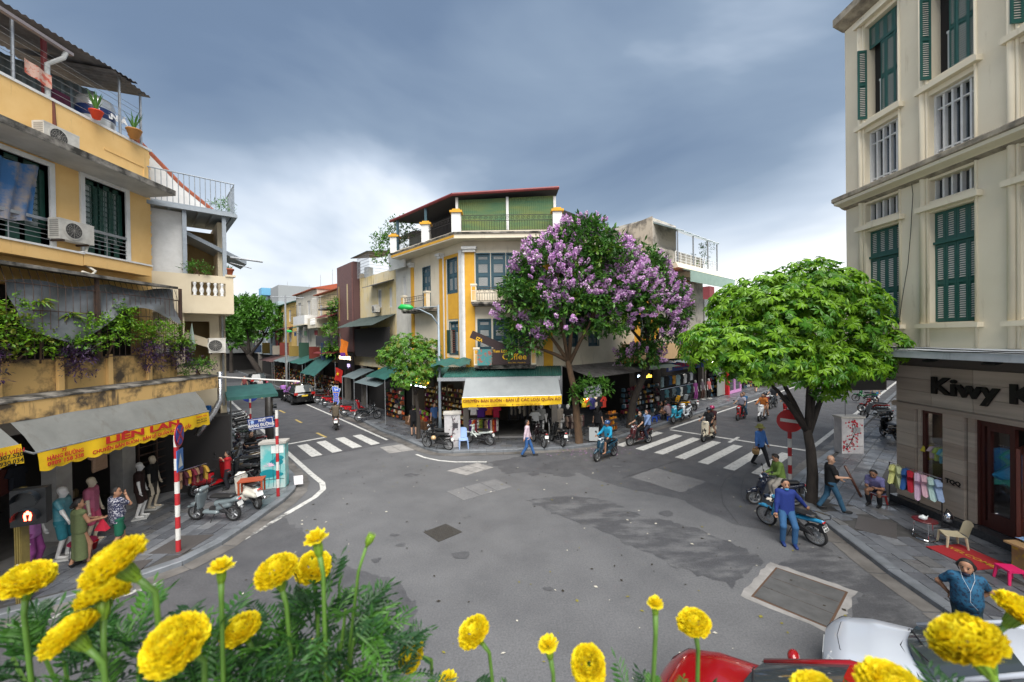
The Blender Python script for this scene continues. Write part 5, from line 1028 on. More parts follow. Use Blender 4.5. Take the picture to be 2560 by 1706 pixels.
G5 = house('shop_house', 'grey block at the far end of the right street', RRow(61), ROT_RL, 30, 9, mat('lrow3'), [(1 + 4 * i, 2.6 + 4 * i, 5, 6.8) for i in range(7)], 8)
p = SR(62, -16); house('end_house', 'pale house closing the far end of the right street', p, math.atan2(NR.y, NR.x), 26, 9.0, mat('endw0'), [(1.5 + 3.6 * i, 3 + 3.6 * i, z, z + 1.7) for i in range(7) for z in (4.2, 6.6)], 8)
p = SR(24, 1.3); house('shop_house', 'cream shop house beyond the tall cream building', SR(58, 1.3), math.atan2(-DR.y, -DR.x), 34, 8.5, mat('lrow1'), [(1 + 4 * i, 2.6 + 4 * i, 5, 6.8) for i in range(8)], 8)
# dark open shop fronts along the right street with canopies
def front_r(s0, s1, m, label, z=3.6, d=2.0, drop=.5, seed=1, goods=True, corr=False):
    t = thing('shop_awning', label, 'awning', RRow(s0) + (0,), ROT_RL); L_ = s1 - s0; b = MB()
    if corr: b.corr((0, -d, z - drop), (L_, -d, z - drop), (0, d, drop), .14, .016)
    else: b.grid([[(L_ * i / 10, -d * j / 2, z - drop * j / 2 + .02 * math.sin(i * 1.7)) for i in range(11)] for j in range(3)])
    b.obj('canopy', m, t, not corr)
    if goods: goods_bank(t, .2, L_ - .2, -.3, .1, .2, 2.3, int(L_ * 4), 6, ('20242e', '3a5a6a', 'c8c8c8', '303030', '6a2030', 'b08a40'), seed, 'shop_goods')
    return t
front_r(.6, 5.6, tin, 'rusty tin awning beside the first blossom tree trunk', 3.9, 2.0, .5, 51, False, True); front_r(5.8, 11, mat('dark_tin'), 'dark canopy above the small coffee shop sign', 3.7, 1.8, .3, 52); front_r(11.1, 18.7, mat('slate_cloth'), 'grey awning over the T-shirt shop', 3.9, 1.9, .3, 53, False); front_r(19, 30, mat('slate_cloth'), 'grey awning over the dress shop and pink shop', 3.7, 1.6, .2, 54); front_r(30.5, 60, mat('dark_tin'), 'long dark awning far down the right street', 3.5, 1.6, .2, 55)
bp = RRow(0)
s_ = thing('shop_sign', 'tilted white and blue sign hanging below the rusty tin awning', 'sign', (4.3, 21.2, 2.55), R(10)); s_.rotation_euler = (0, R(-8), R(10)); MB().bx(-.5, .5, -.02, .02, -.32, .3).obj('board', plain('b9bcc0', .5), s_); text('lettering', 'HÀN SEN', .24, plain('14285a'), s_, (0, -.03, .12), (RX, 0, 0), shear=.3, bold=.004); text('lettering', 'THỜI TRANG GIẤY DA', .09, plain('202020'), s_, (0, -.03, -.1), (RX, 0, 0))
s_ = thing('coffee_sign', 'small glowing yellow coffee sign in the dark shop front', 'sign', RRow(8.6) + (2.75,), ROT_RL); MB().bx(-.9, .9, -.32, -.28, -.3, .3).obj('board', plain('07070a'), s_); text('lettering', 'Sún Coffee', .34, mat('neon_yellow'), s_, (.15, -.34, 0), (RX, 0, 0), bold=.004); MB().tube([(-.75 + .12 * math.cos(a_), -.34, .02 + .12 * math.sin(a_)) for a_ in [i * .4 for i in range(9)]], .02, 5).obj('ring', mat('neon_white', (.7, .8, 1), .5, emit=(.7, .85, 1), es=2), s_)
s_ = thing('shop_sign', 'long blue shop sign with red and white lettering over the T-shirts', 'sign', RRow(11.3) + (3.2,), ROT_RL); MB().bx(0, 7.0, -.55, -.48, -.3, .3).obj('board', mat('sign_blue', (.018, .06, .30), .5), s_); text('lettering', 'MADE IN VIỆT NAM', .42, plain('d8283c'), s_, (2.9, -.57, .06), (RX, 0, 0), bold=.012); MB().bx(.2, .7, -.56, -.55, -.22, .24).obj('badge', plain('d8d8d8'), s_); text('lettering', 'T-SHIRT - SOUVENIR', .13, plain('e0d040'), s_, (3, -.57, -.22), (RX, 0, 0))
# pink shop front and red pillar
pk = thing('pink_shopfront', 'pink and white glass shop front with a red pillar on the right street', 'shop front', RRow(21.6) + (0,), ROT_RL); b = MB(); wall(b, .5, 3.6, .15, 3.3, -.75, -.6, ((.75, 1.9, .4, 3.0), (2.1, 3.4, .4, 3.0))); b.obj('frame', plain('c98fc4', .5), pk); MB().bx(.6, 3.5, -.66, -.65, .4, 3.0).obj('pane', glass, pk); MB().bx(.1, .45, -.85, -.5, .12, 3.3).obj('pillar', plain('b81522', .5), pk); MB().bx(-1.6, .05, -.6, -.55, .2, 3.0).obj('glass_panel', mat('pale_glass', (.3, .32, .3), .2), pk)
# roof tanks, aerials and projecting shop signs on the far houses
for k, (hh, xs) in enumerate(((H4, (1.5, 5.5)), (H5, (2, 6.5)), (H6, (2.5, 7)), (H7, (4, 11)), (H8, (5, 14)))):
    for j, x in enumerate(xs):
        part('roof_tank', MB().lathe([(.5, 0), (.5, 1.0), (.3, 1.15)], 14, (x, 3.5, (10.2, 11.0, 10.3, 11.2, 12)[k])), mat('tank_steel'), hh, True); part('aerial', MB().tube([(x + 1, 2, (10.2, 11, 10.3, 11.2, 12)[k]), (x + 1, 2, (12.6, 13.4, 12.7, 14.6, 14)[k])], .03, 5), steel, hh)
        part('sign_panel', MB().bx(x, x + .1, -1.3, -.3, 3.7, 4.9 + .4 * j), plain(('6a2a24', '2a3a54', '8a7438', '2a4a3c', '8a867e')[(k * 2 + j) % 5], .5), hh); part('window_hood', MB().yz([(-.9, 7.0), (-.9, 7.05), (0, 7.35), (0, 7.3)], x - .9, x + 1.1), (redTin, greenTin, tin)[(k + j) % 3], hh); part('laundry', MB().grid([[(x - .6 + .2 * i, -.6 + .03 * math.sin(i * 2), 6.6 - .5 * q - .05 * (i % 3)) for i in range(7)] for q in range(2)]), fabric(('8a3a3a', '3a5a8a', 'b0a890', '5a7a5a')[(k + 2 * j) % 4]), hh)
# ================================================================ TREES AND PLANTS
bark = mat('bark', (.022, .018, .016), .95, col2=(.05, .04, .032), scale=9, amt=.8, bump=.8, stretch=(1, 1, .3))
barkb = mat('bark_brown', (.11, .065, .035), .95, col2=(.045, .03, .02), scale=8, amt=.8, bump=.8, stretch=(1, 1, .35))
def leafm(k, c): return mat(k, c, .42, col2=tuple(x * .7 for x in c), scale=3, amt=.7, transl=.28)
lgA, lgB, lgC = leafm('leaf_bright', (.17, .36, .012)), leafm('leaf_fresh', (.215, .43, .018)), leafm('leaf_mid', (.07, .22, .012))
ldA, ldB, ldC = leafm('leaf_dark', (.055, .165, .028)), leafm('leaf_dark2', (.095, .245, .032)), leafm('leaf_olive', (.13, .24, .025))
lmA, lmB, lmC = leafm('leaf_small', (.075, .215, .018)), leafm('leaf_small2', (.13, .29, .02)), leafm('leaf_yellowish', (.19, .23, .02))
def leaf(mb, p, d, up, L_, W_, mi, droop=.0):
    """folded leaf: base p, direction d, two halves either side of the midrib"""
    s_ = d.cross(up)
    if s_.length < 1e-4: return
    s_.normalize(); n_ = s_.cross(d).normalized(); m_ = p + d * L_ * .58 + n_ * L_ * .03; e_ = p + d * L_ - n_ * L_ * droop; q = -n_ * W_ * .22
    a = p + d * L_ * .55
    mb.add([tuple(p), tuple(a + s_ * W_ / 2 + q), tuple(e_), tuple(m_), tuple(a - s_ * W_ / 2 + q)], [(0, 1, 2, 3), (0, 3, 2, 4)], mi)
def rand_dir(r): 
    while True:
        v = Vector((r.uniform(-1, 1), r.uniform(-1, 1), r.uniform(-1, 1)))
        if .05 < v.length < 1: return v.normalized()
def whorl(mb, p, ax, r, n, L_, W_, mi):
    t = ax.orthogonal().normalized(); b_ = ax.cross(t); o = r.uniform(0, 6.28)
    for k in range(n):
        a = o + 6.283 * k / n + r.uniform(-.15, .15); d = (t * math.cos(a) + b_ * math.sin(a)) * .9 + ax * r.uniform(-.3, .3) + Vector((0, 0, -.32)); leaf(mb, p, d.normalized(), ax, L_ * r.uniform(.8, 1.15), W_, mi, .18)
def spray(mb, p, ax, r, n, L_, W_, mi, ln=.3):
    ax = (ax + rand_dir(r) * .5).normalized()
    for k in range(n):
        q = p + ax * ln * k / n; d = (rand_dir(r) + ax * .7 + Vector((0, 0, -.25))).normalized(); leaf(mb, q, d, Vector((0, 0, 1)) + rand_dir(r) * .4, L_ * r.uniform(.7, 1.2), W_, mi, .1)
def shell(lobes, r, inner=.6):
    c, rad = r.choices(lobes, [l[1][0] * l[1][1] + l[1][0] * l[1][2] for l in lobes])[0]; d = rand_dir(r)
    if d.z < -.55: d.z *= -.5; d.normalize()
    k = r.uniform(inner, 1.0) ** .6; return Vector(c) + Vector((d.x * rad[0], d.y * rad[1], d.z * rad[2])) * k, Vector((d.x / rad[0], d.y / rad[1], d.z / rad[2])).normalized(), k
def limbs(root, base, fork, tips, r0, m, seed, sub=2):
    r = random.Random(seed); mb = MB(); P = [Vector(base)] + [Vector(q) for q in fork]
    n = len(P); mb.tube([P[0] + Vector((0, 0, -.05))] + P, [r0 * 1.35] + [r0 * (1.1 - .35 * i / max(1, n - 1)) for i in range(n)], 10); tr = mb.obj('trunk', m, root, True)
    for t in tips:
        t = Vector(t); a = P[-1] - (P[-1] - P[-2]).normalized() * r.uniform(.02, .25); md = a.lerp(t, .5) + Vector((r.uniform(-.25, .25), r.uniform(-.25, .25), r.uniform(0, .3)))
        mb = MB(); mb.tube([a, a.lerp(md, .5) + Vector((0, 0, .05)), md, t], [r0 * .62, r0 * .5, r0 * .34, r0 * .12], 7)
        for k in range(sub):
            e_ = t + rand_dir(r) * .9; e_.z += .3; mb.tube([md.lerp(t, r.uniform(0, .6)), md.lerp(e_, .6), e_], [r0 * .24, r0 * .16, r0 * .06], 5)
        mb.obj('limb', m, root, True)
    return tr
# --- bright green whorl-leaved tree on the right pavement
TR = thing('street_tree', 'bright green tree with whorled leaves on the right pavement by the no entry sign', 'tree', (9.5, 12.55, .1))
lob = [((-1.5, -.2, 5.7), (1.9, 2.0, 1.7)), ((.5, .1, 5.8), (1.75, 1.9, 1.7)), ((-2.9, -.4, 4.9), (1.15, 1.4, 1.1)), ((-.4, -.4, 6.6), (1.5, 1.5, 1.15)), ((1.7, -.3, 4.95), (.85, 1.1, .65)), ((-1.9, -1.0, 4.7), (1.3, 1.2, .8)), ((-.4, -1.0, 4.5), (1.3, 1.0, .75)), ((1.2, .1, 6.3), (.9, 1.0, .8)), ((.45, -.2, 3.6), (.6, .5, .4)), ((-2.2, .2, 6.3), (.9, .9, .7)), ((-1.0, -.9, 4.25), (1.4, 1.1, .65)), ((.9, -.6, 4.4), (1.1, .9, .6)), ((-3.5, -.2, 5.0), (.8, 1.0, .8)), ((-2.6, -.9, 4.3), (.9, .8, .5))]
limbs(TR, (0, 0, 0), [(.05, 0, .9), (.0, 0, 1.7), (-.12, .0, 2.35)], [(-2.3, -.3, 4.6), (-1.4, .3, 5.2), (-.5, 0, 5.4), (.15, -.1, 5.0), (.7, .3, 5.3)], .16, bark, 3)
r_ = random.Random(31); mb = MB()
for i in range(3300):
    p, n_, k = shell(lob, r_, .55); whorl(mb, p, (n_ + Vector((0, 0, .55)) + rand_dir(r_) * .35).normalized(), r_, r_.randint(6, 8), r_.uniform(.16, .27), .086, r_.choices((0, 1, 2), (5, 3, 4))[0])
mb.obj('crown', [lgA, lgB, lgC], TR)
# --- lilac blossom trees in front of the middle building
petal = [mat('petal_%d' % i, c, .7, transl=.3) for i, c in enumerate([(.64, .34, .66), (.74, .50, .76), (.54, .24, .60), (.84, .72, .83)])]
def blossom(mb, p, ax, r, n, s_):
    for k in range(n):
        t = r.random(); q = p + ax * s_ * t * 1.5 + rand_dir(r) * s_ * .55 * (1 - t * .6); d = rand_dir(r); w_ = r.uniform(.035, .06); u = d.orthogonal().normalized() * w_; v = d.cross(u).normalized() * w_
        mi = r.choices((3, 4, 5, 6), (4, 3, 2, 2))[0]; c = tuple(q + d * .02); mb.add([tuple(q + u), tuple(q + v), tuple(q - u), tuple(q - v), c], [(0, 1, 4), (1, 2, 4), (2, 3, 4), (3, 0, 4)], mi)
def lilac(label, base, fork, tips, lob, nl, nf, seed, r0, bm):
    T = thing('blossom_tree', label, 'tree', (*base, .1)); limbs(T, (0, 0, 0), fork, tips, r0, bm, seed, 3); r = random.Random(seed); mb = MB()
    for i in range(nl):
        p, n_, k = shell(lob, r, .5); spray(mb, p, n_, r, 7, r.uniform(.22, .34), .12, r.choices((0, 1, 2), (5, 4, 1.2))[0], .35)
    mb.obj('crown', [ldA, ldB, ldC], T); mb = MB()
    for i in range(nf):
        p, n_, k = shell(lob, r, .9)
        if p.z < 5.2 and r.random() < .62: continue
        if n_.y > .35 or math.sin(p.x * 1.5 + seed) + math.sin(p.z * 1.7 + p.x * .6) + .5 * math.sin(p.y * 3 + p.z * 2.3) < -.35 - .09 * (p.z - 7): continue
        blossom(mb, p, (n_ + Vector((0, 0, .5))).normalized(), r, r.randint(26, 80), r.uniform(.15, .36))
    mb.m = [x - 3 for x in mb.m]; mb.obj('blossoms', petal, T)
lilac('tall lilac blossom tree with brown trunk before the coffee balcony', (3.35, 19.95), [(-.12, 0, 1.4), (-.2, .1, 2.6), (-.5, .2, 4.2)], [(-2.2, .2, 6.5), (-1.0, -.3, 8.6), (.5, 0, 9.3), (1.2, .3, 7.8), (-2.9, -.2, 5.4)],
      [((-1.0, .1, 8.1), (2.35, 1.7, 2.5)), ((1.1, .3, 8.6), (2.1, 1.7, 2.2)), ((-2.6, -.1, 6.9), (1.4, 1.4, 2.0)), ((.2, -.2, 6.4), (2.4, 1.5, 1.6)), ((-2.7, -.2, 5.2), (.9, .9, 1.2)), ((.4, .0, 10.2), (1.5, 1.2, 1.1)), ((2.7, .3, 7.4), (1.3, 1.3, 1.9))], 2600, 1250, 41, .19, barkb)
lilac('second lilac blossom tree leaning over the right street kerb', (6.85, 23.1), [(.2, 0, 1.5), (.7, -.3, 3.0), (1.1, -.6, 4.4)], [(2.5, -.5, 6.6), (.6, -.6, 7.6), (-.8, -.6, 7.0), (2.0, -.5, 8.4)],
      [((-.1, -.6, 8.2), (2.4, 1.6, 2.5)), ((1.6, -.6, 7.0), (1.6, 1.4, 2.0)), ((-1.5, -1.0, 6.8), (1.8, 1.3, 1.8)), ((1.7, -.8, 5.4), (1.0, 1.0, .9)), ((.4, -.6, 4.2), (1.2, .9, .6))], 1900, 850, 42, .21, bark)
LS = thing('sapling_shoots', 'leafy shoots sprouting low from the first blossom tree trunk', 'shoots', (3.5, 19.8, 2.6)); r_ = random.Random(9); mb = MB()
for i in range(110): p, n_, k = shell([((.5, -.1, .3), (.95, .5, .5)), ((-.05, 0, -.1), (.5, .4, .4))], r_); spray(mb, p, n_, r_, 5, .24, .10, r_.choices((0, 1, 2), (2, 4, 2))[0], .25)
mb.obj('leaves', [ldA, ldB, lmA], LS)
# --- small round tree by the street lamp
TS = thing('street_tree', 'small round light green tree on the kerb beside the street lamp', 'tree', (-5.15, 21.3, .1)); limbs(TS, (0, 0, 0), [(.02, 0, 1.2), (-.1, 0, 2.4)], [(-1.1, -.2, 4.2), (-.2, .2, 4.8), (.6, 0, 4.0)], .11, bark, 5)
lob = [((-.45, -.1, 4.55), (1.35, 1.3, 1.35)), ((.45, 0, 4.0), (1.0, 1.1, 1.2)), ((-1.35, -.1, 4.4), (.85, .9, .75)), ((-.3, -.4, 3.3), (1.1, .9, .8)), ((.8, 0, 4.9), (.5, .6, .6))]; r_ = random.Random(32); mb = MB()
for i in range(900): p, n_, k = shell(lob, r_, .5); whorl(mb, p, (n_ + rand_dir(r_) * .6 + Vector((0, 0, .4))).normalized(), r_, 6, r_.uniform(.15, .24), .08, r_.choices((0, 1, 2), (5, 4, 1.6))[0])
mb.obj('crown', [lmA, lmB, lmC], TS)
# --- large trees up the left street
def plain_tree(label, base, fork, tips, lob, n, seed, r0, L_=.5, ms=None):
    T = thing('street_tree', label, 'tree', (*base, .1)); limbs(T, (0, 0, 0), fork, tips, r0, bark, seed, 3); r = random.Random(seed); mb = MB()
    for i in range(n): p, n_, k = shell(lob, r, .55); spray(mb, p, (n_ + Vector((0, 0, .4))).normalized(), r, 6, r.uniform(.7, 1.2) * L_, L_ * .5, r.choices((0, 1, 2), (4, 4, 2))[0], L_ * 1.2)
    mb.obj('crown', ms or [ldB, lmA, lgC], T)
plain_tree('big dark green street tree arching over the left street', (-34.4, 54), [(-.5, 0, 1.6), (-1.6, -.3, 3.6)], [(-4.5, -.5, 7), (-2, -.3, 8.5), (1.2, 0, 7.6)], [((-3.4, 0, 8.4), (2.9, 2.5, 2.3)), ((.2, 0, 8.4), (2.9, 2.5, 2.3)), ((-1.6, 0, 9.9), (2.6, 2.3, 1.6)), ((-4.2, 0, 6.6), (2.1, 2, 1.5)), ((1.6, 0, 6.6), (2, 2, 1.5))], 1300, 51, .38)
plain_tree('dark tree crowding behind the beige house on the left street', (-24.5, 31.5), [(0, 0, 2), (.2, 0, 3.6)], [(-.8, 0, 6), (1, 0, 5.6)], [((0, 0, 6.8), (2.0, 2, 1.9)), ((.9, .2, 5.6), (1.5, 1.6, 1.2)), ((-.8, 0, 8.2), (1.6, 1.5, 1.2))], 600, 52, .22, .4)
plain_tree('distant tree at the end of the left street', (-50, 70), [(0, 0, 2), (0, 0, 4)], [(-2, 0, 7), (2, 0, 7)], [((0, 0, 8), (4, 3, 3)), ((3, 0, 7), (3, 3, 2.5))], 500, 53, .3, .6)
plain_tree('tree along the right street behind the bright green tree', (26, 41), [(0, 0, 2), (0, 0, 3.6)], [(-1, 0, 6), (1, 0, 6)], [((0, 0, 7.0), (3, 3, 2.4)), ((1.5, 0, 6), (2.5, 2, 2))], 500, 54, .25, .5)
# --- climbers and pot plants
def bush(name, label, cat, loc, lob, n, L_, W_, ms, seed, wt=(4, 4, 2), group=None, k=6, inner=.2):
    T = thing(name, label, cat, loc, 0, group); r = random.Random(seed); mb = MB()
    for i in range(n): p, n_, kk = shell(lob, r, inner); spray(mb, p, n_, r, k, r.uniform(.7, 1.2) * L_, W_, r.choices(range(len(ms)), wt[:len(ms)])[0], L_ * 2)
    mb.obj('leaves', ms, T); st = MB(); r2 = random.Random(seed + 1)
    for i in range(5): c = lob[i % len(lob)][0]; st.tube([(c[0] * .3 + r2.uniform(-.1, .1), c[1] * .3, -.05), (c[0] * .7, c[1] * .7, c[2] * .6), c], [.018, .013, .006], 5)
    st.obj('stem', barkb, T); return T
GL = 'plants along the caged balcony'
bush('climbing_shrub', 'light green climbing shrub at the left end of the caged balcony', 'shrub', (-11.05, 8.6, 5.15), [((0, .0, .75), (.25, .6, .75)), ((0, .5, .3), (.25, .5, .45)), ((.1, -.6, .4), (.25, .6, .5))], 340, .085, .05, [lmB, lgB, lmC], 61, group=GL)
bush('climbing_shrub', 'bushy light green shrub spilling through the middle of the caged balcony', 'shrub', (-11.05, 10.6, 5.15), [((0, 0, .6), (.28, .8, .65)), ((0, .6, 1.05), (.2, .35, .5)), ((0, -.5, .3), (.25, .5, .4))], 380, .085, .05, [lmB, lgB, lmA], 62, group=GL)
bush('climbing_shrub', 'light green shrub reaching past the right end of the caged balcony', 'shrub', (-11.05, 12.5, 5.15), [((0, 0, .55), (.3, .8, .55)), ((.1, .55, .2), (.25, .4, .35)), ((0, -.7, .65), (.2, .45, .45))], 330, .085, .05, [lmB, lgB, lmC], 63, group=GL)
pur = [mat('leaf_purple', (.035, .012, .055), .5), mat('leaf_purple2', (.06, .022, .08), .5), mat('leaf_purple3', (.05, .045, .05), .6)]
for y, lb, sd in ((8.1, 'dark purple trailing plant at the far left of the balcony wall', 1), (9.9, 'dark purple trailing plant hanging left of the middle shrub', 2), (11.9, 'dark purple trailing plant hanging right of the middle shrub', 3), (12.95, 'dark purple trailing plant at the right corner of the balcony wall', 4)):
    bush('trailing_plant', lb, 'plant', (-11.0, y, 5.1), [((.05, 0, .15), (.18, .32, .28)), ((.12, 0, -.25), (.1, .22, .35))], 110, .11, .03, pur, 70 + sd, group=GL)
for y, z, sd, lb in ((9.3, 1.35, 1, 'spiky rosette plant rising highest in the balcony cage'), (9.95, 1.05, 2, 'lower spiky rosette plant beside the tallest one in the cage')):
    T = thing('rosette_plant', lb, 'plant', (-11.15, y, 5.15)); mb = MB(); r_ = random.Random(sd); [leaf(mb, Vector((0, 0, z)), (Vector((math.cos(a), math.sin(a), r_.uniform(-.3, .6)))).normalized(), Vector((0, 0, 1)), .32, .05, i % 2, .35) for i, a in enumerate([.37 * k for k in range(34)])]; mb.obj('leaves', [lmB, lmC], T); MB().tube([(0, 0, -.1), (.03, 0, z * .5), (0, 0, z)], .02, 5).obj('stem', barkb, T)
bush('corner_shrub', 'low green and purple potted shrub on the eave corner of the ochre building', 'shrub', (-11.0, 13.75, 4.4), [((0, 0, .22), (.4, .6, .3))], 150, .09, .04, [ldB, lmB, pur[0]], 81)
bush('terrace_vine', 'light green vine draped over the rooftop of the narrow white house', 'vine', (-8.1, 26.6, 11.2), [((.2, -.3, .8), (1.3, .8, .8)), ((.9, -.5, 1.7), (.9, .6, .7)), ((-.3, -.9, -.3), (.5, .4, 1.0))], 330, .16, .09, [lmA, lmB, lgC], 82)
bush('balcony_plant', 'green climber hanging beside the brown slatted facade', 'vine', (-15.9, 35.2, 5.0), [((0, -.3, 1.2), (.7, .5, 1.2)), ((0, -.3, -.4), (.7, .5, .7)), ((.3, -.3, 3.4), (.5, .4, .9))], 200, .22, .12, [lmA, lmB, lgC], 83)
bush('balcony_plant', 'small shrub in the beige house balcony behind its balusters', 'shrub', (-11.35, 14.25, 7.95), [((0, 0, .2), (.45, .3, .22))], 70, .09, .04, [ldB, lmA], 84)
p_ = thing('flowerpot', 'terracotta pot with a small plant on the beige balcony corner', 'flowerpot', (-10.75, 15.0, 8.02)); MB().lathe([(.11, 0), (.16, .2), (.18, .2), (.18, .26), (.14, .26)], 12).obj('pot', terra, p_, True); mb = MB(); r_ = random.Random(8); [leaf(mb, Vector((0, 0, .2)), (rand_dir(r_) + Vector((0, 0, 1.2))).normalized(), Vector((1, 0, 0)), .25, .03, 0) for i in range(20)]; mb.obj('leaves', [lmB], p_)
bush('roof_weed', 'scraggly plant on the roof terrace of the beige house', 'plant', (-11.4, 15.6, 10.45), [((0, 0, .3), (.3, .3, .35))], 40, .16, .03, [lmA, lmB], 85)
bush('terrace_shrub', 'thin shrub on the terrace of the grey stained house', 'shrub', (15.9, 33.2, 11.0), [((0, 0, .8), (.7, .6, .8)), ((.6, 0, 1.8), (.5, .4, .6))], 70, .16, .07, [ldB, lmA], 86)
# ---------------------------------------------------------------- marigolds close to the lens, growing in a balcony planter
mg = [mat('marigold_%d' % i, c, .6, transl=.35, col2=c2, scale=40, amt=.7) for i, (c, c2) in enumerate((((.86, .73, .010), (.84, .66, .008)), ((.85, .66, .007), (.80, .57, .005)), ((.88, .78, .03), (.86, .72, .014))))]
mgreen = [mat('marigold_leaf', (.03, .11, .016), .5, transl=.2), mat('marigold_leaf2', (.055, .165, .018), .5, transl=.2), mat('marigold_leaf3', (.014, .055, .014), .5, transl=.15)]
stemg = mat('marigold_stem', (.10, .21, .03), .5, col2=(.06, .13, .02), scale=30, amt=.7); budg = mat('marigold_calyx', (.20, .33, .025), .45, col2=(.12, .24, .02), scale=60, amt=.7, stretch=(6, 6, .6))
def pompom(seed, full=1.0):
    """unit-radius flower head, axis +Z, calyx top at z=-.55"""
    r = random.Random(seed); mb = MB()
    rings = 13
    for j in range(rings):
        t = j / (rings - 1); el = R(-18 + 100 * t * full); rad = .98 - .12 * t; n = max(7, int(32 * math.cos(el) + 4))
        for k in range(n):
            a = 6.283 * (k + .5 * (j % 2)) / n + r.uniform(-.1, .1); e2 = el + r.uniform(-.12, .12); rr = rad * r.uniform(.88, 1.06)
            o = Vector((math.cos(a) * math.cos(e2), math.sin(a) * math.cos(e2), math.sin(e2) * .78)); sd_ = Vector((-math.sin(a), math.cos(a), 0)); up = o.cross(sd_).normalized() * -1
            w_ = .145 + .05 * (1 - t); b0 = o * .30; rows = []
            for q, (f, ww, lift) in enumerate(((.45, .35, -.02), (.8, .9, .03), (1.0, 1.0, -.06))):
                row = []
                for s_ in (-1, -.33, .33, 1):
                    pnt = b0 + (o * rr - b0) * f + sd_ * s_ * w_ * ww + up * (lift + .055 * math.sin(s_ * 4 + k * 1.7) * f + r.uniform(-.03, .03)); row.append(tuple(pnt + o * r.uniform(-.07, .05) * f))
                rows.append(row)
            mb.grid(rows, r.choices((0, 1, 2), (5, 3, 2))[0])
    return mb.me('flower_head', mg, True)
PM = [pompom(1), pompom(2), pompom(3, .9)]
def budhead(seed):
    r = random.Random(seed); mb = MB()
    for j in range(3):
        n = 10
        for k in range(n):
            a = 6.283 * (k + .5 * j) / n; el = R(15 + 28 * j); o = Vector((math.cos(a) * math.cos(el), math.sin(a) * math.cos(el), math.sin(el))); sd_ = Vector((-math.sin(a), math.cos(a), 0)); rows = []
            for f, ww in ((.2, .12), (.65, .22), (1.0, .26)): rows.append([tuple(o * f * r.uniform(.85, 1.1) + sd_ * s_ * ww + Vector((0, 0, .08 * math.sin(s_ * 4 + k) - .1))) for s_ in (-1, 0, 1)])
            mb.grid(rows, r.randrange(3))
    return mb.me('flower_head', mg, True)
BH = budhead(5)
mb = MB(); mb.lathe([(.10, -2.0), (.30, -1.75), (.46, -1.2), (.52, -.7), (.46, -.35), (.40, -.2)], 12)
for k in range(9): a = 6.283 * k / 9; mb.tube([(.40 * math.cos(a), .40 * math.sin(a), -1.5), (.54 * math.cos(a), .54 * math.sin(a), -.8), (.50 * math.cos(a), .50 * math.sin(a), -.1), (.56 * math.cos(a), .56 * math.sin(a), .08)], [.05, .07, .06, .01], 4)
CAL = mb.me('calyx', [budg], True)
def feather(mb, p, d, L_, r, mi):
    """pinnate marigold leaf"""
    d = d.normalized(); up = Vector((0, 0, 1)); s_ = d.cross(up)
    if s_.length < .05: s_ = Vector((1, 0, 0))
    s_.normalize(); n_ = s_.cross(d).normalized(); sag = r.uniform(.1, .5); npair = 6
    pts = [p + d * L_ * t - Vector((0, 0, 1)) * sag * L_ * t * t for t in (0, .33, .66, 1)]; mb.tube(pts, [.0013, .0011, .0009, .0004], 3, mi, False)
    for k in range(npair):
        t = .18 + .8 * k / npair; q = p + d * L_ * t - Vector((0, 0, 1)) * sag * L_ * t * t; l_ = L_ * (.36 - .16 * abs(t - .45) * 2) * r.uniform(.85, 1.15)
        for sg in (-1, 1): leaf(mb, q, (d * .75 + s_ * sg + n_ * r.uniform(-.2, .3)).normalized(), n_, l_, l_ * .25, mi, .12)
    leaf(mb, pts[-1], (pts[-1] - pts[-2]).normalized(), n_, L_ * .28, L_ * .07, mi, .1)
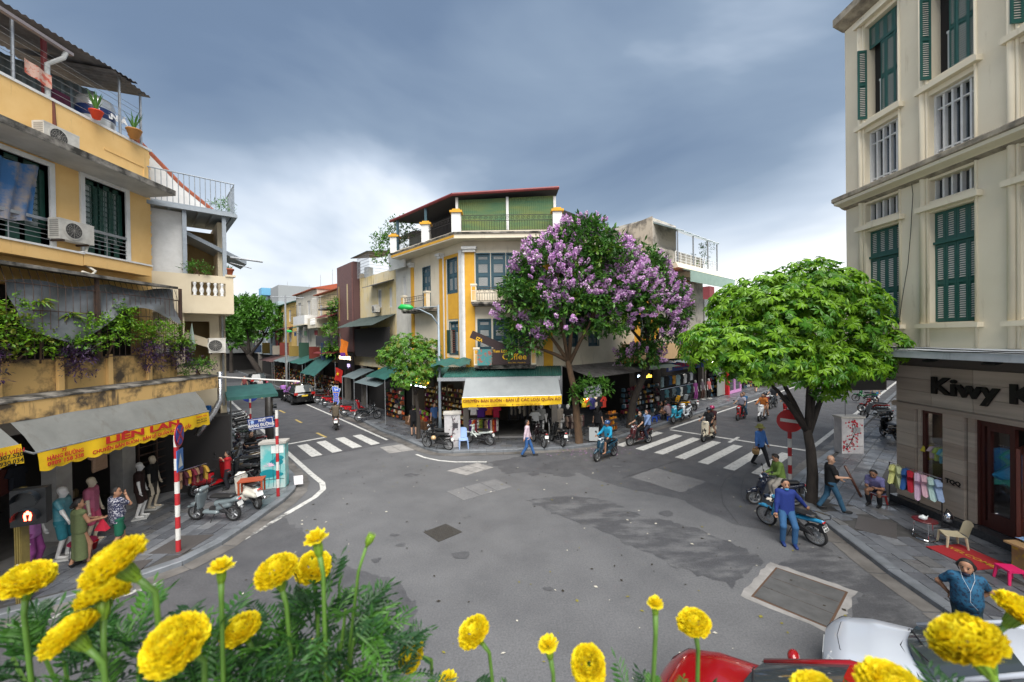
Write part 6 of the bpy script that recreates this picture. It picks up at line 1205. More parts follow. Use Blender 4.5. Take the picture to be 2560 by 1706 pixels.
FLW = [(-.536, .431, 5.242, .031, (.25, -.1, 1), 0, 'flat topped marigold at the left edge of the picture'), (-.370, .362, 5.298, .034, (-.45, -.35, .8), 0, 'largest upper left marigold seen tilted away, highest of the left cluster'), (-.439, .417, 5.232, .030, (-.3, .3, .9), 0, 'marigold hidden behind the largest upper left one'),
       (-.442, .388, 5.213, .030, (-.5, -.2, .8), 0, 'drooping marigold low at the left above the dark leaves'), (-.315, .362, 5.222, .034, (-.1, -.55, .8), 0, 'big round marigold at bottom left facing up'), (-.333, .474, 5.152, .028, (-.2, -.3, .95), 0, 'medium marigold low beside the leafy bush'),
       (-.339, .452, 5.239, .018, (.05, -.05, 1), 1, 'small half open marigold bud standing alone at left'), (-.284, .467, 5.226, .032, (-.15, -.15, 1), 0, 'round marigold left of the overlapping pair'), (-.275, .534, 5.191, .032, (.1, -.3, .95), 0, 'round marigold right of the overlapping pair'),
       (-.240, .475, 5.258, .020, (-.15, -.05, 1), 1, 'small ruffled marigold above the overlapping pair'), (-.152, .565, 5.045, .028, (-.55, -.5, .6), 0, 'marigold leaning left at the bottom, left of centre'), (-.059, .543, 5.093, .030, (-.45, -.2, .8), 0, 'tilted marigold at the bottom centre'),
       (.040, .487, 5.116, .018, (-.15, -.1, 1), 1, 'small yellow green bud at the bottom centre'), (.089, .485, 5.092, .031, (-.1, -.6, .7), 0, 'round marigold at the bottom edge right of centre'), (.164, .460, 5.184, .014, (0, 0, 1), 1, 'smallest bud on a thin straight stalk above the red car'),
       (.225, .495, 5.137, .026, (-.2, -.15, 1), 0, 'ragged marigold in front of the red car bonnet'), (.394, .342, 5.229, .035, (-.35, .35, .85), 0, 'largest marigold at lower right seen from below'), (.604, .467, 5.165, .034, (.3, -.3, .8), 0, 'marigold cut off by the right edge of the picture'),
       (.337, .351, 5.180, .034, (-.1, -.2, 1), 0, 'marigold cut off at the bottom beside the largest right one'), (.309, .398, 5.128, .034, (0, -.3, .9), 0, 'bottom edge marigold in front of the red car windscreen'), (-.106, .603, 4.973, .020, (0, -.1, 1), 1, 'tiny marigold peeking over the bottom edge')]
def marigold(x, y, z, rad, ax, bud, label, seed):
    ax = Vector(ax).normalized(); T = thing('marigold', label, 'flower', (x + ax.x * -.02, y - ax.y * .02, 4.98), 0, 'marigolds in the balcony planter'); r = random.Random(seed); c = Vector((x, y, z)) - Vector(T.location)
    q = Vector((0, 0, 1)).rotation_difference(ax); s_ = rad * .76
    h = link('flower_head', BH if bud else PM[seed % 3], T, c); h.rotation_mode = 'QUATERNION'; h.rotation_quaternion = q; h.scale = (s_ * r.uniform(.93, 1.06), s_, s_ * (1 if bud else r.uniform(.78, 1.12)))
    cs = s_ * (.72 if bud else .62); k = link('calyx', CAL, T, c + ax * (-.03 * 0)); k.rotation_mode = 'QUATERNION'; k.rotation_quaternion = q; k.scale = (cs * (.85 if bud else .8), cs * (.85 if bud else .8), cs * (1.15 if bud else .95))
    a = c - ax * cs * 1.9 * (1.15 if bud else .95); b_ = Vector((r.uniform(-.01, .01), r.uniform(-.01, .02), 0)) if z > 5.06 else Vector((0, .01, -.12)); m_ = a.lerp(b_, .45) - ax * .02
    MB().tube([a + ax * .006, a - ax * .018, m_, b_], [.0034, .0026, .0026, .0032], 7).obj('stem', stemg, T, True)
    mb = MB()
    for i in range(4 if x < -.2 else 2): t = (.35 if x < -.2 else .75) + .2 * i; feather(mb, m_.lerp(b_, t * .9), rand_dir(r) + Vector((0, 0, .3)), r.uniform(.05, .09), r, r.randrange(3))
    mb.obj('leaves', mgreen, T)
for i, f in enumerate(FLW): marigold(*f, 100 + i)
T = thing('marigold', 'closed green bud on a leaning stalk above the leafy bush', 'flower', (-.21, .50, 4.98), 0, 'marigolds in the balcony planter'); k = link('calyx', CAL, T, (.03, -.005, .275)); k.scale = (.0085, .0085, .009); k.rotation_euler = (0, R(25), 0); MB().tube([(.022, -.005, .258), (.01, 0, .225), (-.02, 0, 0)], .002, 6).obj('stem', stemg, T, True)
def mbush(label, loc, lob, n, L_, seed):
    T = thing('marigold_foliage', label, 'plant', loc, 0, 'marigold foliage in the planter'); r = random.Random(seed); mb = MB()
    for i in range(n):
        p, n_, k = shell(lob, r, .1); feather(mb, p, n_ + rand_dir(r) * .6 + Vector((0, 0, .35)), r.uniform(.7, 1.2) * L_, r, r.choices((0, 1, 2), (4, 2, 3))[0])
    mb.obj('leaves', mgreen, T); mb = MB()
    for i in range(9): c = lob[i % len(lob)][0]; mb.tube([(c[0] * .5 + r.uniform(-.04, .04), c[1] + r.uniform(-.03, .03), -.05), (c[0] + r.uniform(-.05, .05), c[1], c[2] + lob[i % len(lob)][1][2] * .5)], [.003, .002], 5)
    mb.obj('stems', stemg, T)
mbush('dense feathery marigold foliage left of the bottom centre', (-.26, .52, 4.98), [((0, 0, .08), (.11, .05, .085)), ((.03, 0, .14), (.06, .04, .045)), ((-.08, .0, .07), (.06, .04, .07)), ((.08, 0, .06), (.05, .04, .055))], 170, .062, 1)
mbush('dark feathery marigold foliage filling the bottom left corner', (-.46, .47, 4.98), [((0, 0, .10), (.16, .05, .08)), ((.12, -.02, .08), (.08, .05, .08)), ((-.12, 0, .11), (.08, .05, .07))], 200, .065, 2)
mbush('sparse marigold leaves in front of the red car', (.19, .50, 4.98), [((0, 0, .02), (.07, .03, .04))], 22, .05, 3); mbush('few marigold leaves below the largest right flower', (.44, .41, 5.0), [((0, 0, .05), (.10, .04, .05))], 22, .06, 4); mbush('low marigold leaves at the bottom centre', (.02, .52, 4.93), [((0, 0, .0), (.12, .05, .04))], 30, .06, 5)
PL = thing('planter', 'long balcony planter box holding the marigolds', 'planter', (0, .5, 4.52)); MB().bx(-.9, .9, -.16, .16, 0, .24).obj('box', mat('planter_clay', (.22, .11, .06), .8), PL); MB().bx(-.87, .87, -.14, .14, .24, .25).obj('soil', mat('soil', (.03, .022, .016), 1), PL)
# ================================================================ VEHICLES
rubber = mat('rubber', (.018, .018, .019), .8); alloy = mat('alloy', (.42, .43, .44), .3, metal=.8); blackpl = mat('black_plastic', (.022, .022, .024), .5)
vinyl = mat('seat_vinyl', (.016, .016, .017), .45); lampg = mat('lamp_glass', (.62, .66, .70), .08, coat=1); redl = mat('tail_red', (.42, .015, .012), .15, coat=1); orangel = mat('indicator', (.6, .2, .02), .2)
platew = mat('plate_white', (.66, .67, .66), .5); platey = mat('plate_yellow', (.72, .50, .04), .5); chrome = mat('chrome', (.7, .7, .72), .12, metal=1)
def paint(hexc): return mat('gloss_' + hexc, hexc, .22, coat=.8, spec=.5)
def wheel_meshes(r, tw, spokes):
    a = MB(); n = 24; prof = [(r - tw * 1.1, -tw * .7), (r - tw * .3, -tw), (r, -tw * .5), (r, tw * .5), (r - tw * .3, tw), (r - tw * 1.1, tw * .7)]; rows = []
    for k in range(n): th = 6.2832 * k / n; rows.append([(z, q * math.cos(th), q * math.sin(th)) for q, z in prof])
    rows.append(rows[0]); a.grid(rows); b = MB(); ri = r - tw * 1.0; rows = []
    for k in range(n): th = 6.2832 * k / n; rows.append([(z, q * math.cos(th), q * math.sin(th)) for q, z in ((ri, -tw * .6), (ri - .025, -tw * .55), (ri - .025, tw * .55), (ri, tw * .6))])
    rows.append(rows[0]); b.grid(rows); b.tube([(-tw * .9, 0, 0), (tw * .9, 0, 0)], r * .2, 10)
    for k in range(spokes): th = 6.2832 * k / spokes; b.tube([(0, .03 * math.cos(th), .03 * math.sin(th)), (0, (ri - .02) * math.cos(th), (ri - .02) * math.sin(th))], .02 if spokes < 9 else .005, 5)
    b.lathe([(r * .42, -.006), (r * .42, .006)], 14, (tw * .8, 0, 0), ax=(1, 0, 0)); return a.me('tyre', rubber, True), b.me('rim', alloy, False)
def scooter_proto(kind):
    V = .026; big = kind == 'bike'; r = .285 if big else (.215 if kind == 'ebike' else .235); wb = .63 if big else .60; d = {}
    d['wheel'] = wheel_meshes(r, .045 if big else .055, 20 if big else 5); d['r'] = r; d['wb'] = wb
    if kind == 'vespa': body = [((0, .42, .36), .07, (0, .34, .88), .085, (2.5, .8, 1)), ((0, .28, .27), .06, (0, -.12, .28), .08, (2.6, 1, .8)), ((0, -.22, .50), .17, (0, -.66, .50), .12, (1.35, 1, 1)), ((0, -.12, .62), .12, (0, -.72, .60), .09, (1.2, 1, 1)), ((0, .48, .40), .10, (0, .68, .36), .09, (1.0, 1, 1)), ((-.10, .33, .97), .07, (.10, .33, .97), .07), ((0, .37, .93), .08, (0, .40, .98), .08)]
    elif big: body = [((0, .40, .44), .06, (0, .26, .82), .075, (1.9, .9, 1)), ((0, .30, .50), .055, (0, -.1, .52), .06, (1.1, 1, 1)), ((0, -.12, .60), .08, (0, -.82, .72), .06, (1.15, 1, .9)), ((-.09, .27, .95), .06, (.09, .27, .95), .06), ((0, .33, .93), .075, (0, .36, .93), .07), ((0, .46, .58), .045, (0, .80, .56), .035, (1.4, 1, .8)), ((0, .63, .60), .04, (0, .70, .60), .04, (1.5, 1, .8)), ((.11, .30, .62), .04, (.12, .05, .42), .04, (.7, 1, 1)), ((-.11, .30, .62), .04, (-.12, .05, .42), .04, (.7, 1, 1))]
    elif kind == 'ebike': body = [((0, .40, .36), .06, (0, .32, .86), .07, (1.9, .9, 1)), ((0, .3, .22), .05, (0, -.2, .24), .07, (2, 1, .8)), ((0, -.2, .42), .11, (0, -.5, .42), .10), ((0, .50, .44), .04, (0, .72, .36), .035, (1.5, 1, 1))]
    else: body = [((0, .44, .40), .06, (0, .30, .86), .085, (2.3, .8, 1)), ((0, .45, .62), .09, (0, .40, .78), .10, (1.5, .9, 1)), ((0, .26, .28), .07, (0, -.16, .30), .09, (1.9, 1, .8)), ((0, -.16, .56), .11, (0, -.80, .70), .075, (1.25, 1, .95)), ((0, -.2, .42), .10, (0, -.52, .52), .10, (1.3, 1, 1)), ((-.11, .27, .98), .06, (.11, .27, .98), .06), ((0, .32, .97), .08, (0, .36, .95), .075, (1.3, 1, 1)), ((0, .48, .50), .05, (0, .82, .40), .035, (1.5, 1, 1)), ((0, .58, .53), .045, (0, .68, .50), .045, (1.5, 1, 1))]
    d['body'] = sdf_mesh('body', body, [paint('888888')], V, .03)
    d['seat'] = sdf_mesh('seat', [((0, -.04, .755 if not big else .76), .10, (0, -.62, .80 if not big else .82), .09, (1.35, 1, .55))], [vinyl], V, .02)
    t = MB(); zr = r; t.tube([(-.07, .48, .62), (-.07, wb, zr)], .024, 6); t.tube([(.07, .48, .62), (.07, wb, zr)], .024, 6); t.tube([(0, .30, .92), (0, .46, .55)], .035, 6)
    t.tube([(0, .1, .36), (0, -.3, .34), (0, -wb, zr)], [.08, .10, .05], 8); t.tube([(.10, -.3, .32), (.12, -wb, zr)], .045, 6); t.tube([(-.12, -.28, .60), (-.12, -wb, zr + .02)], .022, 6); t.tube([(.12, -.28, .60), (.12, -wb, zr + .02)], .022, 6)
    t.bx(-.05, .05, -wb - .22, -wb - .12, .42, .62); t.tube([(-.08, -.1, .28), (-.20, -.02, .03)], .012, 5); d['frame'] = t.me('frame', blackpl)
    x = MB(); x.tube([(.13, -.05, .27), (.16, -.3, .25), (.17, -.45, .27), (.18, -.78, .33)], [.02, .03, .052, .05], 9); d['exhaust'] = x.me('exhaust', [alloy if kind != 'vespa' else chrome], True)
    h = MB(); zb = .99 if not big else .97; h.tube([(-.33, .20, zb + .03), (-.14, .27, zb), (.14, .27, zb), (.33, .20, zb + .03)], .016, 6); h.tube([(-.35, .19, zb + .03), (-.23, .235, zb + .02)], .022, 6); h.tube([(.35, .19, zb + .03), (.23, .235, zb + .02)], .022, 6); d['handlebar'] = h.me('handlebar', blackpl)
    m_ = MB(); m_.tube([(0, 0, 0), (.06, 0, .16)], .007, 5); m_.ball((.09, .01, .20), (.065, .015, .045), 8, 6); d['mirror'] = m_.me('mirror', blackpl, True)
    l_ = MB(); l_.ball((0, .42 if not big else .41, .945 if kind != 'ebike' else .8), (.085, .035, .05), 10, 6); d['headlight'] = l_.me('headlight', lampg, True)
    l_ = MB(); l_.ball((0, -.86, .70), (.07, .03, .035), 8, 6); d['tail_light'] = l_.me('tail_light', redl, True)
    l_ = MB(); l_.box((0, -wb - .26, .56), (.19, .008, .14), Matrix.Rotation(-.35, 3, 'X')); d['plate'] = l_.me('plate', platew); return d
PROTO = {k: scooter_proto(k) for k in ('scooter', 'vespa', 'bike', 'ebike')}
def scooter(label, loc, rz, col, kind='scooter', lean=0.0, z=0.0, seatc=None, plate=True, name='motor_scooter', steer=0.0):
    P = PROTO[kind]; t = thing(name if kind != 'bike' else 'motorbike', label, 'motorbike' if kind == 'bike' else 'scooter', (loc[0], loc[1], z), rz, 'motorbikes and scooters'); t.rotation_euler = (0, R(lean), rz)
    b = link('body', P['body'], t); b.material_slots[0].link = 'OBJECT'; b.material_slots[0].material = paint(col)
    s_ = link('seat', P['seat'], t)
    if seatc: s_.material_slots[0].link = 'OBJECT'; s_.material_slots[0].material = plain(seatc, .5)
    for y in (P['wb'], -P['wb']):
        w_ = link('wheel', P['wheel'][0], t, (0, y, P['r'])); link('rim', P['wheel'][1], w_)
        if y > 0: w_.rotation_euler = (0, 0, R(steer))
    for k in ('frame', 'exhaust', 'handlebar', 'headlight', 'tail_light'): link(k, P[k], t)
    if plate: link('plate', P['plate'], t)
    for sg in (-1, 1):
        m_ = link('mirror', P['mirror'], t, (sg * .24, .24, 1.0)); m_.scale = (sg, 1, 1)
    return t
def lerp_tab(tab, y):
    ys = [t[0] for t in tab]; return [float(np.interp(y, ys, [t[i] for t in tab])) for i in range(1, len(tab[0]))]
def car(label, loc, rz, col, L_=3.75, W_=1.62, suv=False, plate=platew, name='parked_car', scale=1.0):
    """forward +Y; lofted body, glasshouse, wheels, lamps"""
    t = thing(name, label, 'car', (loc[0], loc[1], 0), rz); t.scale = (scale,) * 3; h = L_ / 2; w2 = W_ / 2; pm = paint(col); up = .16 if suv else 0
    # y, half width, sill z, shoulder z, top z
    tab = [(-h, .70 * w2, .36, .62 + up, .72 + up), (-h + .06, .86 * w2, .26, .72 + up, .86 + up), (-h + .3, .97 * w2, .2, .80 + up, .96 + up), (-h + .9, w2, .19, .84 + up, .98 + up), (0, w2, .19, .84 + up, .96 + up), (h - 1.15, w2, .19, .80 + up, .93 + up), (h - .6, .97 * w2, .2, .74 + up, .86 + up), (h - .22, .90 * w2, .22, .64 + up, .74 + up), (h - .06, .74 * w2, .26, .54 + up, .62 + up), (h, .58 * w2, .34, .46 + up, .54 + up)]
    ys = np.concatenate([np.linspace(-h, -h + .4, 6), np.linspace(-h + .5, h - .7, 14), np.linspace(h - .6, h, 9)]); rows = []
    for y in ys:
        w_, zs, zsh, zt = lerp_tab(tab, y); half = [(0, zs), (.8 * w_, zs), (.97 * w_, zs + .1), (w_, (zs + zsh) / 2), (.985 * w_, zsh - .06), (.94 * w_, zsh), (.80 * w_, zsh + (zt - zsh) * .55), (.5 * w_, zsh + (zt - zsh) * .9), (0, zt)]
        rows.append([(x, y, z) for x, z in half] + [(-x, y, z) for x, z in half[-2:0:-1]])
    b = MB(); b.grid(rows, close=True); b.add([rows[0][i] for i in range(len(rows[0]))], [tuple(range(len(rows[0])))]); b.add(rows[-1], [tuple(range(len(rows[-1]) - 1, -1, -1))]); bo = b.obj('body', pm, t, True)
    yr, yf, rr, rf = (-h + .12, h - 1.12, -h + .42, h - 1.95) if (suv or L_ < 4) else (-h + .45, h - 1.2, -h + 1.0, h - 1.95); zr = 1.46 + (.22 if suv else 0); zb = .92 + up; wt = w2 * .76; wb_ = w2 * .93
    bl = [(wb_ * .96, yr, zb), (wb_, (yr + yf) / 2, zb - .02), (wb_ * .9, yf, zb)]; tp = [(wt * .93, rr, zr - .04), (wt, (rr + rf) / 2, zr), (wt * .9, rf, zr - .05)]
    g = MB(); n = 8
    def ip(a, c, k): return tuple(a[i] + (c[i] - a[i]) * k for i in range(3))
    def bow(a, c, amt, yd):     # row from +x to -x, bulging outwards
        return [(a[0] + (c[0] - a[0]) * k / n, a[1] + yd * amt * math.sin(math.pi * k / n), a[2] + .03 * math.sin(math.pi * k / n)) for k in range(n + 1)]
    mir = lambda p: (-p[0], p[1], p[2])
    g.grid([bow(bl[2], mir(bl[2]), .16, 1), bow(ip(bl[2], tp[2], .5), mir(ip(bl[2], tp[2], .5)), .13, 1), bow(tp[2], mir(tp[2]), .08, 1)])
    ws = g.obj('windscreen', glass, t, True); g = MB(); g.grid([bow(tp[0], mir(tp[0]), .08, -1), bow(bl[0], mir(bl[0]), .12, -1)]); g.obj('rear_window', glass, t, True)
    for sg in (1, -1):
        g = MB(); f = lambda p: (p[0] * sg, p[1], p[2]); g.grid([[f(p) for p in bl], [f(p) for p in tp]]); so = g.obj('side_window', glass, t)
        p_ = MB(); c0, c1 = ip(bl[0], bl[1], .95), ip(tp[0], tp[1], .95); p_.tube([f((c0[0] + .004, c0[1], c0[2])), f((c1[0] + .004, c1[1], c1[2]))], .035, 5); p_.obj('pillar', blackpl, so)
        p_ = MB(); p_.tube([f(bl[2]), f(tp[2]), f(tp[1]), f(tp[0]), f(bl[0])], .035, 6); p_.obj('roof_rail', pm, t, True)
        p_ = MB(); p_.ball((sg * (w2 + .10), yf - .28, zb + .06), (.11, .07, .075), 10, 7); p_.obj('mirror', pm, t, True)
        for y0, y1 in ((-.95, -.02), (.02, h - 1.2)):
            p_ = MB(); xx = sg * (w2 + .003); p_.tube([(xx, y0, zb - .12), (xx * 1.0, y0, .42), (xx, y1, .36), (xx, y1, zb - .14)], .006, 4); p_.tube([(xx, y0 + .06, zb - .2), (xx + sg * .02, y0 + .22, zb - .2)], .016, 5); p_.obj('door_line', blackpl, t)
        hl = MB(); hl.grid([[(sg * w2 * .93, h - .55, .70 + up), (sg * w2 * .80, h - .20, .66 + up), (sg * w2 * .52, h - .055, .60 + up)], [(sg * w2 * .985, h - .50, .61 + up), (sg * w2 * .90, h - .16, .56 + up), (sg * w2 * .60, h - .02, .52 + up)], [(sg * w2 * 1.0, h - .48, .55 + up), (sg * w2 * .92, h - .14, .50 + up), (sg * w2 * .60, h + .0, .46 + up)]]); hl.obj('headlight', [lampg], t, True)
        tl = MB(); tl.bx(sg * w2 * .60, sg * w2 * .92, -h - .015, -h + .15, .72 + up, .92 + up); tl.obj('tail_light', redl, t)
        for y in (h - .75, -h + .72):
            a = MB(); a.lathe([(.355, 0), (.355, .012)], 24, (sg * (w2 - .004), y, .31), ax=(sg, 0, 0)); a.obj('wheel_arch', blackpl, t)
            w_ = link('wheel', CARW[0], t, (sg * (w2 - .08), y, .31)); link('rim', CARW[1], w_)
    g = MB(); g.grid([bow(tp[2], mir(tp[2]), .08, 1), [(x, (rr + rf) / 2, zr + .05 * (1 - (x / wt) ** 2)) for x in np.linspace(wt, -wt, n + 1)], bow(tp[0], mir(tp[0]), .08, -1)]); g.obj('roof', pm, t, True)
    g = MB(); g.grid([[(x, h + .004 - abs(x) * .16, z) for x in np.linspace(-w2 * .5, w2 * .5, 5)] for z in (.30, .42 + up)]); g.obj('grille', blackpl, t); MB().bx(-.24, .24, h + .0, h + .02, .36 + up, .48 + up).obj('plate', plate, t); MB().bx(-.24, .24, -h - .02, -h, .58 + up, .7 + up).obj('plate', plate, t)
    def z0(x, y): w_, zs, zsh, zt = lerp_tab(tab, y); return float(np.interp(abs(x), [0, .5 * w_, .8 * w_, .94 * w_], [zt, zsh + .9 * (zt - zsh), zsh + .55 * (zt - zsh), zsh])) - .001
    g = MB(); sq = [(w2 * .80, h - 1.1), (w2 * .78, h - .7), (w2 * .74, h - .35), (w2 * .45, h - .2), (0, h - .16)]; g.tube([(x, y, z0(x, y)) for x, y in sq + [(-x, y) for x, y in sq[-2::-1]]], .005, 4); g.tube([(w2 * .7, yf + .1, z0(w2 * .7, yf + .1) + .003), (0, yf + .24, z0(0, yf + .24)), (-w2 * .7, yf + .1, z0(w2 * .7, yf + .1) + .003)], .008, 4); g.obj('bonnet_seam', blackpl, t)
    g = MB(); g.tube([(w2 * .5, yf + .09, zb + .03), (-.05, yf + .02, zb + .13)], .012, 4); g.tube([(0, yf + .13, zb + .03), (-w2 * .55, yf + .0, zb + .14)], .012, 4); g.obj('wiper', blackpl, t)
    return t
CARW = wheel_meshes(.30, .10, 8)
car('white hatchback parked at the lower right behind the marigolds', (6.42, 5.12), head(-.76, .65), 'b4bac4')
car('red hatchback whose bonnet shows at the bottom edge', (3.58, 4.3), head(-.77, .64), '8c0a12', scale=1.08)
car('black people carrier seen from behind driving up the left street', (-19.3, 35.4), head(-.661, .75), '0c0c0e', 4.4, 1.76, True, platey, 'moving_car')
car('silver hatchback driving towards the junction on the right street', (30.6, 37.6), head(-.752, -.66), 'a9acb0', 3.7, 1.65, False, platey, 'moving_car')
car('dark estate car parked far up the left street', (-31, 47.5), head(-.661, .75), '14181c', 4.4, 1.76, True)
# --- scooters: (label, (x, y), heading, colour, kind, z)
RH = head(-.752, -.66); LH = head(-.661, .75); PV = .125
SC = [('dark grey scooter parked nearest the left kerb', (-9.05, 11.87), head(-1, .08), '6f7a7e', 'scooter', PV, -6), ('cream white scooter with a table frame on its seat at the left kerb', (-8.75, 12.95), head(-.85, .55), 'd6d3c8', 'vespa', PV, -6),
      ('red scooter backed against the shop at the left corner', (-10.95, 14.25), head(.3, 1), 'a3121a', 'vespa', PV, 6), ('black scooter behind the turquoise utility box', (-10.1, 14.75), head(-1, .15), '0d0f12', 'scooter', PV, -6), ('bronze scooter with a green bag in the left cluster', (-11.2, 16.4), head(-.9, -.45), '5c5140', 'scooter', PV, 6),
      ('black scooter under a plastic sheet in the left cluster', (-10.85, 15.75), head(-1, -.1), '15171b', 'scooter', PV, -6), ('dark blue scooter with a chrome rail in the left cluster', (-12.0, 17.6), head(-.95, -.3), '131f3c', 'scooter', PV, 6), ('silver grey motorbike farther along the left pavement', (-15.4, 21.9), head(-.8, -.6), '9aa3a8', 'bike', PV, 6),
      ('black motorbike with red trim farthest in the left cluster', (-16.2, 22.9), head(-.8, -.6), '1a1012', 'bike', PV, 6), ('red scooter parked beside the foot shaped spa sign', (-15.0, 32.7), head(.75, .66), 'a81a22', 'scooter', PV, 6), ('red black scooter under a clear plastic cover on the left street', (-11.6, 28.4), head(.75, .6), 'b01a22', 'scooter', PV, 6),
      ('delivery motorbike with a blue cloth and carton on the left street', (-9.75, 26.4), head(.75, .66), '22282c', 'bike', PV, 6), ('black motorbike with a tan helmet parked at the middle kerb corner', (-3.7, 19.25), head(-.9, .42), '0e0f11', 'bike', PV, -7), ('black motorbike tucked behind the one with the tan helmet', (-3.95, 20.2), head(-.9, .42), '16171a', 'bike', PV, -7),
      ('white and green motorbike parked behind the blue plastic chair', (-1.75, 20.0), head(-.9, .45), 'cfd6d0', 'bike', PV, -7), ('black motorbike parked left of the pair before the clothes shop', (1.25, 19.75), head(-.35, .95), '1d1013', 'bike', PV, 6), ('black scooter parked right of the pair before the clothes shop', (2.2, 19.85), head(-.35, .95), '0f1012', 'scooter', PV, 6),
      ('bright blue scooter parked at the kerb by the street diners', (10.3, 24.55), RH, '2290ad', 'scooter', PV, 6), ('white scooter parked beside the bright blue one', (11.15, 25.3), RH, 'c4cbd0', 'scooter', PV, 6), ('yellow and white scooter parked before the T-shirt shop', (12.0, 28.2), head(-.3, .95), 'd09a10', 'scooter', PV, 6), ('black scooter parked next to the yellow one', (11.0, 27.4), head(-.3, .95), '141414', 'scooter', PV, 6),
      ('grey scooter parked before the dress shop mannequins', (12.8, 28.7), head(-.3, .95), '8e9498', 'scooter', PV, 6), ('white scooter on the pavement by the pink shop front', (21.5, 38.3), head(-.8, -.2), 'd8dadc', 'scooter', PV, 6), ('grey scooter parked on the right pavement behind the blossom painted box', (22.4, 24.3), head(-.3, .95), '6e7478', 'scooter', PV, 6), ('red and black motorbike parked behind the grey one on the right pavement', (23.8, 26.0), head(-.3, .95), '8a1a1a', 'bike', PV, 6),
      ('black scooter half hidden by the stone shop corner', (19.2, 20.0), head(.3, .95), '101114', 'scooter', PV, -6), ('green motorbike parked far along the right pavement', (27.2, 30.4), head(-.3, .95), '1c6a3a', 'bike', PV, 6),
      ('white bicycle like motorbike parked near the black car on the left street', (-20.6, 40.5), head(.75, .66), 'c8ccce', 'bike', PV, 6), ('white motorbike parked beside the black car on the left street', (-19.0, 38.6), head(.75, .66), 'd0d2d4', 'bike', PV, 6),
      ('maroon motorbike wedged at the back of the left cluster', (-12.9, 18.9), head(-.9, -.4), '4a161c', 'bike', PV, 6), ('white scooter under a clear sheet in the left cluster', (-11.5, 17.0), head(-.95, -.25), 'b8bcc0', 'scooter', PV, 6), ('dark green motorbike near the round blue sign', (-14.5, 20.6), head(-.8, -.5), '1a3026', 'bike', PV, 6), ('black scooter past the round blue sign', (-17.4, 24.3), head(-.8, -.6), '101215', 'scooter', PV, 6), ('grey motorbike beyond the round blue sign', (-18.5, 25.7), head(-.8, -.6), '5a6066', 'bike', PV, 6),
      ('black scooter parked by the red round lit stall on the left street', (-17.3, 35.9), head(.75, .66), '17181c', 'scooter', PV, 6), ('dark red motorbike before the teal tarpaulin', (-16.4, 34.3), head(.75, .66), '5a1418', 'bike', PV, 6),
      ('teal motorbike ridden by the man in the blue jacket', (4.15, 17.7), head(-.75, -.62), '173a4c', 'scooter', 0, 0), ('maroon scooter carrying a couple at the zebra crossing', (6.38, 19.95), head(-.9, -.42), '4a1c20', 'scooter', 0, 0), ('cream and red scooter carrying two riders across the zebra', (10.25, 20.65), RH, 'd5cbb4', 'vespa', 0, 0),
      ('red electric bike carrying two riders on the right street', (14.85, 25.6), RH, 'b3141a', 'ebike', 0, 0), ('white scooter with an orange shirted rider on the right street', (16.0, 25.2), RH, 'e2e4e6', 'scooter', 0, 0), ('red scooter of the helmeted rider behind the no entry sign', (18.3, 26.2), RH, '9c1018', 'scooter', 0, 0), ('dark grey motorbike behind the white scooter on the right street', (19.4, 29.3), RH, '3a4044', 'bike', 0, 0),
      ('dark scooter the man in green sits on by the no entry sign', (8.35, 12.6), head(-.98, .15), '131a2c', 'scooter', .02, -4), ('sky blue motorbike the man in the blue hoodie leans on', (7.58, 10.78), head(-.42, .9), '2a88b4', 'bike', 0, -8),
      ('white scooter ridden away up the left street', (-11.1, 24.6), head(-.4, .9), 'd8d4d6', 'scooter', 0, 0), ('red scooter ridden away far up the left street', (-23.3, 37.3), LH, 'a01c18', 'scooter', 0, 0), ('dark scooter ridden by the person in lilac on the left street', (-21.2, 36.3), LH, '1c1c22', 'scooter', 0, 0), ('mint scooter coming down the left street', (-23.0, 41.5), head(.661, -.75), '9cc4bc', 'scooter', 0, 0)]
for s_ in SC: scooter(s_[0], s_[1], s_[2], s_[3], s_[4], s_[6], s_[5])
for o in [q for q in COL.objects if q.get('label') == 'sky blue motorbike the man in the blue hoodie leans on']:
    text('lettering', '80-B1\n0142', .075, plain('101010'), o, (0, -.897, .565), (R(70), 0, 0), bold=.002); MB().tube([(-.16, -.55, .84), (-.16, -.95, .86), (0, -1.02, .86), (.16, -.95, .86), (.16, -.55, .84)], .014, 6).obj('grab_rail', chrome, o)
# ================================================================ PEOPLE AND MANNEQUINS
skinm = {'l': mat('skin_light', (.50, .30, .20), .55, col2=(.44, .25, .165), scale=20, amt=.6), 'm': mat('skin_tan', (.36, .19, .115), .55, col2=(.31, .155, .09), scale=20, amt=.6), 'w': mat('mannequin_white', (.70, .69, .67), .3), 'c': mat('mannequin_cream', (.62, .53, .40), .35)}
hairm = mat('hair', (.012, .010, .010), .5, bump=.5, bscale=90); dark_eye = mat('eye_dark', (.012, .01, .01), .3); lipm = mat('lips', (.32, .11, .09), .5)
def ik(a, b, l1, l2, pole):
    a = Vector(a); b = Vector(b); d = b - a; L_ = min(d.length, (l1 + l2) * .999); d.normalize(); b = a + d * L_; x = (l1 * l1 - l2 * l2 + L_ * L_) / (2 * L_); h = math.sqrt(max(0, l1 * l1 - x * x)); p = Vector(pole); p -= d * p.dot(d)
    if p.length < 1e-4: p = Vector((0, -1, 0))
    return a + d * x + p.normalized() * h, b
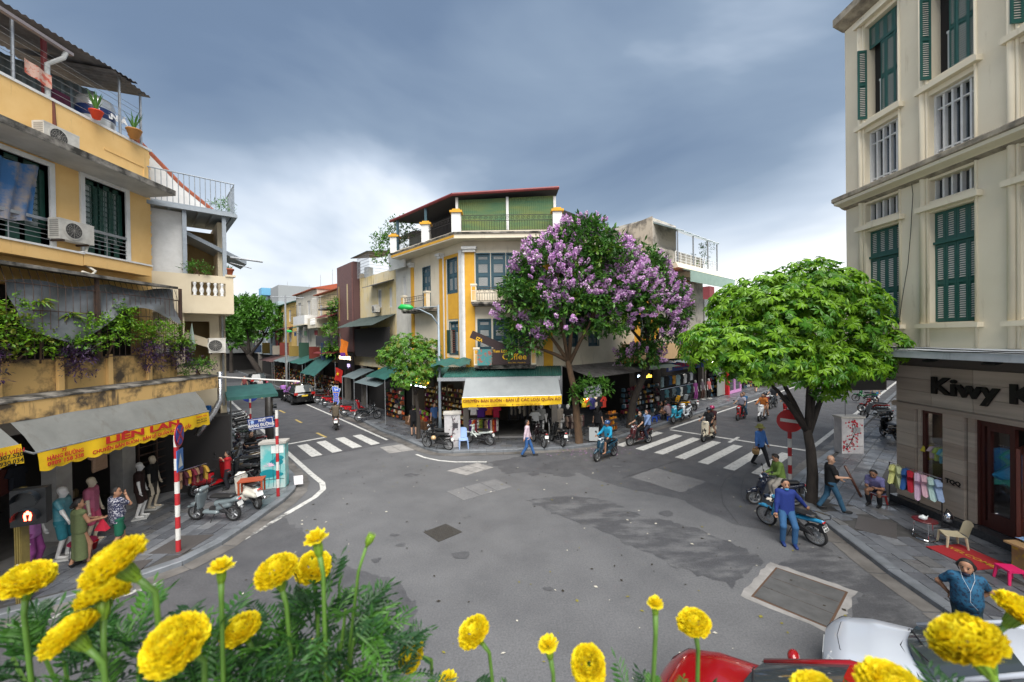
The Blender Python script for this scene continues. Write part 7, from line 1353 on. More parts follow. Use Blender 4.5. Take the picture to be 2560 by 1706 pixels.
def person(label, loc, rz, top='ffffff', bot='30405a', pelvis=(0, 0, .90), lean=0.0, side=0.0, wr=((-.27, .05, .82), (.27, .05, .82)), an=((-.11, 0, .08), (.11, 0, .08)), yaw=0.0, nod=0.0, sleeve='short', legs='long', skin='l', hair='short', shoe='1a1a1c',
           vox=.022, s=1.0, belly=0.0, hat=None, hatc='20304a', mask=None, bare=False, mann=False, z=0.0, group=None, topm=None, elb=(0, -1, -.3), knee=(0, 1, .1), skirt=None, foot=None, name='person', cat='person', twist=0.0):
    """upright figure, forward +Y; wrists and ankles are targets (left first)"""
    T = thing(name, label, cat, (loc[0], loc[1], z), rz, group); T.scale = (s,) * 3
    P = Vector(pelvis); up = Vector((math.sin(side), math.sin(lean), math.cos(lean))).normalized(); X = Vector((math.cos(twist), math.sin(twist), 0)); F_ = up.cross(X) * -1; F_ = (X.cross(up) * -1).normalized()
    ch = P + up * .43; nk = P + up * .535; hf = Vector((-math.sin(yaw) * math.cos(nod), math.cos(yaw) * math.cos(nod), -math.sin(nod))); hu = (Vector((0, 0, 1)) + up * .3); hu = (hu - hf * hu.dot(hf)).normalized(); hx = hf.cross(hu).normalized()
    hc = nk + up * .10 + hu * .03 + hf * .015; SH = [ch + X * sg * .165 + up * .045 for sg in (-1, 1)]; HP = [P + X * sg * .085 for sg in (-1, 1)]
    EL = []; WR = []; KN = []; AN = []
    for i, sg in ((0, -1), (1, 1)):
        pe = elb[i] if isinstance(elb[0], tuple) else elb; e_, w_ = ik(SH[i], wr[i], .285, .255, (pe[0] + sg * .35, pe[1], pe[2])); EL.append(e_); WR.append(w_)
        k_, a_ = ik(HP[i], an[i], .425, .415, (knee[0] + sg * .15, knee[1], knee[2])); KN.append(k_); AN.append(a_)
    c = [(hc - hu * .035 + hf * .012, .078, hc + hu * .045 - hf * .012, .090), (hc - hu * .075 + hf * .035, .045, hc - hu * .02 + hf * .03, .06), (nk - up * .02, .055, hc - hu * .05, .052), (hc + hf * .085 - hu * .01, .014, hc + hf * .105 - hu * .03, .017), (ch, .082, P + up * .1, .085), (SH[0], .055, SH[1], .055), (HP[0], .09, HP[1], .09)]
    for sg in (-1, 1): c.append((hc + hx * sg * .087 - hu * .02, .014, hc + hx * sg * .09 + hu * .02, .016))
    fd = []
    for i in (0, 1):
        c += [(SH[i], .050, EL[i], .040), (EL[i], .040, WR[i], .027), (HP[i], .082, KN[i], .054), (KN[i], .054, AN[i], .036)]
        f = Vector(foot[i]) if foot else (Vector((X.y * -1, X.x, 0)) * .17 + Vector((0, 0, -.045))); fd.append(f); c.append((AN[i] + Vector((0, 0, -.03)), .036, AN[i] + f, .028))
    m_ = skinm[skin]; me = sdf_mesh('body', [(tuple(a), b, tuple(d), e) for a, b, d, e in c], [m_], vox, .022)
    mb = MB()
    for i in (0, 1):            # hands: palm and five bent fingers
        d = (WR[i] - EL[i]).normalized(); sd_ = d.cross(F_ if abs(d.dot(F_)) < .8 else up).normalized() * (1 if i else -1); cu_ = d.cross(sd_).normalized()
        if cu_.dot(-X * (1 if i else -1)) < 0: cu_ = -cu_
        w0 = WR[i]; mb.tube([w0 - d * .015, w0 + d * .03, w0 + d * .075], [.024, .034, .032], 7, 0)
        for k, l_ in enumerate((.062, .074, .070, .055)):
            b0 = w0 + d * .075 + sd_ * (.026 - .0175 * k); mb.tube([b0, b0 + d * l_ * .5 + cu_ * .010, b0 + d * l_ * .85 + cu_ * .034], [.0095, .0088, .006], 5, 0)
        b0 = w0 + d * .025 + sd_ * .03; mb.tube([b0, b0 + d * .03 + sd_ * .026, b0 + d * .062 + sd_ * .024 + cu_ * .012], [.012, .0105, .007], 5, 0)
    if not mann:
        for sg in (-1, 1): mb.ball(tuple(hc + hf * .088 + hx * sg * .034 + hu * .012), .0125, 6, 4, 1); mb.tube([hc + hf * .094 + hx * sg * .018 + hu * .036, hc + hf * .084 + hx * sg * .056 + hu * .036], .006, 4, 1)
        mb.tube([hc + hf * .082 - hx * .022 - hu * .062, hc + hf * .09 - hu * .060, hc + hf * .082 + hx * .022 - hu * .062], .0075, 4, 2)
    me = append_mb(me, mb, [m_, dark_eye, lipm]); link('body', me, T)
    tm = topm or fabric(top)
    def g(nm, caps, m__, cuts=(), k=.03): link(nm, sdf_mesh(nm, [(tuple(a), b, tuple(d), e) for a, b, d, e in caps], [m__], vox, k, [(tuple(p), tuple(n_)) for p, n_ in cuts]), T)
    if not bare:
        b0 = P - up * (.06 if not skirt else 0); caps = [(b0 - X * .07, .118, ch - X * .085 + up * .0, .115), (b0 + X * .07, .118, ch + X * .085, .115), (b0, .116, ch - up * .03, .114), (SH[0] - up * .01, .068, SH[1] - up * .01, .068), (nk - up * .05, .07, ch, .1)]
        if belly: caps.append((P + up * .12 + F_ * .06, .12 + belly, P + up * .28 + F_ * .05, .11 + belly))
        for i in (0, 1):
            if sleeve == 'none': continue
            e_ = SH[i].lerp(EL[i], .62) if sleeve == 'short' else EL[i]; caps.append((SH[i], .070, e_, .062 if sleeve == 'short' else .056))
            if sleeve == 'long': caps.append((EL[i], .056, EL[i].lerp(WR[i], .93), .040))
        cuts = [(nk + up * .035 - F_ * .01, up * 1.0 + F_ * .28)]
        if not skirt: cuts.append((P - up * .105, -up))
        g('shirt', caps, tm, cuts)
    if skirt:       # skirt or dress: length below the pelvis, hem half-width
        ln, hw, scol = skirt; g('skirt', [(P + up * .08 - X * .05, .11, P - Vector((0, 0, ln)) - X * hw * .5, hw * .8), (P + up * .08 + X * .05, .11, P - Vector((0, 0, ln)) + X * hw * .5, hw * .8)], fabric(scol) if scol else tm, [(P - Vector((0, 0, ln)), (0, 0, -1))])
    elif legs != 'none':
        caps = [(HP[0], .108, HP[1], .108), (P + up * .06 - X * .05, .11, P + up * .06 + X * .05, .11)]
        for i in (0, 1):
            if legs == 'long': caps += [(HP[i], .100, KN[i], .072), (KN[i], .072, KN[i].lerp(AN[i], .95), .062)]
            else: caps.append((HP[i], .102, HP[i].lerp(KN[i], .88), .088))
        g('trousers' if legs == 'long' else 'shorts', caps, fabric(bot), [(P + up * .12, up)])
    if shoe:
        for i in (0, 1): g('shoe', [(AN[i] + Vector((0, 0, -.035)), .046, AN[i] + fd[i] * 1.03, .040)], plain(shoe, .6), [(AN[i] + Vector((0, 0, -.074)), (0, 0, -1))])
    if hair and not mann and hat != 'helmet':
        caps = [(hc - hf * .022 + hu * .025, .098, hc - hf * .005 + hu * .052, .094)]; cuts = [(hc + hf * .030 + hu * .045, hf - hu * .25)]
        if hair == 'long': caps += [(hc - hf * .04, .095, nk - F_ * .06 - up * .10, .07)]
        if hair == 'bun': caps += [(hc - hf * .10 - hu * .0, .05, hc - hf * .13 - hu * .05, .045)]
        if hair == 'bob': caps += [(hc - hf * .02 - hx * .05, .075, hc - hf * .02 - hx * .05 - hu * .05, .05), (hc - hf * .02 + hx * .05, .075, hc - hf * .02 + hx * .05 - hu * .05, .05)]
        link('hair', sdf_mesh('hair', [(tuple(a), b, tuple(d), e) for a, b, d, e in caps], [hairm], min(vox, .016), .02, [(tuple(p), tuple(n_)) for p, n_ in cuts]), T)
    if hat:
        q = MB(); prof = [(.125, -.005), (.127, .05), (.115, .10), (.075, .145), (.02, .16)] if hat == 'helmet' else [(.20, -.03), (.19, -.018), (.118, .02), (.112, .075), (.09, .115), (.02, .128)]
        q.lathe(prof, 16, tuple(hc + hu * (.0 if hat == 'helmet' else .035) - hf * .01), ax=tuple(hu))
        if hat == 'helmet': q.tube([hc + hf * .10 + hx * -.07 + hu * .03, hc + hf * .16 + hu * .035, hc + hf * .10 + hx * .07 + hu * .03], .02, 5)
        q.obj('helmet' if hat == 'helmet' else 'hat', paint(hatc) if hat == 'helmet' else fabric(hatc), T, True)
    if mask:
        q = MB(); o = hc - hu * (.10 if mask[1] else .045) + hf * (.055 if mask[1] else .062); q.ball(tuple(o), (.055, .05, .038), 10, 6); q.obj('face_mask', fabric(mask[0]), T, True)
    return T, dict(P=P, hc=hc, WR=WR, SH=SH, EL=EL, hf=hf, hu=hu, AN=AN, ch=ch)
def rider(label, sc, dy=0.0, back=False, **k):
    """sits on a scooter placed at sc = (x, y), rz"""
    (x, y), rz = sc; d = Vector((-math.sin(rz), math.cos(rz))) * dy; kw = dict(pelvis=(0, -.22, .90), lean=.10, wr=((-.30, .20, 1.05), (.30, .20, 1.05)), an=((-.13, .20, .36), (.13, .20, .36)), elb=(0, -.6, -.7), knee=(0, 1, .25))
    if back: kw = dict(pelvis=(0, -.22, .93), lean=.06, wr=((-.15, .16, .95), (.15, .16, .95)), an=((-.24, .02, .34), (.24, .02, .34)), elb=(0, -.7, -.7), knee=(.0, 1, .2))
    kw.update(k); return person(label, (x + d.x, y + d.y), rz, **kw)
def scp(lbl):
    s_ = next(q for q in SC if q[0].startswith(lbl)); return s_[1], s_[2]
W = (-.11, .30, .10), (.11, -.24, .12)      # mid-stride ankles
# left pavement couple
person('woman in a green jumpsuit walking with a red bag past the mannequins', (-10.55, 9.5), head(.35, 1), '5f6a45', wr=((-.12, .36, 1.05), (.18, .34, 1.08)), an=((-.08, -.13, .10), (.08, .12, .09)), legs='none', skirt=(.72, .15, '5f6a45'), sleeve='none', skin='m', hair='bun', yaw=-.5, vox=.017, z=PV, s=.96, elb=(0, -.5, -1))
person('man in a navy patterned shirt and green shorts touching his chin', (-10.2, 10.05), head(.3, 1), topm=mat('navy_print', (.02, .025, .07), .85, col2=(.5, .5, .55), scale=26, amt=.95, thresh=(.52, .58), detail=3), bot='0f5c44', legs='short', wr=((-.22, .1, .95), (.02, .20, 1.42)), an=((-.1, .22, .10), (.1, -.22, .12)), skin='m', yaw=-.9, vox=.017, z=PV, belly=.02, elb=(0, .4, -1))
person('child in a red shirt eating beside the parked scooters', (-10.45, 14.35), head(-.9, -.5), 'b01822', '202028', wr=((-.05, .2, 1.38), (.22, .05, .95)), z=PV, s=.82, vox=.02, yaw=.1)
person('woman in black crouching at the crates on the left pavement', (-12.6, 18.6), head(.6, -.3), '101012', '1a2040', pelvis=(0, 0, .42), lean=.5, wr=((-.2, .5, .5), (.2, .5, .5)), an=((-.14, .2, .08), (.14, .2, .08)), hair='bun', z=PV)
# left street riders
rider('rider in an olive shirt on the white scooter leaving up the left street', scp('white scooter ridden away'), top='5a5042', bot='3a2a22', legs='short', shoe=None, skin='m'); rider('child sitting in front of the olive shirted rider', scp('white scooter ridden away'), .34, top='c8a8a0', bot='303030', s=.62, vox=.02)
rider('rider in black with a pink helmet far up the left street', scp('red scooter ridden away'), top='141414', bot='3a5a80', hat='helmet', hatc='b02a4a', vox=.03); rider('rider in a lilac blouse far up the left street', scp('dark scooter ridden by the person'), top='a06ab8', bot='20202a', vox=.03); rider('rider in grey on the mint scooter coming down the left street', scp('mint scooter'), top='707478', bot='202020', vox=.03)
for i, (s0, n0, c_, lb) in enumerate(((47, 7.2, 'b8b0b0', 'pedestrian in a pale dress standing far up the left street'), (40, 8.6, '2d6a3a', 'pedestrian in green by the far awnings on the left street'), (41.5, 9.2, 'b03a2a', 'pedestrian in red by the far awnings on the left street'), (43, 9.6, '8a4a90', 'pedestrian in purple by the far awnings on the left street'), (52, 6.5, '7a3a3a', 'pedestrian in brown at the bend of the left street'))):
    person(lb, SL(s0, n0), head(.3, -1), c_, '2a2a34', an=W, vox=.035, z=.0 if n0 < 9.8 else PV)
# middle corner
person('woman in black shorts standing behind the small tree trunk', (-5.55, 21.95), head(-.3, 1), '15151a', '15151a', legs='short', shoe='202020', z=PV); person('shopkeeper in a blue shirt behind the corner shop counter', (-4.55, 22.7), head(.6, -.6), '3a5a8a', '22242a', z=PV)
person('man in a pink shirt and blue jeans walking along the middle kerb', (.64, 18.2), head(1, -.12), 'cdb8c4', '2d5a92', an=W, wr=((-.24, .15, .84), (.24, -.12, .84)), sleeve='long', skin='m')
# riders on the right
rider('man in a bright blue jacket and cap riding the teal motorbike', scp('teal motorbike'), top='1790b8', bot='20242a', legs='short', sleeve='long', skin='m', hat='helmet', hatc='2a4a7a', shoe=None)
rider('man in black with a white mask driving the maroon scooter', scp('maroon scooter'), .06, top='101012', bot='101014', mask=('d8d8d8', 0)); rider('masked passenger in a pale blue shirt behind the man in black', scp('maroon scooter'), -.36, True, top='7f9ac8', bot='1c2438', sleeve='long', mask=('e0e0e0', 0), hair='bun')
rider('man in black with a dark cap driving the cream scooter', scp('cream and red'), .06, top='14161c', bot='15171c', legs='short', hat='helmet', hatc='1a2030', skin='m', belly=.03); rider('passenger in maroon with a pink helmet on the cream scooter', scp('cream and red'), -.34, True, top='3a141c', bot='6a5a4a', legs='short', hat='helmet', hatc='a81a5a', skin='m')
rider('man in a white checked shirt driving the red electric bike', scp('red electric'), .0, top='a8a8b8', bot='15171c', shoe='404040'); rider('passenger in blue on the red electric bike', scp('red electric'), -.34, True, top='1a5a8a', bot='3a5a70')
rider('woman in an orange shirt driving the white scooter', scp('white scooter with an orange'), .0, top='c87838', bot='b08060', legs='short', sleeve='long', mask=('15151a', 0), hair='bun'); rider('passenger in dark red behind the woman in orange', scp('white scooter with an orange'), -.34, True, top='6a1420', bot='c09070', legs='short', hat='helmet', hatc='252a34')
rider('rider in black with a striped helmet behind the no entry sign', scp('red scooter of the helmeted'), .0, top='121216', bot='1a1a22', sleeve='long', hat='helmet', hatc='6a7078'); rider('rider in grey on the dark motorbike farther back on the right street', scp('dark grey motorbike behind'), .0, top='40444a', bot='30343a', hat='helmet', hatc='8a9096', vox=.03)
# diners on low stools
for p_, rz, c_, lb in (((9.35, 25.35), head(.9, -.3), '17171a', 'diner in black on a low stool at the street stall'), ((9.85, 24.95), head(-.5, .85), '8a7a80', 'diner in a grey shirt with his back to the street'), ((10.2, 25.75), head(-.9, -.1), '8c4a5a', 'diner in a dusty red shirt leaning at the street stall')):
    person(lb, p_, rz, c_, '2a2c34', pelvis=(0, -.1, .42), lean=.45, wr=((-.18, .4, .62), (.18, .4, .62)), an=((-.14, .3, .08), (.14, .3, .08)), z=PV, skin='m')
# crossing and right corner
_, j = person('man in a blue shirt and green pith helmet crossing the zebra with a basket', (10.3, 16.4), head(.35, -1), '3f6fb4', '12141c', an=((-.10, .30, .10), (.10, -.28, .12)), wr=((-.34, .06, .84), (.33, .1, .86)), sleeve='long', skin='m', hat='pith', hatc='6f7038', s=1.03, vox=.019)
person('man in a green shirt sitting on the dark scooter using his phone', (8.5, 12.58), head(-.98, .1), '66803a', '9a948c', pelvis=(.0, -.05, .88), lean=.20, nod=.55, wr=((-.10, .36, 1.02), (.10, .36, 1.02)), an=((-.30, .24, .30), (-.22, .30, .32)), sleeve='long', skin='m', z=.02, shoe='d8cfc0', vox=.016, elb=(0, -.5, -1), knee=(-.3, 1, .3))
person('man in a blue hoodie and jeans leaning back on the sky blue motorbike', (7.22, 10.42), head(-.35, -1), '142c74', '2a5680', pelvis=(0, -.02, .80), lean=-.06, wr=((-.50, -.20, .88), (.26, .14, .74)), an=((-.11, .24, .08), (.13, .16, .08)), sleeve='long', skin='m', mask=('4a90c0', 1), shoe='17306a', vox=.014, elb=(0, -.6, -.2), s=1.02, yaw=.15)
_, jb = person('shaven headed man in a black T-shirt and jeans carrying a long pipe', (9.55, 11.85), head(.95, -.35), '0d0d10', '2c5570', an=((-.10, -.26, .12), (.10, .30, .09)), wr=((-.20, .32, .95), (.20, .34, 1.12)), skin='l', hair=None, shoe='0c0c0e', z=PV, vox=.014, belly=.045, s=1.0, nod=.15, elb=(0, -.4, -1))
person('man in lilac crouched on a stool beside the dress rack', (11.45, 12.35), head(-.85, -.5), '7a78a8', '15161c', pelvis=(0, 0, .44), lean=.55, nod=.4, wr=((-.12, .5, .62), (.12, .5, .62)), an=((-.13, .28, .08), (.13, .28, .08)), z=PV, skin='m', vox=.017)
bluep = mat('blue_print', (.010, .085, .17), .85, col2=(.008, .02, .05), scale=22, amt=.95, detail=5, thresh=(.5, .6))
_, jl = person('woman in a blue patterned shirt with hands on her hips behind the white car', (7.62, 6.62), head(-.55, -.85), topm=bluep, bot='16303c', wr=((-.16, -.16, .96), (.16, -.16, .96)), elb=((-1.2, -.4, -.1), (1.2, -.4, -.1)), skin='m', hair='bob', mask=('1a2238', 1), vox=.012, belly=.07, s=.98, nod=.1, yaw=-.35)
person('pedestrian in blue shorts walking along the right street', (28.3, 30.7), head(-.7, -.7), 'b8b0a0', '2a6a9a', legs='short', an=W, vox=.03); person('pedestrian walking on the pavement by the pink shop', (22.6, 36.6), head(.7, .7), '6a4a3a', '503020', legs='short', an=W, vox=.03, z=PV); person('woman in a polka dot top behind the blossom tree trunk', (4.5, 20.9), head(.5, .9), '1c1c20', '101014', z=PV, hair='long')
# --- mannequins
def mannequin(label, loc, rz, top, bot=None, skirt=None, legs='long', skin='w', s=1.0, wr=((-.26, .08, .84), (.26, .08, .84)), sleeve='short', vox=.022, noh=False, z=PV, topm=None):
    T, j_ = person(label, loc, rz, top, bot or top, wr=wr, an=((-.08, .02, .08), (.09, -.06, .08)), legs=legs if not skirt else 'none', skirt=skirt, skin=skin, mann=True, hair=None, shoe=None, s=s, vox=vox, z=z + .02, name='mannequin', cat='mannequin', group='shop mannequins', sleeve=sleeve, topm=topm)
    MB().bx(-.2, .2, -.16, .2, -.02, .012).obj('base', plain('c8c8c4', .5), T); return T
EX = head(.75, .3); satin = mat('teal_satin', (.04, .22, .28), .4, col2=(.16, .34, .38), scale=6, amt=.8); pinks = mat('pink_satin', (.50, .13, .22), .4, col2=(.40, .09, .17), scale=9, amt=.7); lil = mat('lilac_satin', (.40, .15, .38), .4, col2=(.3, .10, .30), scale=14, amt=.7)
mannequin('mannequin in a short sleeved brown knit suit by the shop door', (-11.5, 12.05), head(.7, .4), '2a1410', '2a1410', legs='short', vox=.018); mannequin('mannequin in a black T-shirt beside the brown suited one', (-11.75, 12.75), head(.8, .2), '121212', '3a3530', skin='c', skirt=(.5, .13, '3a3530'))
mannequin('mannequin in pink satin pyjamas by the shop pillar', (-11.45, 10.62), EX, 'c05070', legs='short', topm=pinks, skin='c', vox=.018, s=1.03); mannequin('mannequin in teal satin blouse and shorts next to the pink one', (-11.35, 9.85), EX, '2a7a88', bot='2a7a88', legs='short', topm=satin, vox=.018, s=1.05, wr=((-.28, .1, .86), (.36, .3, .95)))
mannequin('mannequin in lilac pyjamas behind the pedestrian signal', (-11.35, 9.2), EX, '9a4a90', bot='8a4080', topm=lil, vox=.018, s=1.05); mannequin('mannequin in a pale grey puff sleeved dress at the far left', (-11.45, 8.35), EX, 'c8c6cc', skirt=(.28, .2, None), skin='c', vox=.018, s=1.05)
for i, (x, y, t_, k) in enumerate(((1.55, 21.6, '8a8a88', (.7, .12, '15151a')), (2.1, 21.75, '101012', (.45, .13, '15151a')), (2.55, 21.6, '9a9084', (1.0, .12, '9a9084')), (3.0, 21.5, '0c0c10', (.55, .15, '0c0c10')))): mannequin(('mannequin in a grey top and black skirt at the clothes shop', 'mannequin in black at the clothes shop, left of the beige dress', 'mannequin in a long beige dress at the clothes shop', 'mannequin in a short black dress nearest the blossom tree')[i], (x, y), head(-.1, -1), t_, skirt=k)
for i, (x, y, t_, b_) in enumerate(((15.0, 32.3, '9a4a90', '9a4a90'), (14.4, 32.2, '50505a', '50505a'), (15.9, 33.0, '6a6068', '5a4038'), (16.6, 33.3, 'c86a6a', '15151a'))): mannequin(('mannequin in a purple outfit at the dress shop', 'mannequin in dark grey left of the purple one at the dress shop', 'mannequin in grey and brown at the dress shop', 'mannequin in a pink top and black trousers at the dress shop')[i], (x, y), head(.5, -.9), t_, b_, vox=.03)
# ================================================================ SIGNS, BOXES, FURNITURE, GOODS
wpaint = mat('pole_white', (.66, .65, .62), .5, col2=(.45, .44, .42), scale=9, amt=.7); rpaint = mat('pole_red', (.42, .02, .025), .5, col2=(.3, .015, .02), scale=9, amt=.6)
def banded_pole(T, h, r=.045, band=.3):
    k = 0; z = 0
    while z < h: e_ = min(h, z + band); MB().tube([(0, 0, z), (0, 0, e_)], r, 12).obj('pole_band', rpaint if k % 2 == 0 else wpaint, T); z = e_; k += 1
def disc(T, name, r, z, ax, m, off=.05, th=.012): return MB().lathe([(r, 0), (r, th)], 32, (ax[0] * off, ax[1] * off, z), ax=(ax[0], ax[1], 0)).obj(name, m, T)
def nrm2(x, y): l = math.hypot(x, y); return (x / l, y / l)
t = thing('no_entry_sign', 'round red no entry sign on a red and white banded pole by the right kerb', 'sign', (9.46, 13.45, PV)); banded_pole(t, 2.9, .06); ax = nrm2(-.5, -1); disc(t, 'sign_face', .385, 2.42, ax, mat('sign_red', (.45, .008, .012), .4), .075); a_ = math.atan2(ax[1], ax[0]) + R(90)
o = MB().bx(-.28, .28, -.004, .004, -.055, .055).obj('bar', wpaint, t); o.location = (ax[0] * .092, ax[1] * .092, 2.42); o.rotation_euler = (0, R(5), a_)
t = thing('no_stopping_sign', 'round blue and red no stopping sign on a banded pole on the left pavement', 'sign', (-8.67, 10.1, PV)); banded_pole(t, 3.0, .055); ax = nrm2(.9, .38); disc(t, 'rim', .31, 3.0, ax, mat('sign_red'), .06); disc(t, 'face', .25, 3.0, ax, mat('sign_blue2', (.02, .04, .30), .4), .074)
for s_ in (1, -1): b_ = MB().bx(-.25, .25, -.003, .003, -.03, .03).obj('cross_bar', mat('sign_red'), t); b_.location = (ax[0] * .09, ax[1] * .09, 3.0); b_.rotation_euler = (0, R(45 * s_), math.atan2(ax[1], ax[0]) + R(90))
q = MB().bx(-.2, .2, -.008, .008, -.27, .27).obj('crossing_plate', plain('1d5fa8', .4), t); q.location = (ax[0] * .07, ax[1] * .07, 2.35); q.rotation_euler = (0, 0, math.atan2(ax[1], ax[0]) + R(90)); MB().add([(-.15, -.012, -.18), (.15, -.012, -.18), (0, -.012, .18)], [(0, 1, 2)]).obj('triangle', wpaint, q)
t = thing('street_name_sign', 'blue street name plate on a banded pole at the left corner', 'sign', (-8.19, 13.62, PV)); banded_pole(t, 3.0, .05); pl_ = MB().bx(-.86, -.06, -.012, .012, -.19, .19).obj('plate', mat('plate_blue', (.012, .035, .17), .4), t); pl_.location = (0, -.05, 2.62); pl_.rotation_euler = (0, R(-6), R(12))
b = MB(); wall(b, -.83, -.09, -.16, .16, -.017, -.012, ((-.815, -.105, -.145, .145),)); b.obj('border', wpaint, pl_); text('lettering', 'PHỐ', .11, wpaint, pl_, (-.42, -.018, .085), (RX, 0, 0), bold=.002); text('lettering', 'HÀNG ĐƯỜNG', .15, wpaint, pl_, (-.46, -.018, -.06), (RX, 0, 0), bold=.003, sx=.78); MB().lathe([(.055, 0), (.055, .003)], 14, (-.72, -.016, .075), ax=(0, -1, 0)).obj('crest', plain('8fa6c8', .5), pl_)
t = thing('round_blue_sign', 'back lit blue round sign on a banded pole beside the green awning', 'sign', (-14.1, 21.1, PV)); banded_pole(t, 2.7, .05); disc(t, 'sign_face', .42, 2.55, nrm2(-.55, .83), mat('sign_blue2'), .06)
t = thing('signal_pole', 'thick dark signal pole with a small camera box left of the zebra', 'traffic signal', (-13.0, 20.95, PV)); MB().tube([(0, 0, 0), (0, 0, .9), (0, 0, 3.05)], [.2, .2, .17], 14).obj('pole', mat('pole_dark', (.035, .032, .03), .45), t, True); MB().tube([(0, 0, 3.05), (0, 0, 3.2)], [.17, .05], 14).obj('cap', mat('pole_dark'), t, True); MB().bx(.2, .72, -.1, .12, 2.35, 2.8).obj('signal_back', plain('14181a', .4), t); MB().bx(.25, .6, -.14, -.1, 2.4, 2.7).obj('hood', plain('1c2224', .3), t)
for z in (1.9, 1.55, 1.2): MB().lathe([(.10, 0), (.13, .15)], 12, (.2, .05, z), ax=(.8, .6, 0)).obj('lamp_hood', plain('20262a', .4), t)
# pedestrian signal close on the left
t = thing('pedestrian_signal', 'pedestrian signal with a glowing red figure on an olive post', 'traffic signal', (-10.3, 8.2, PV)); olive = mat('olive_post', (.20, .155, .045), .5, col2=(.12, .09, .03), scale=6, amt=.8)
b = MB(); b.bx(-.07, .07, -.07, .07, 0, 2.38); [b.bx(x - .012, x + .012, -.085, -.07, 0, 2.38) for x in (-.05, 0, .05)]; b.obj('post', olive, t)
hs = MB().bx(-.26, .26, -.10, .10, -.37, .37).obj('housing', plain('0b0d10', .45), t); hs.location = (.33, -.10, 2.05); hs.rotation_euler = (0, 0, R(25))
for z in (.18, -.18):
    MB().lathe([(.165, 0), (.165, .01)], 24, (0, -.102, z), ax=(0, -1, 0)).obj('lens', plain('15181a', .3), hs); rows = [[(.185 * math.cos(a), -.10 - d, z + .175 * math.sin(a)) for a in [R(-10 + 20 * i) for i in range(11)]] for d in (0, .16)]; MB().grid(rows).obj('visor', plain('1a2026', .4), hs, True)
b = MB(); 
for sx_ in (-1, 1): b.tube([(sx_ * .03, -.118, -.10), (sx_ * .045, -.118, -.16), (sx_ * .03, -.118, -.26)], .018, 5)
b.ball((0, -.118, -.09), .025, 6, 5); b.tube([(-.03, -.118, -.12), (.03, -.118, -.12)], .02, 5); b.obj('red_figure', mat('signal_red', (.9, .05, .03), .5, emit=(1, .06, .03), es=6), hs)
text('sticker', 'DVC', .08, plain('e8e8e8'), t, (0, -.09, .75), (RX, R(90), 0))
# utility boxes with painted flowers
def ubox(label, loc, rz, w_, h, d, m, deco):
    t = thing('utility_box', label, 'utility box', (loc[0], loc[1], PV), rz); MB().bx(-w_ / 2, w_ / 2, -d / 2, d / 2, 0, h).obj('cabinet', m, t); MB().bx(-w_ / 2 - .05, w_ / 2 + .05, -d / 2 - .05, d / 2 + .05, h, h + .08).obj('lid', mat('box_lid', (.5, .48, .44), .7, col2=(.3, .29, .27), scale=5, amt=.7), t); MB().bx(-w_ / 2 + .03, w_ / 2 - .03, -d / 2 - .006, -d / 2 - .001, .32, .335).bx(-.006, .006, -d / 2 - .006, -d / 2 - .001, .335, h - .04).obj('door_seam', blackpl, t)
    y = -d / 2 - .004; r = random.Random(int(w_ * 100 + h * 31)); b = MB()
    if deco == 'lotus':
        for cx, cz, rr in ((.12, .95, .22), (-.15, .55, .28), (.2, 1.1, .16), (.22, .5, .12)): b.lathe([(rr, 0), (rr, .002)], 20, (cx, y, cz), 0, ax=(0, -1, 0), sy=.55)
        for cx, z1 in ((.1, .8), (-.15, .5), (.0, .45), (.22, .95)): b.tube([(cx, y - .003, .06), (cx + .03, y - .003, z1)], .008, 4, 0)
        for k in range(7): a = R(20 + 23 * k); b.add([(-.12, y - .006, .80), (-.12 + .15 * math.cos(a) - .03 * math.sin(a), y - .006, .80 + .15 * math.sin(a) * .8 + .02), (-.12 + .2 * math.cos(a), y - .006, .80 + .2 * math.sin(a) * .8), (-.12 + .15 * math.cos(a) + .03 * math.sin(a), y - .006, .80 + .15 * math.sin(a) * .8 - .02)], [(0, 1, 2, 3)], 1)
        b.bx(-.05, .36, y - .005, y - .002, 1.28, 1.56, 2); ms = [plain('0e7f8c', .5), plain('d8b8cc', .6), plain('dfe4e4', .6)]
    else:
        pts = [(-.3, .2), (-.1, .5), (.02, .75), (.15, 1.05), (.05, 1.35)]
        for (x0, z0), (x1, z1) in zip(pts, pts[1:]): b.tube([(x0 * w_, y - .003, z0), (x1 * w_, y - .003, z1)], .014, 4, 0)
        for k in range(16): x0, z0 = r.choice(pts); e_ = (x0 * w_ + r.uniform(-.3, .3) * w_, z0 + r.uniform(-.1, .3)); b.tube([(x0 * w_, y - .003, z0), (e_[0] * .9, y - .003, e_[1])], .006, 3, 0)
        for k in range(90 if deco == 'red' else 26): x0, z0 = r.choice(pts); b.lathe([(r.uniform(.015, .05), 0), (.01, .002)], 6, (max(-.42, min(.42, x0 + r.gauss(0, .16))) * w_, y - .002 - .0001 * k, max(.1, min(h - .1, z0 + r.gauss(0, .12)))), 1, ax=(0, -1, 0))
        b.bx(.02 * w_, .34 * w_, y - .012, y - .002, h * .58, h * .74, 2); ms = [plain('2a2226', .6), plain('a8142a' if deco == 'red' else '6a5a60', .6), plain('8a8a8c' if deco == 'red' else '3a383c', .6)]
    b.obj('painting', ms, t); return t
ubox('turquoise utility box painted with lotus flowers at the left corner', (-8.85, 14.55), R(14), .8, 1.62, .4, mat('box_teal', (.10, .45, .46), .5, col2=(.50, .58, .56), scale=1.2, amt=.9, thresh=(.42, .6)), 'lotus')
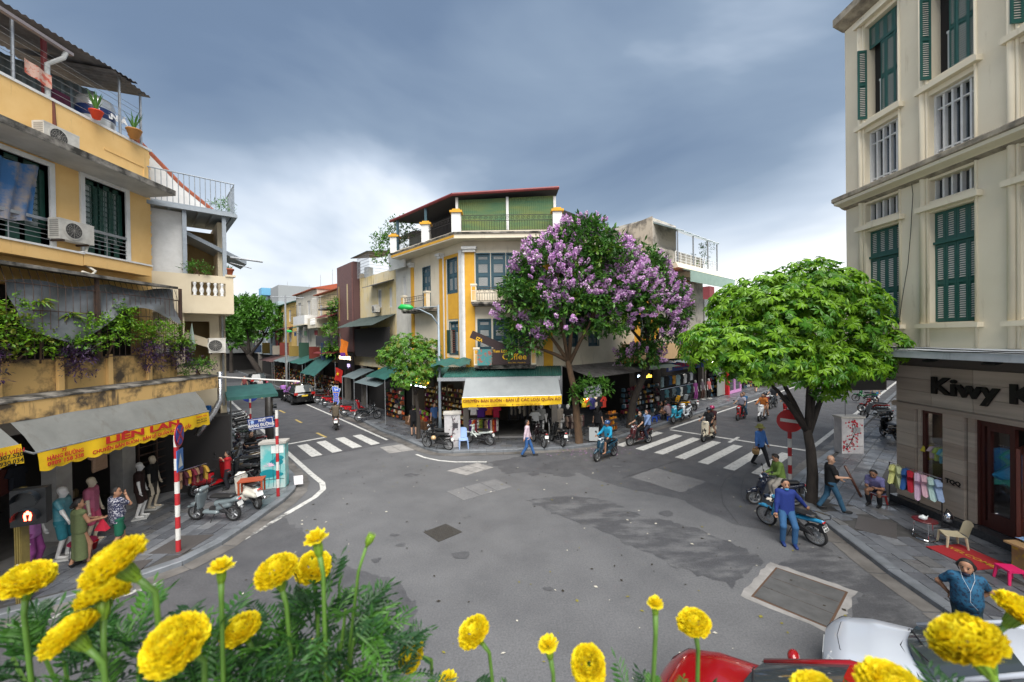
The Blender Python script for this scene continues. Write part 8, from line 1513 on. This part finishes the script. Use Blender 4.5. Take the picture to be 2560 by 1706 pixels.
ubox('white utility box painted with a dark blossom branch beside the street lamp', (-3.05, 19.75), R(8), .78, 1.62, .6, mat('box_white', (.52, .51, .51), .6, col2=(.33, .32, .34), scale=3, amt=.8), 'dark'); ubox('white utility box painted with red blossoms on the right pavement', (15.15, 17.75), R(-2), .95, 1.58, .45, mat('box_white'), 'red')
# street lamps with green tops
def lamp(label, loc, rz, h, arm):
    t = thing('street_lamp', label, 'street lamp', (loc[0], loc[1], PV), rz, 'street lamps with green tops'); gp = mat('lamp_grey', (.22, .27, .31), .45, metal=.3, col2=(.17, .2, .23), scale=6, amt=.6); MB().tube([(0, 0, 0), (0, 0, 1.2), (0, 0, h)], [.12, .085, .06], 12).obj('pole', gp, t, True); MB().tube([(0, 0, h - 1.1), (-arm * .25, 0, h - .55), (-arm * .7, 0, h - .22), (-arm, 0, h - .15)], [.045, .04, .035, .03], 8).obj('arm', gp, t, True); MB().tube([(0, 0, h - .1), (-arm * .8, 0, h - .12)], .025, 6).obj('brace', gp, t)
    MB().tube([(-arm + .1, 0, h - .13), (-arm - .1, 0, h - .1), (-arm - .55, 0, h - .08), (-arm - .75, 0, h - .12)], [.05, .15, .17, .06], 10).obj('lamp_hood', plain('1fa84e', .35), t, True); MB().tube([(-arm - .02, 0, h - .16), (-arm - .35, 0, h - .2), (-arm - .65, 0, h - .17)], [.04, .12, .04], 8).obj('lamp_glass', mat('lamp_cover', (.55, .6, .5), .2), t, True)
    b = MB(); zc = h * .56
    for s_ in (-1, 1): b.tube([(0, 0, zc), (s_ * .5, 0, zc - .02)], .015, 5); b.tube([(s_ * .12, 0, zc), (s_ * .2, 0, zc + .15), (s_ * .32, 0, zc + .1), (s_ * .28, 0, zc + .03)], .012, 5); b.tube([(s_ * .3, 0, zc), (s_ * .42, 0, zc + .08), (s_ * .5, 0, zc)], .012, 5)
    b.tube([(-.1, 0, zc + .12), (0, 0, zc + .25), (.1, 0, zc + .12)], .012, 5); b.obj('scroll_bracket', wpaint, t); return t
lamp('tall grey street lamp with a green top in front of the amber corner', (-3.9, 21.0), R(-8), 7.2, 1.5); lamp('distant street lamp with a green top on the left street', (-24.2, 46.0), R(-8), 6.6, 1.7)
t = thing('camera_mast', 'tall pale grey mast with a cross arm up the left street', 'mast', (-24.4, 42.5, PV)); MB().tube([(0, 0, 0), (0, 0, 10.3)], [.14, .09], 8).obj('mast', steel, t); MB().tube([(-1.6, 0, 10.2), (2.0, 0, 10.0)], .04, 5).obj('cross_arm', steel, t)
t = thing('flag_pole', 'long white pole sticking out from the eave over the left pavement', 'pole', (-10.9, 14.3, 4.25)); MB().tube([(0, 0, 0), (2.9, .5, -.28)], .03, 7).obj('pole', wpaint, t)
t = thing('corner_awning', 'small green tin awning at the corner of the left street', 'awning', (-10.75, 15.9, 3.25), R(40)); b = MB(); b.yz([(-.6, .0), (-.6, .12), (.9, .42), (.9, .36)], -.7, 1.0); b.obj('roof', greenTin, t); MB().tube([(-.5, .5, .2), (-.5, .5, -3.1)], .03, 6).obj('post', steel, t)
# foot shaped sign
t = thing('spa_sign', 'blue foot shaped massage sign standing on the left street pavement', 'sign', (-14.35, 32.0, PV), R(-12)); out = [(-.18, 0), (.14, 0), (.24, .25), (.16, .6), (.26, 1.0), (.36, 1.2), (.30, 1.34), (.18, 1.3), (.1, 1.48), (-.02, 1.40), (-.1, 1.55), (-.2, 1.44), (-.3, 1.5), (-.36, 1.36), (-.3, 1.1), (-.2, .6), (-.26, .25)]
b = MB(); b.xz([(x * 1.1, .15 + z) for x, z in out], -.03, .03); b.obj('panel', plain('dfe4ea', .4), t); b = MB(); b.xz([(x * .98, .19 + z * .955) for x, z in out], -.036, -.031); b.obj('face', mat('foot_blue', (.01, .02, .10), .4, emit=(.01, .05, .25), es=.5), t); text('lettering', 'Spa', .3, plain('dfe8f4'), t, (0, -.04, 1.4), (RX, 0, 0), bold=.006); text('lettering', 'Massage', .14, plain('e8b020'), t, (0, -.04, 1.15), (RX, 0, 0), bold=.004)
for k, s_ in enumerate(('Foot', 'Body', 'Herbal', 'Shampoo', 'Facial')): text('lettering', s_, .11, plain('e8b020'), t, (0, -.04, .98 - .15 * k), (RX, 0, 0), bold=.002)
# flags and banners up the left street
for k, (s0, n0, z, c_, lb) in enumerate(((22.5, 11.6, 4.0, 'c85a1e', 'orange red flag with a yellow star hanging by the dark balcony'), (35, 10.8, 3.2, 'b01a14', 'red flag with a yellow star under the far awning'), (33, 10.6, 5.6, 'e07a20', 'orange and purple banner tied to the second street lamp'))):
    t = thing('hanging_flag', lb, 'flag', SL(s0, n0) + (z,), R(-20)); rows = [[(.75 * i / 6, .08 * math.sin(i * 1.3 + j), -.22 * j - .25 * (i / 6) ** 2) for i in range(7)] for j in range(6)]; MB().grid(rows).obj('cloth', fabric(c_), t, True); MB().tube([(0, 0, -1.2), (0, 0, .5)], .02, 5).obj('stick', steel, t); text('star', '★', .4, plain('e8c020'), t, (.35, -.1, -.55), (RX, 0, 0)) if k < 2 else MB().grid([[(.1 + .5 * i / 4, -.12, -1.1 - .3 * j) for i in range(5)] for j in range(2)]).obj('tail', fabric('6a2a8a'), t)
# plastic chairs, stools, tables
def chair(label, loc, rz, col, h=.42, w_=.42, high=.42):
    t = thing('plastic_chair', label, 'chair', (loc[0], loc[1], PV), rz); m = plain(col, .35); rows = [[(w_ / 2 * x, w_ / 2 * y, h - .02 * (1 - x * x) + (.02 if y < -.9 else 0)) for x in (-1, -.5, 0, .5, 1)] for y in (1, .33, -.33, -1)]; b = MB(); b.grid(rows); b.bx(-w_ / 2, w_ / 2, w_ / 2 - .02, w_ / 2, h - .05, h); b.obj('seat', m, t, True)
    b = MB(); rows = [[(w_ * .46 * math.sin(a), -w_ / 2 - .05 * math.cos(a) * 1 - .10 * k / 4, h + high * k / 4 - .04 * (a * a) * (k == 4)) for a in [R(-70 + 20 * i) for i in range(8)]] for k in range(5)]; b.grid(rows); b.obj('backrest', m, t, True)
    for sx_ in (-1, 1):
        for sy_ in (-1, 1): MB().tube([(sx_ * w_ * .44, sy_ * w_ * .44, h - .01), (sx_ * w_ * .5, sy_ * w_ * .52, 0)], [.032, .022], 6).obj('leg', m, t)
    return t
chair('pale blue plastic chair beside the white utility box in the middle', (-2.45, 19.3), head(.2, -1), '8fa9d4', .45, .44, .5); chair('low beige plastic chair on the red doormat', (11.0, 9.85), head(-.9, .35), 'c4b89a', .30, .38, .36)
def stool(label, loc, col, h=.28, w_=.28, z=PV):
    t = thing('plastic_stool', label, 'stool', (loc[0], loc[1], z), rnd.uniform(-.5, .5), 'small plastic stools'); m = plain(col, .35); MB().bx(-w_ / 2, w_ / 2, -w_ / 2, w_ / 2, h - .04, h).obj('seat', m, t)
    for sx_ in (-1, 1):
        for sy_ in (-1, 1): MB().tube([(sx_ * w_ * .4, sy_ * w_ * .4, h - .03), (sx_ * w_ * .5, sy_ * w_ * .5, 0)], [.035, .028], 5).obj('leg', m, t)
stool('hot pink plastic stool under the sales table at right', (10.62, 8.4), 'e02a6a', .3, .32); stool('blue stool under the grey shirted diner', (9.9, 24.85), '1a4ab0'); stool('blue stool under the diner in black', (9.3, 25.4), '1a3a98'); stool('empty blue stool beside the banded pole at the stall', (8.9, 24.7), '2050b8'); stool('stool under the man beside the dress rack', (11.5, 12.38), '8a1a1a'); stool('turquoise stool before the small coffee shop', (8.0, 25.2), '3a9ab0'); stool('blue stool under the diner in dusty red', (10.3, 25.75), '203f8a')
def round_stool(label, loc, col, r=.24, h=.48):
    t = thing('round_table', label, 'table', (loc[0], loc[1], PV)); MB().lathe([(r, h - .03), (r + .01, h - .015), (r, h)], 20).obj('top', plain(col, .35), t); b = MB()
    for k in range(3): a = 2.1 * k; b.tube([(r * .8 * math.cos(a), r * .8 * math.sin(a), h - .03), (r * .95 * math.cos(a), r * .95 * math.sin(a), .01)], .011, 5)
    b.tube([(r * .95 * math.cos(.35 * i), r * .95 * math.sin(.35 * i), .015) for i in range(19)], .011, 5, cap=False); b.obj('frame', chrome, t); return t
round_stool('round maroon topped stool in front of the lilac mannequin', (-10.75, 9.75), '8a2040', .26); round_stool('red round tea table with a white teapot on the right pavement', (10.72, 10.25), '5a1418')
t = thing('teapot', 'white teapot on the red round tea table', 'teapot', (10.68, 10.25, PV + .48)); MB().lathe([(.05, 0), (.085, .04), (.08, .08), (.03, .105), (.012, .125)], 14).obj('pot', plain('d8dcdc', .3), t, True); MB().tube([(.075, 0, .04), (.13, 0, .09)], [.016, .01], 6).obj('spout', plain('d8dcdc', .3), t); MB().tube([(-.07, 0, .03), (-.12, 0, .06), (-.07, 0, .085)], .009, 5).obj('handle', plain('d8dcdc', .3), t)
t = thing('kettle', 'steel kettle standing by the stone pillar', 'kettle', (11.85, 10.72, .33)); MB().lathe([(.11, 0), (.12, .1), (.09, .2), (.03, .26)], 14).obj('pot', chrome, t, True); MB().tube([(-.1, 0, .18), (-.03, 0, .33), (.1, 0, .2)], .013, 5).obj('handle', blackpl, t)
t = thing('bucket', 'red plastic bucket at the foot of the pink mannequin', 'bucket', (-11.1, 10.25, PV)); MB().lathe([(.11, 0), (.16, .2), (.17, .2), (.15, .19), (.10, .02)], 16).obj('pail', plain('b8141c', .35), t, True); MB().tube([(-.16, 0, .2), (0, -.1, .12), (.16, 0, .2)], .008, 5).obj('handle', wpaint, t)
t = thing('sales_table', 'cardboard sales table spread with blue printed cloths before the shop door', 'table', (11.65, 8.1, PV)); MB().bx(-.62, .55, -.9, .75, .62, .66).obj('top', mat('plywood', (.42, .26, .12), .7), t); MB().bx(-.5, .5, -.85, .7, 0.02, .62).obj('carton', mat('carton', (.34, .21, .09), .8, col2=(.55, .38, .03), scale=3, amt=.8, thresh=(.5, .55)), t); rr = random.Random(3)
for k in range(6): b = MB(); cx, cy = rr.uniform(-.35, .3), -.7 + k * .26; b.grid([[(cx - .28 + .09 * i, cy - .16 + .08 * j, .675 + .02 * rr.random() + .006 * k) for i in range(7)] for j in range(5)]); b.obj('folded_cloth', fabric(('2a78c0', '8fb4e0', '1d5a9a', 'b8c8e4')[k % 4]), t, True)
# things people carry
t = thing('woven_basket', 'woven basket carried by the man in the pith helmet', 'basket', (10.02, 16.25, .55)); MB().lathe([(.09, 0), (.13, .05), (.14, .16), (.115, .22), (.10, .22), (.12, .15)], 14).obj('basket', mat('wicker', (.30, .19, .08), .8, bump=.8, bscale=60), t, True); MB().tube([(-.11, 0, .21), (-.06, 0, .34), (.06, 0, .34), (.11, 0, .21)], .012, 5).obj('handle', mat('wicker'), t)
t = thing('smoking_pipe', 'long dark bamboo pipe carried by the shaven headed man', 'pipe', (0, 0, 0)); wp = jb['WR'][1]; Mx = Matrix.Translation((9.55, 11.85, PV)) @ Matrix.Rotation(head(.95, -.35), 4, 'Z'); a = Mx @ (wp + Vector((.02, -.06, .36))); b_ = Mx @ (wp + Vector((.0, .33, -.52))); MB().tube([tuple(a), tuple(a.lerp(b_, .5)), tuple(b_)], .035, 10).obj('tube', mat('bamboo_dark', (.09, .035, .02), .4, col2=(.05, .02, .015), scale=8, amt=.8), t, True)
t = thing('shopping_bag', 'red plastic bag hanging from the woman in green', 'bag', (-10.28, 9.78, PV + .72)); MB().add([(-.02, 0, .3), (.02, 0, .3), (-.14, -.07, .02), (.14, -.05, .0), (.12, .08, .02), (-.12, .07, 0), (0, .0, .14)], [(0, 2, 3, 1), (1, 3, 4), (0, 1, 4, 5), (0, 5, 2), (2, 5, 4, 3)]).obj('bag', fabric('b81e38'), t)
t = thing('earphone_cord', 'white earphone cord hanging down the front of the woman in blue', 'cord', (0, 0, 0)); Mx = Matrix.Translation((7.62, 6.62, 0)) @ Matrix.Rotation(head(-.55, -.85), 4, 'Z') @ Matrix.Scale(.98, 4); b = MB(); hc = jl['hc']; c0 = jl['ch'] + Vector((0, .22, 0))
for sg in (-1, 1): b.tube([tuple(Mx @ (hc + Vector((sg * .085, .0, -.01)))), tuple(Mx @ (hc + Vector((sg * .07, .11, -.16)))), tuple(Mx @ (c0 + Vector((.02, .02, -.08))))], .0025, 4)
b.tube([tuple(Mx @ (c0 + Vector((.02, .02, -.08)))), tuple(Mx @ (c0 + Vector((.03, .05, -.25)))), tuple(Mx @ (c0 + Vector((-.06, .03, -.36))))], .0025, 4); b.obj('cord', plain('c8ccd0'), t)
t = thing('upturned_table', 'small reddish wooden table frame set on the cream white scooter', 'table', (-8.55, 12.8, PV + .86), R(20)); MB().bx(-.36, .36, -.22, .22, .0, .03).obj('top', plain('9a4526', .5), t); [MB().bx(x - .025, x + .025, y - .025, y + .025, -.42, 0).obj('leg', plain('9a4526', .5), t) for x in (-.32, .32) for y in (-.18, .18)]
# clothes: hanging garments on rails
def garment_me(kind, col):
    b = MB(); p = {'shirt': [(-.05, 0), (.05, 0), (.2, -.04), (.32, -.24), (.24, -.29), (.18, -.2), (.19, -.62), (-.19, -.62), (-.18, -.2), (-.24, -.29), (-.32, -.24), (-.2, -.04)], 'dress': [(-.05, 0), (.05, 0), (.13, -.04), (.22, -.16), (.15, -.2), (.10, -.27), (.38, -.60), (.27, -.68), (.12, -.63), (-.02, -.69), (-.18, -.63), (-.38, -.60), (-.10, -.27), (-.15, -.2), (-.22, -.16), (-.13, -.04)], 'trouser': [(-.16, 0), (.16, 0), (.18, -.3), (.15, -.8), (.03, -.8), (0, -.35), (-.03, -.8), (-.15, -.8), (-.18, -.3)]}[kind]
    n = len(p); c = sum(q[1] for q in p) / n; f = [(x, -.05 - .02 * math.sin(x * 30), z) for x, z in p]; b.add([(x, 0, z) for x, z in p] + [(x * .82, -.06 - .015 * math.sin(x * 40), c + (z - c) * .9) for x, z in p] + [(x * .82, .06, c + (z - c) * .9) for x, z in p], [tuple(n + i for i in range(n)), tuple(2 * n + i for i in range(n - 1, -1, -1))] + [(i, (i + 1) % n, n + (i + 1) % n, n + i) for i in range(n)] + [((i + 1) % n, i, 2 * n + i, 2 * n + (i + 1) % n) for i in range(n)]); return b.me('garment', fabric(col))
_G = {}
ORD = 'first second third fourth fifth sixth seventh eighth ninth tenth eleventh twelfth thirteenth fourteenth fifteenth sixteenth'.split()
def cname(h):
    r, g, b = [int(h[i:i + 2], 16) for i in (0, 2, 4)]; m, l = max(r, g, b), min(r, g, b)
    if m - l < 26: return 'black' if m < 60 else ('grey' if m < 180 else 'white')
    k = 'red' if r == m and g < r * .5 and b < r * .6 else ('orange' if r == m and g < r * .62 and b < r * .4 else ('yellow' if r == m and g > r * .7 and b < r * .65 else ('pink' if r == m and b >= g else ('beige' if r == m else ('green' if g == m else ('purple' if r > g * 1.25 else 'blue'))))))
    return ('dark ' if m < 90 else '') + k
def rail(label, loc, rz, n, ln, zr, cols, kinds=('shirt',), turn=80, legs=True, seed=1, gl=None, sc=1.0):
    t = thing('clothes_rack', label, 'clothes rack', (loc[0], loc[1], loc[2]), rz); MB().tube([(-ln / 2, 0, zr), (ln / 2, 0, zr)], .014, 6).obj('rail', chrome, t); r = random.Random(seed)
    if legs: [MB().tube([(x, 0, zr), (x, 0, .03), (x, -.22, .0), (x, .22, 0)], .014, 5).obj('stand', blackpl, t) for x in (-ln / 2, ln / 2)]
    M = Matrix.Translation(loc) @ Matrix.Rotation(rz, 4, 'Z')
    for k in range(n):
        c_ = cols[k % len(cols)]; kd = kinds[k % len(kinds)]
        if (kd, c_) not in _G: _G[(kd, c_)] = garment_me(kd, c_)
        p = M @ Vector((-ln / 2 + ln * (k + .5) / n, r.uniform(-.03, .03), zr - .05)); g = link('hanging_garment', _G[(kd, c_)], None, p, (0, 0, rz + R(turn + r.uniform(-14, 14)))); g.scale = (sc * r.uniform(.86, 1.12), sc, sc * r.uniform(.8, 1.12)); kk = n - 1 - k if loc[0] > 8 and rz > 1.2 else k; tag(g, '%s from the left, %s %s' % (ORD[kk], cname(c_), gl), 'garment', gl); MB().tube([(0, 0, .06), (0, 0, 0)], .006, 4).obj('hook', chrome, g)
rail('dress rack beside the stone shop window on the right pavement', (11.72, 11.5, PV), R(90), 8, 1.5, 1.35, ('9ab0d0', 'b8d4cc', 'e0b4c0', 'd8b8d0', 'b01a30', '2a5a9a', 'c8d0a0', 'd8d88a'), ('dress',), -42, True, 2, 'child dress hanging on the rack by the stone window', 1.05)
rail('rail of bright shirts left of the open clothes shop', (-1.55, 20.95, PV), R(4), 15, 1.5, 1.1, ('5a1a7a', 'c8c0b0', 'c85a1a', '8a1a3a', 'd0c8c0', 'b89a20', '6a7a20', '201a20', '8a6a50', 'd8c8a0'), ('shirt', 'trouser'), 76, True, 3, 'blouse hanging on the rail left of the clothes shop'); rail('upper row of tops above the bright shirt rail', (-1.5, 21.05, PV + .75), R(4), 4, 1.6, 1.1, ('d0ccc8', '4a1a7a', 'd06020', 'b01a40'), ('shirt',), 4, False, 4, 'top displayed above the bright shirt rail')
rail('dark rail of trousers inside the open clothes shop', (.75, 21.9, PV), R(2), 16, 2.0, 1.75, ('14141a', '8a8278', '1c1c22', '605a52', '101014', 'b0a898'), ('trouser', 'shirt'), 70, False, 5, 'dark garment inside the open clothes shop'); rail('rail of beige tops right of the clothes shop', (3.35, 21.3, PV), R(20), 8, 1.1, 1.15, ('8a7466', '3a2a2a', '9a8a80', '5a3a3a'), ('shirt',), 70, True, 6, 'beige top on the rail by the blossom tree'); rail('white T-shirt display before the clothes shop', (1.2, 21.15, PV), 0, 1, .3, 1.45, ('d8d8d6',), ('shirt',), 2, True, 7, 'white T-shirt on its own stand before the clothes shop')
p = RRow(13.0); rail('upper row of souvenir T-shirts under the blue sign', (p[0] + .3, p[1] - .35, PV + 1.3), ROT_RL, 9, 5.2, 1.2, ('8fa8b0', '14161a', '2a4a6a', 'c89030', '9ab4b8', '101216', 'd8d8d8', '1a1a20', 'c8ccd0'), ('shirt',), 3, False, 8, 'souvenir T-shirt in the upper row under the blue sign', 1.2); rail('lower row of souvenir T-shirts under the blue sign', (p[0] + .3, p[1] - .35, PV + .45), ROT_RL, 9, 5.2, 1.1, ('20262e', '3a6a74', '14161a', '5a6a70', '1d3a4a', 'c0c4c0'), ('shirt',), 3, False, 9, 'souvenir T-shirt in the lower row under the blue sign', 1.2)
rail('lit row of colourful tops below the tilted sign', (4.6, 22.3, PV + .9), R(20), 6, 1.5, 1.1, ('c8b020', 'd85a1a', '2a2a6a', 'd8c8b8', '1a1a1e', 'c83a2a'), ('shirt',), 10, False, 10, 'bright top hanging below the tilted sign'); rail('baby clothes in the stone shop window', (12.58, 11.58, 1.0), R(90), 5, .7, 1.15, ('9ac4b0', '6ab0c8', 'a8c060', 'c8b0b8', 'd0c040'), ('shirt',), 70, False, 11, 'small garment hanging in the stone shop window', .75); rail('dresses behind the glass of the shop door', (12.8, 10.05, 1.2), R(90), 3, .6, 1.3, ('2a90c0', '3ab0a0', '2a80b8'), ('dress',), 30, False, 12, 'turquoise dress behind the glass shop door', 1.4)
rail('beige knit shirt hung in the ochre shop doorway', (-12.1, 11.45, PV + 1.2), R(90), 1, .4, 1.25, ('b09078',), ('shirt',), 4, False, 13, 'beige collared shirt hung in the ochre shop doorway', 1.1); rail('dark clothes deep in the left ochre doorway', (-12.9, 9.3, PV + .6), R(90), 7, 2.0, 1.7, ('1c2a30', '5a2a24', '202430', '6a3a34'), ('shirt',), 20, False, 14, 'dark shirt deep in the left ochre doorway', 1.1); rail('rack of hangers and red clothes by the folding gate', (-10.6, 12.9, PV), R(75), 8, 1.0, 1.25, ('6a1428', '8a6a50', '401020', 'b08a30'), ('shirt',), 70, True, 15, 'garment on the rack by the folding gate', .8)
# lit bulbs and small boards
for x, y, z, lb in ((4.35, 21.9, 2.3, 'bare white bulb hanging below the tilted sign'), (4.1, 21.8, 2.15, 'warm bulb beside the bare white one'), (12.7, 30.1, 3.0, 'bulb lamp on the left end of the blue sign'), (17.3, 34.0, 3.1, 'bulb lamp on the right end of the blue sign'), (-23.2, 43.2, 3.3, 'bulb under the teal awning by the second lamp')): o = tag(MB().ball((0, 0, 0), (.07, .07, .09), 10, 7).obj('light_bulb', mat('bulb', (1, .95, .85), .5, emit=(1, .93, .8), es=14), None, True), lb, 'lamp'); o.location = (x, y, z)
t = thing('sandwich_board', 'blank white sandwich board beside the blossom tree trunk', 'sign board', (4.1, 20.0, PV), R(-8)); MB().bx(-.24, .24, -.02, .02, .08, .78).obj('board', plain('b8bcbc', .4), t); wall(b := MB(), -.27, .27, .05, .81, -.03, .03, ((-.24, .24, .08, .78),)); b.obj('frame', blackpl, t)
t = thing('jar_stand', 'wooden stand of jars before the small coffee shop', 'stand', (5.6, 22.3, PV), ROT_RL); [MB().bx(-.35, .35, -.18, .18, .1 + .3 * k, .13 + .3 * k).obj('shelf', mat('shelf_wood'), t) for k in range(4)]; goods_bank(t, -.33, .33, -.1, .05, .13, 1.3, 5, 4, ('c88a20', 'b06a14', '8a4a10'), 77, 'jars')
MB().tube([(.0, 0, 0), (.01, 0, 2.2)], .012, 5).obj('cable', blackpl, thing('hanging_cable', 'black cable hanging down to the red blossom utility box', 'cable', (15.0, 17.75, 1.72)))
t = thing('cable_coil', 'tangle of black cables hanging beside the sign box', 'cable', (11.1, 13.0, 3.5)); b = MB(); rr = random.Random(2)
for k in range(6): b.tube([(rr.uniform(-.2, .1) + .12 * math.cos(.8 * i + k), .05 * k, 1.2 - .13 * i + .1 * math.sin(i + k)) for i in range(10)], .012, 5)
b.obj('cables', blackpl, t); t = thing('paper_scrap', 'crumpled white plastic bag on the left kerb corner', 'litter', (-8.1, 14.75, PV)); MB().add([(-.18, 0, .3), (.15, .05, .32), (.2, -.05, .02), (-.1, -.1, 0), (0, .12, .02)], [(0, 3, 2, 1), (0, 1, 4), (1, 2, 4), (0, 4, 3)]).obj('bag', fabric('d0ccd0'), t)
t = thing('tan_helmet', 'tan helmet hooked on the black motorbike at the middle kerb', 'helmet', (-3.85, 18.95, PV + .55)); MB().lathe([(.12, 0), (.125, .05), (.11, .11), (.06, .16), (.01, .17)], 14).obj('shell', paint('b89a70'), t, True)
# fallen leaves, petals and scraps scattered over the road
rr = random.Random(21); b = MB()
for k in range(420):
    x, y = rr.uniform(-7, 8), rr.uniform(5, 19)
    if k > 300: x, y = rr.gauss(3.8, 1.2), rr.gauss(18.8, .5)
    a = rr.uniform(0, 6.28); l_ = rr.uniform(.015, .055); w_ = l_ * rr.uniform(.4, .8); c_, s_ = math.cos(a), math.sin(a); b.add([(x + c_ * l_, y + s_ * l_, .014), (x - s_ * w_, y + c_ * w_, .02), (x - c_ * l_, y - s_ * l_, .014), (x + s_ * w_, y - c_ * w_, .016)], [(0, 1, 2, 3)], rr.choices((0, 1, 2, 3), (3, 4, 2, 0) if k < 300 else (1, 1, 1, 5))[0])
o = b.obj('fallen_leaves', [plain('b8b4a8', .8), plain('2c261c', .8), plain('7a7430', .8), plain('b080b0', .8)]); o['kind'] = 'stuff'; o['label'] = 'fallen leaves petals and scraps scattered on the road'
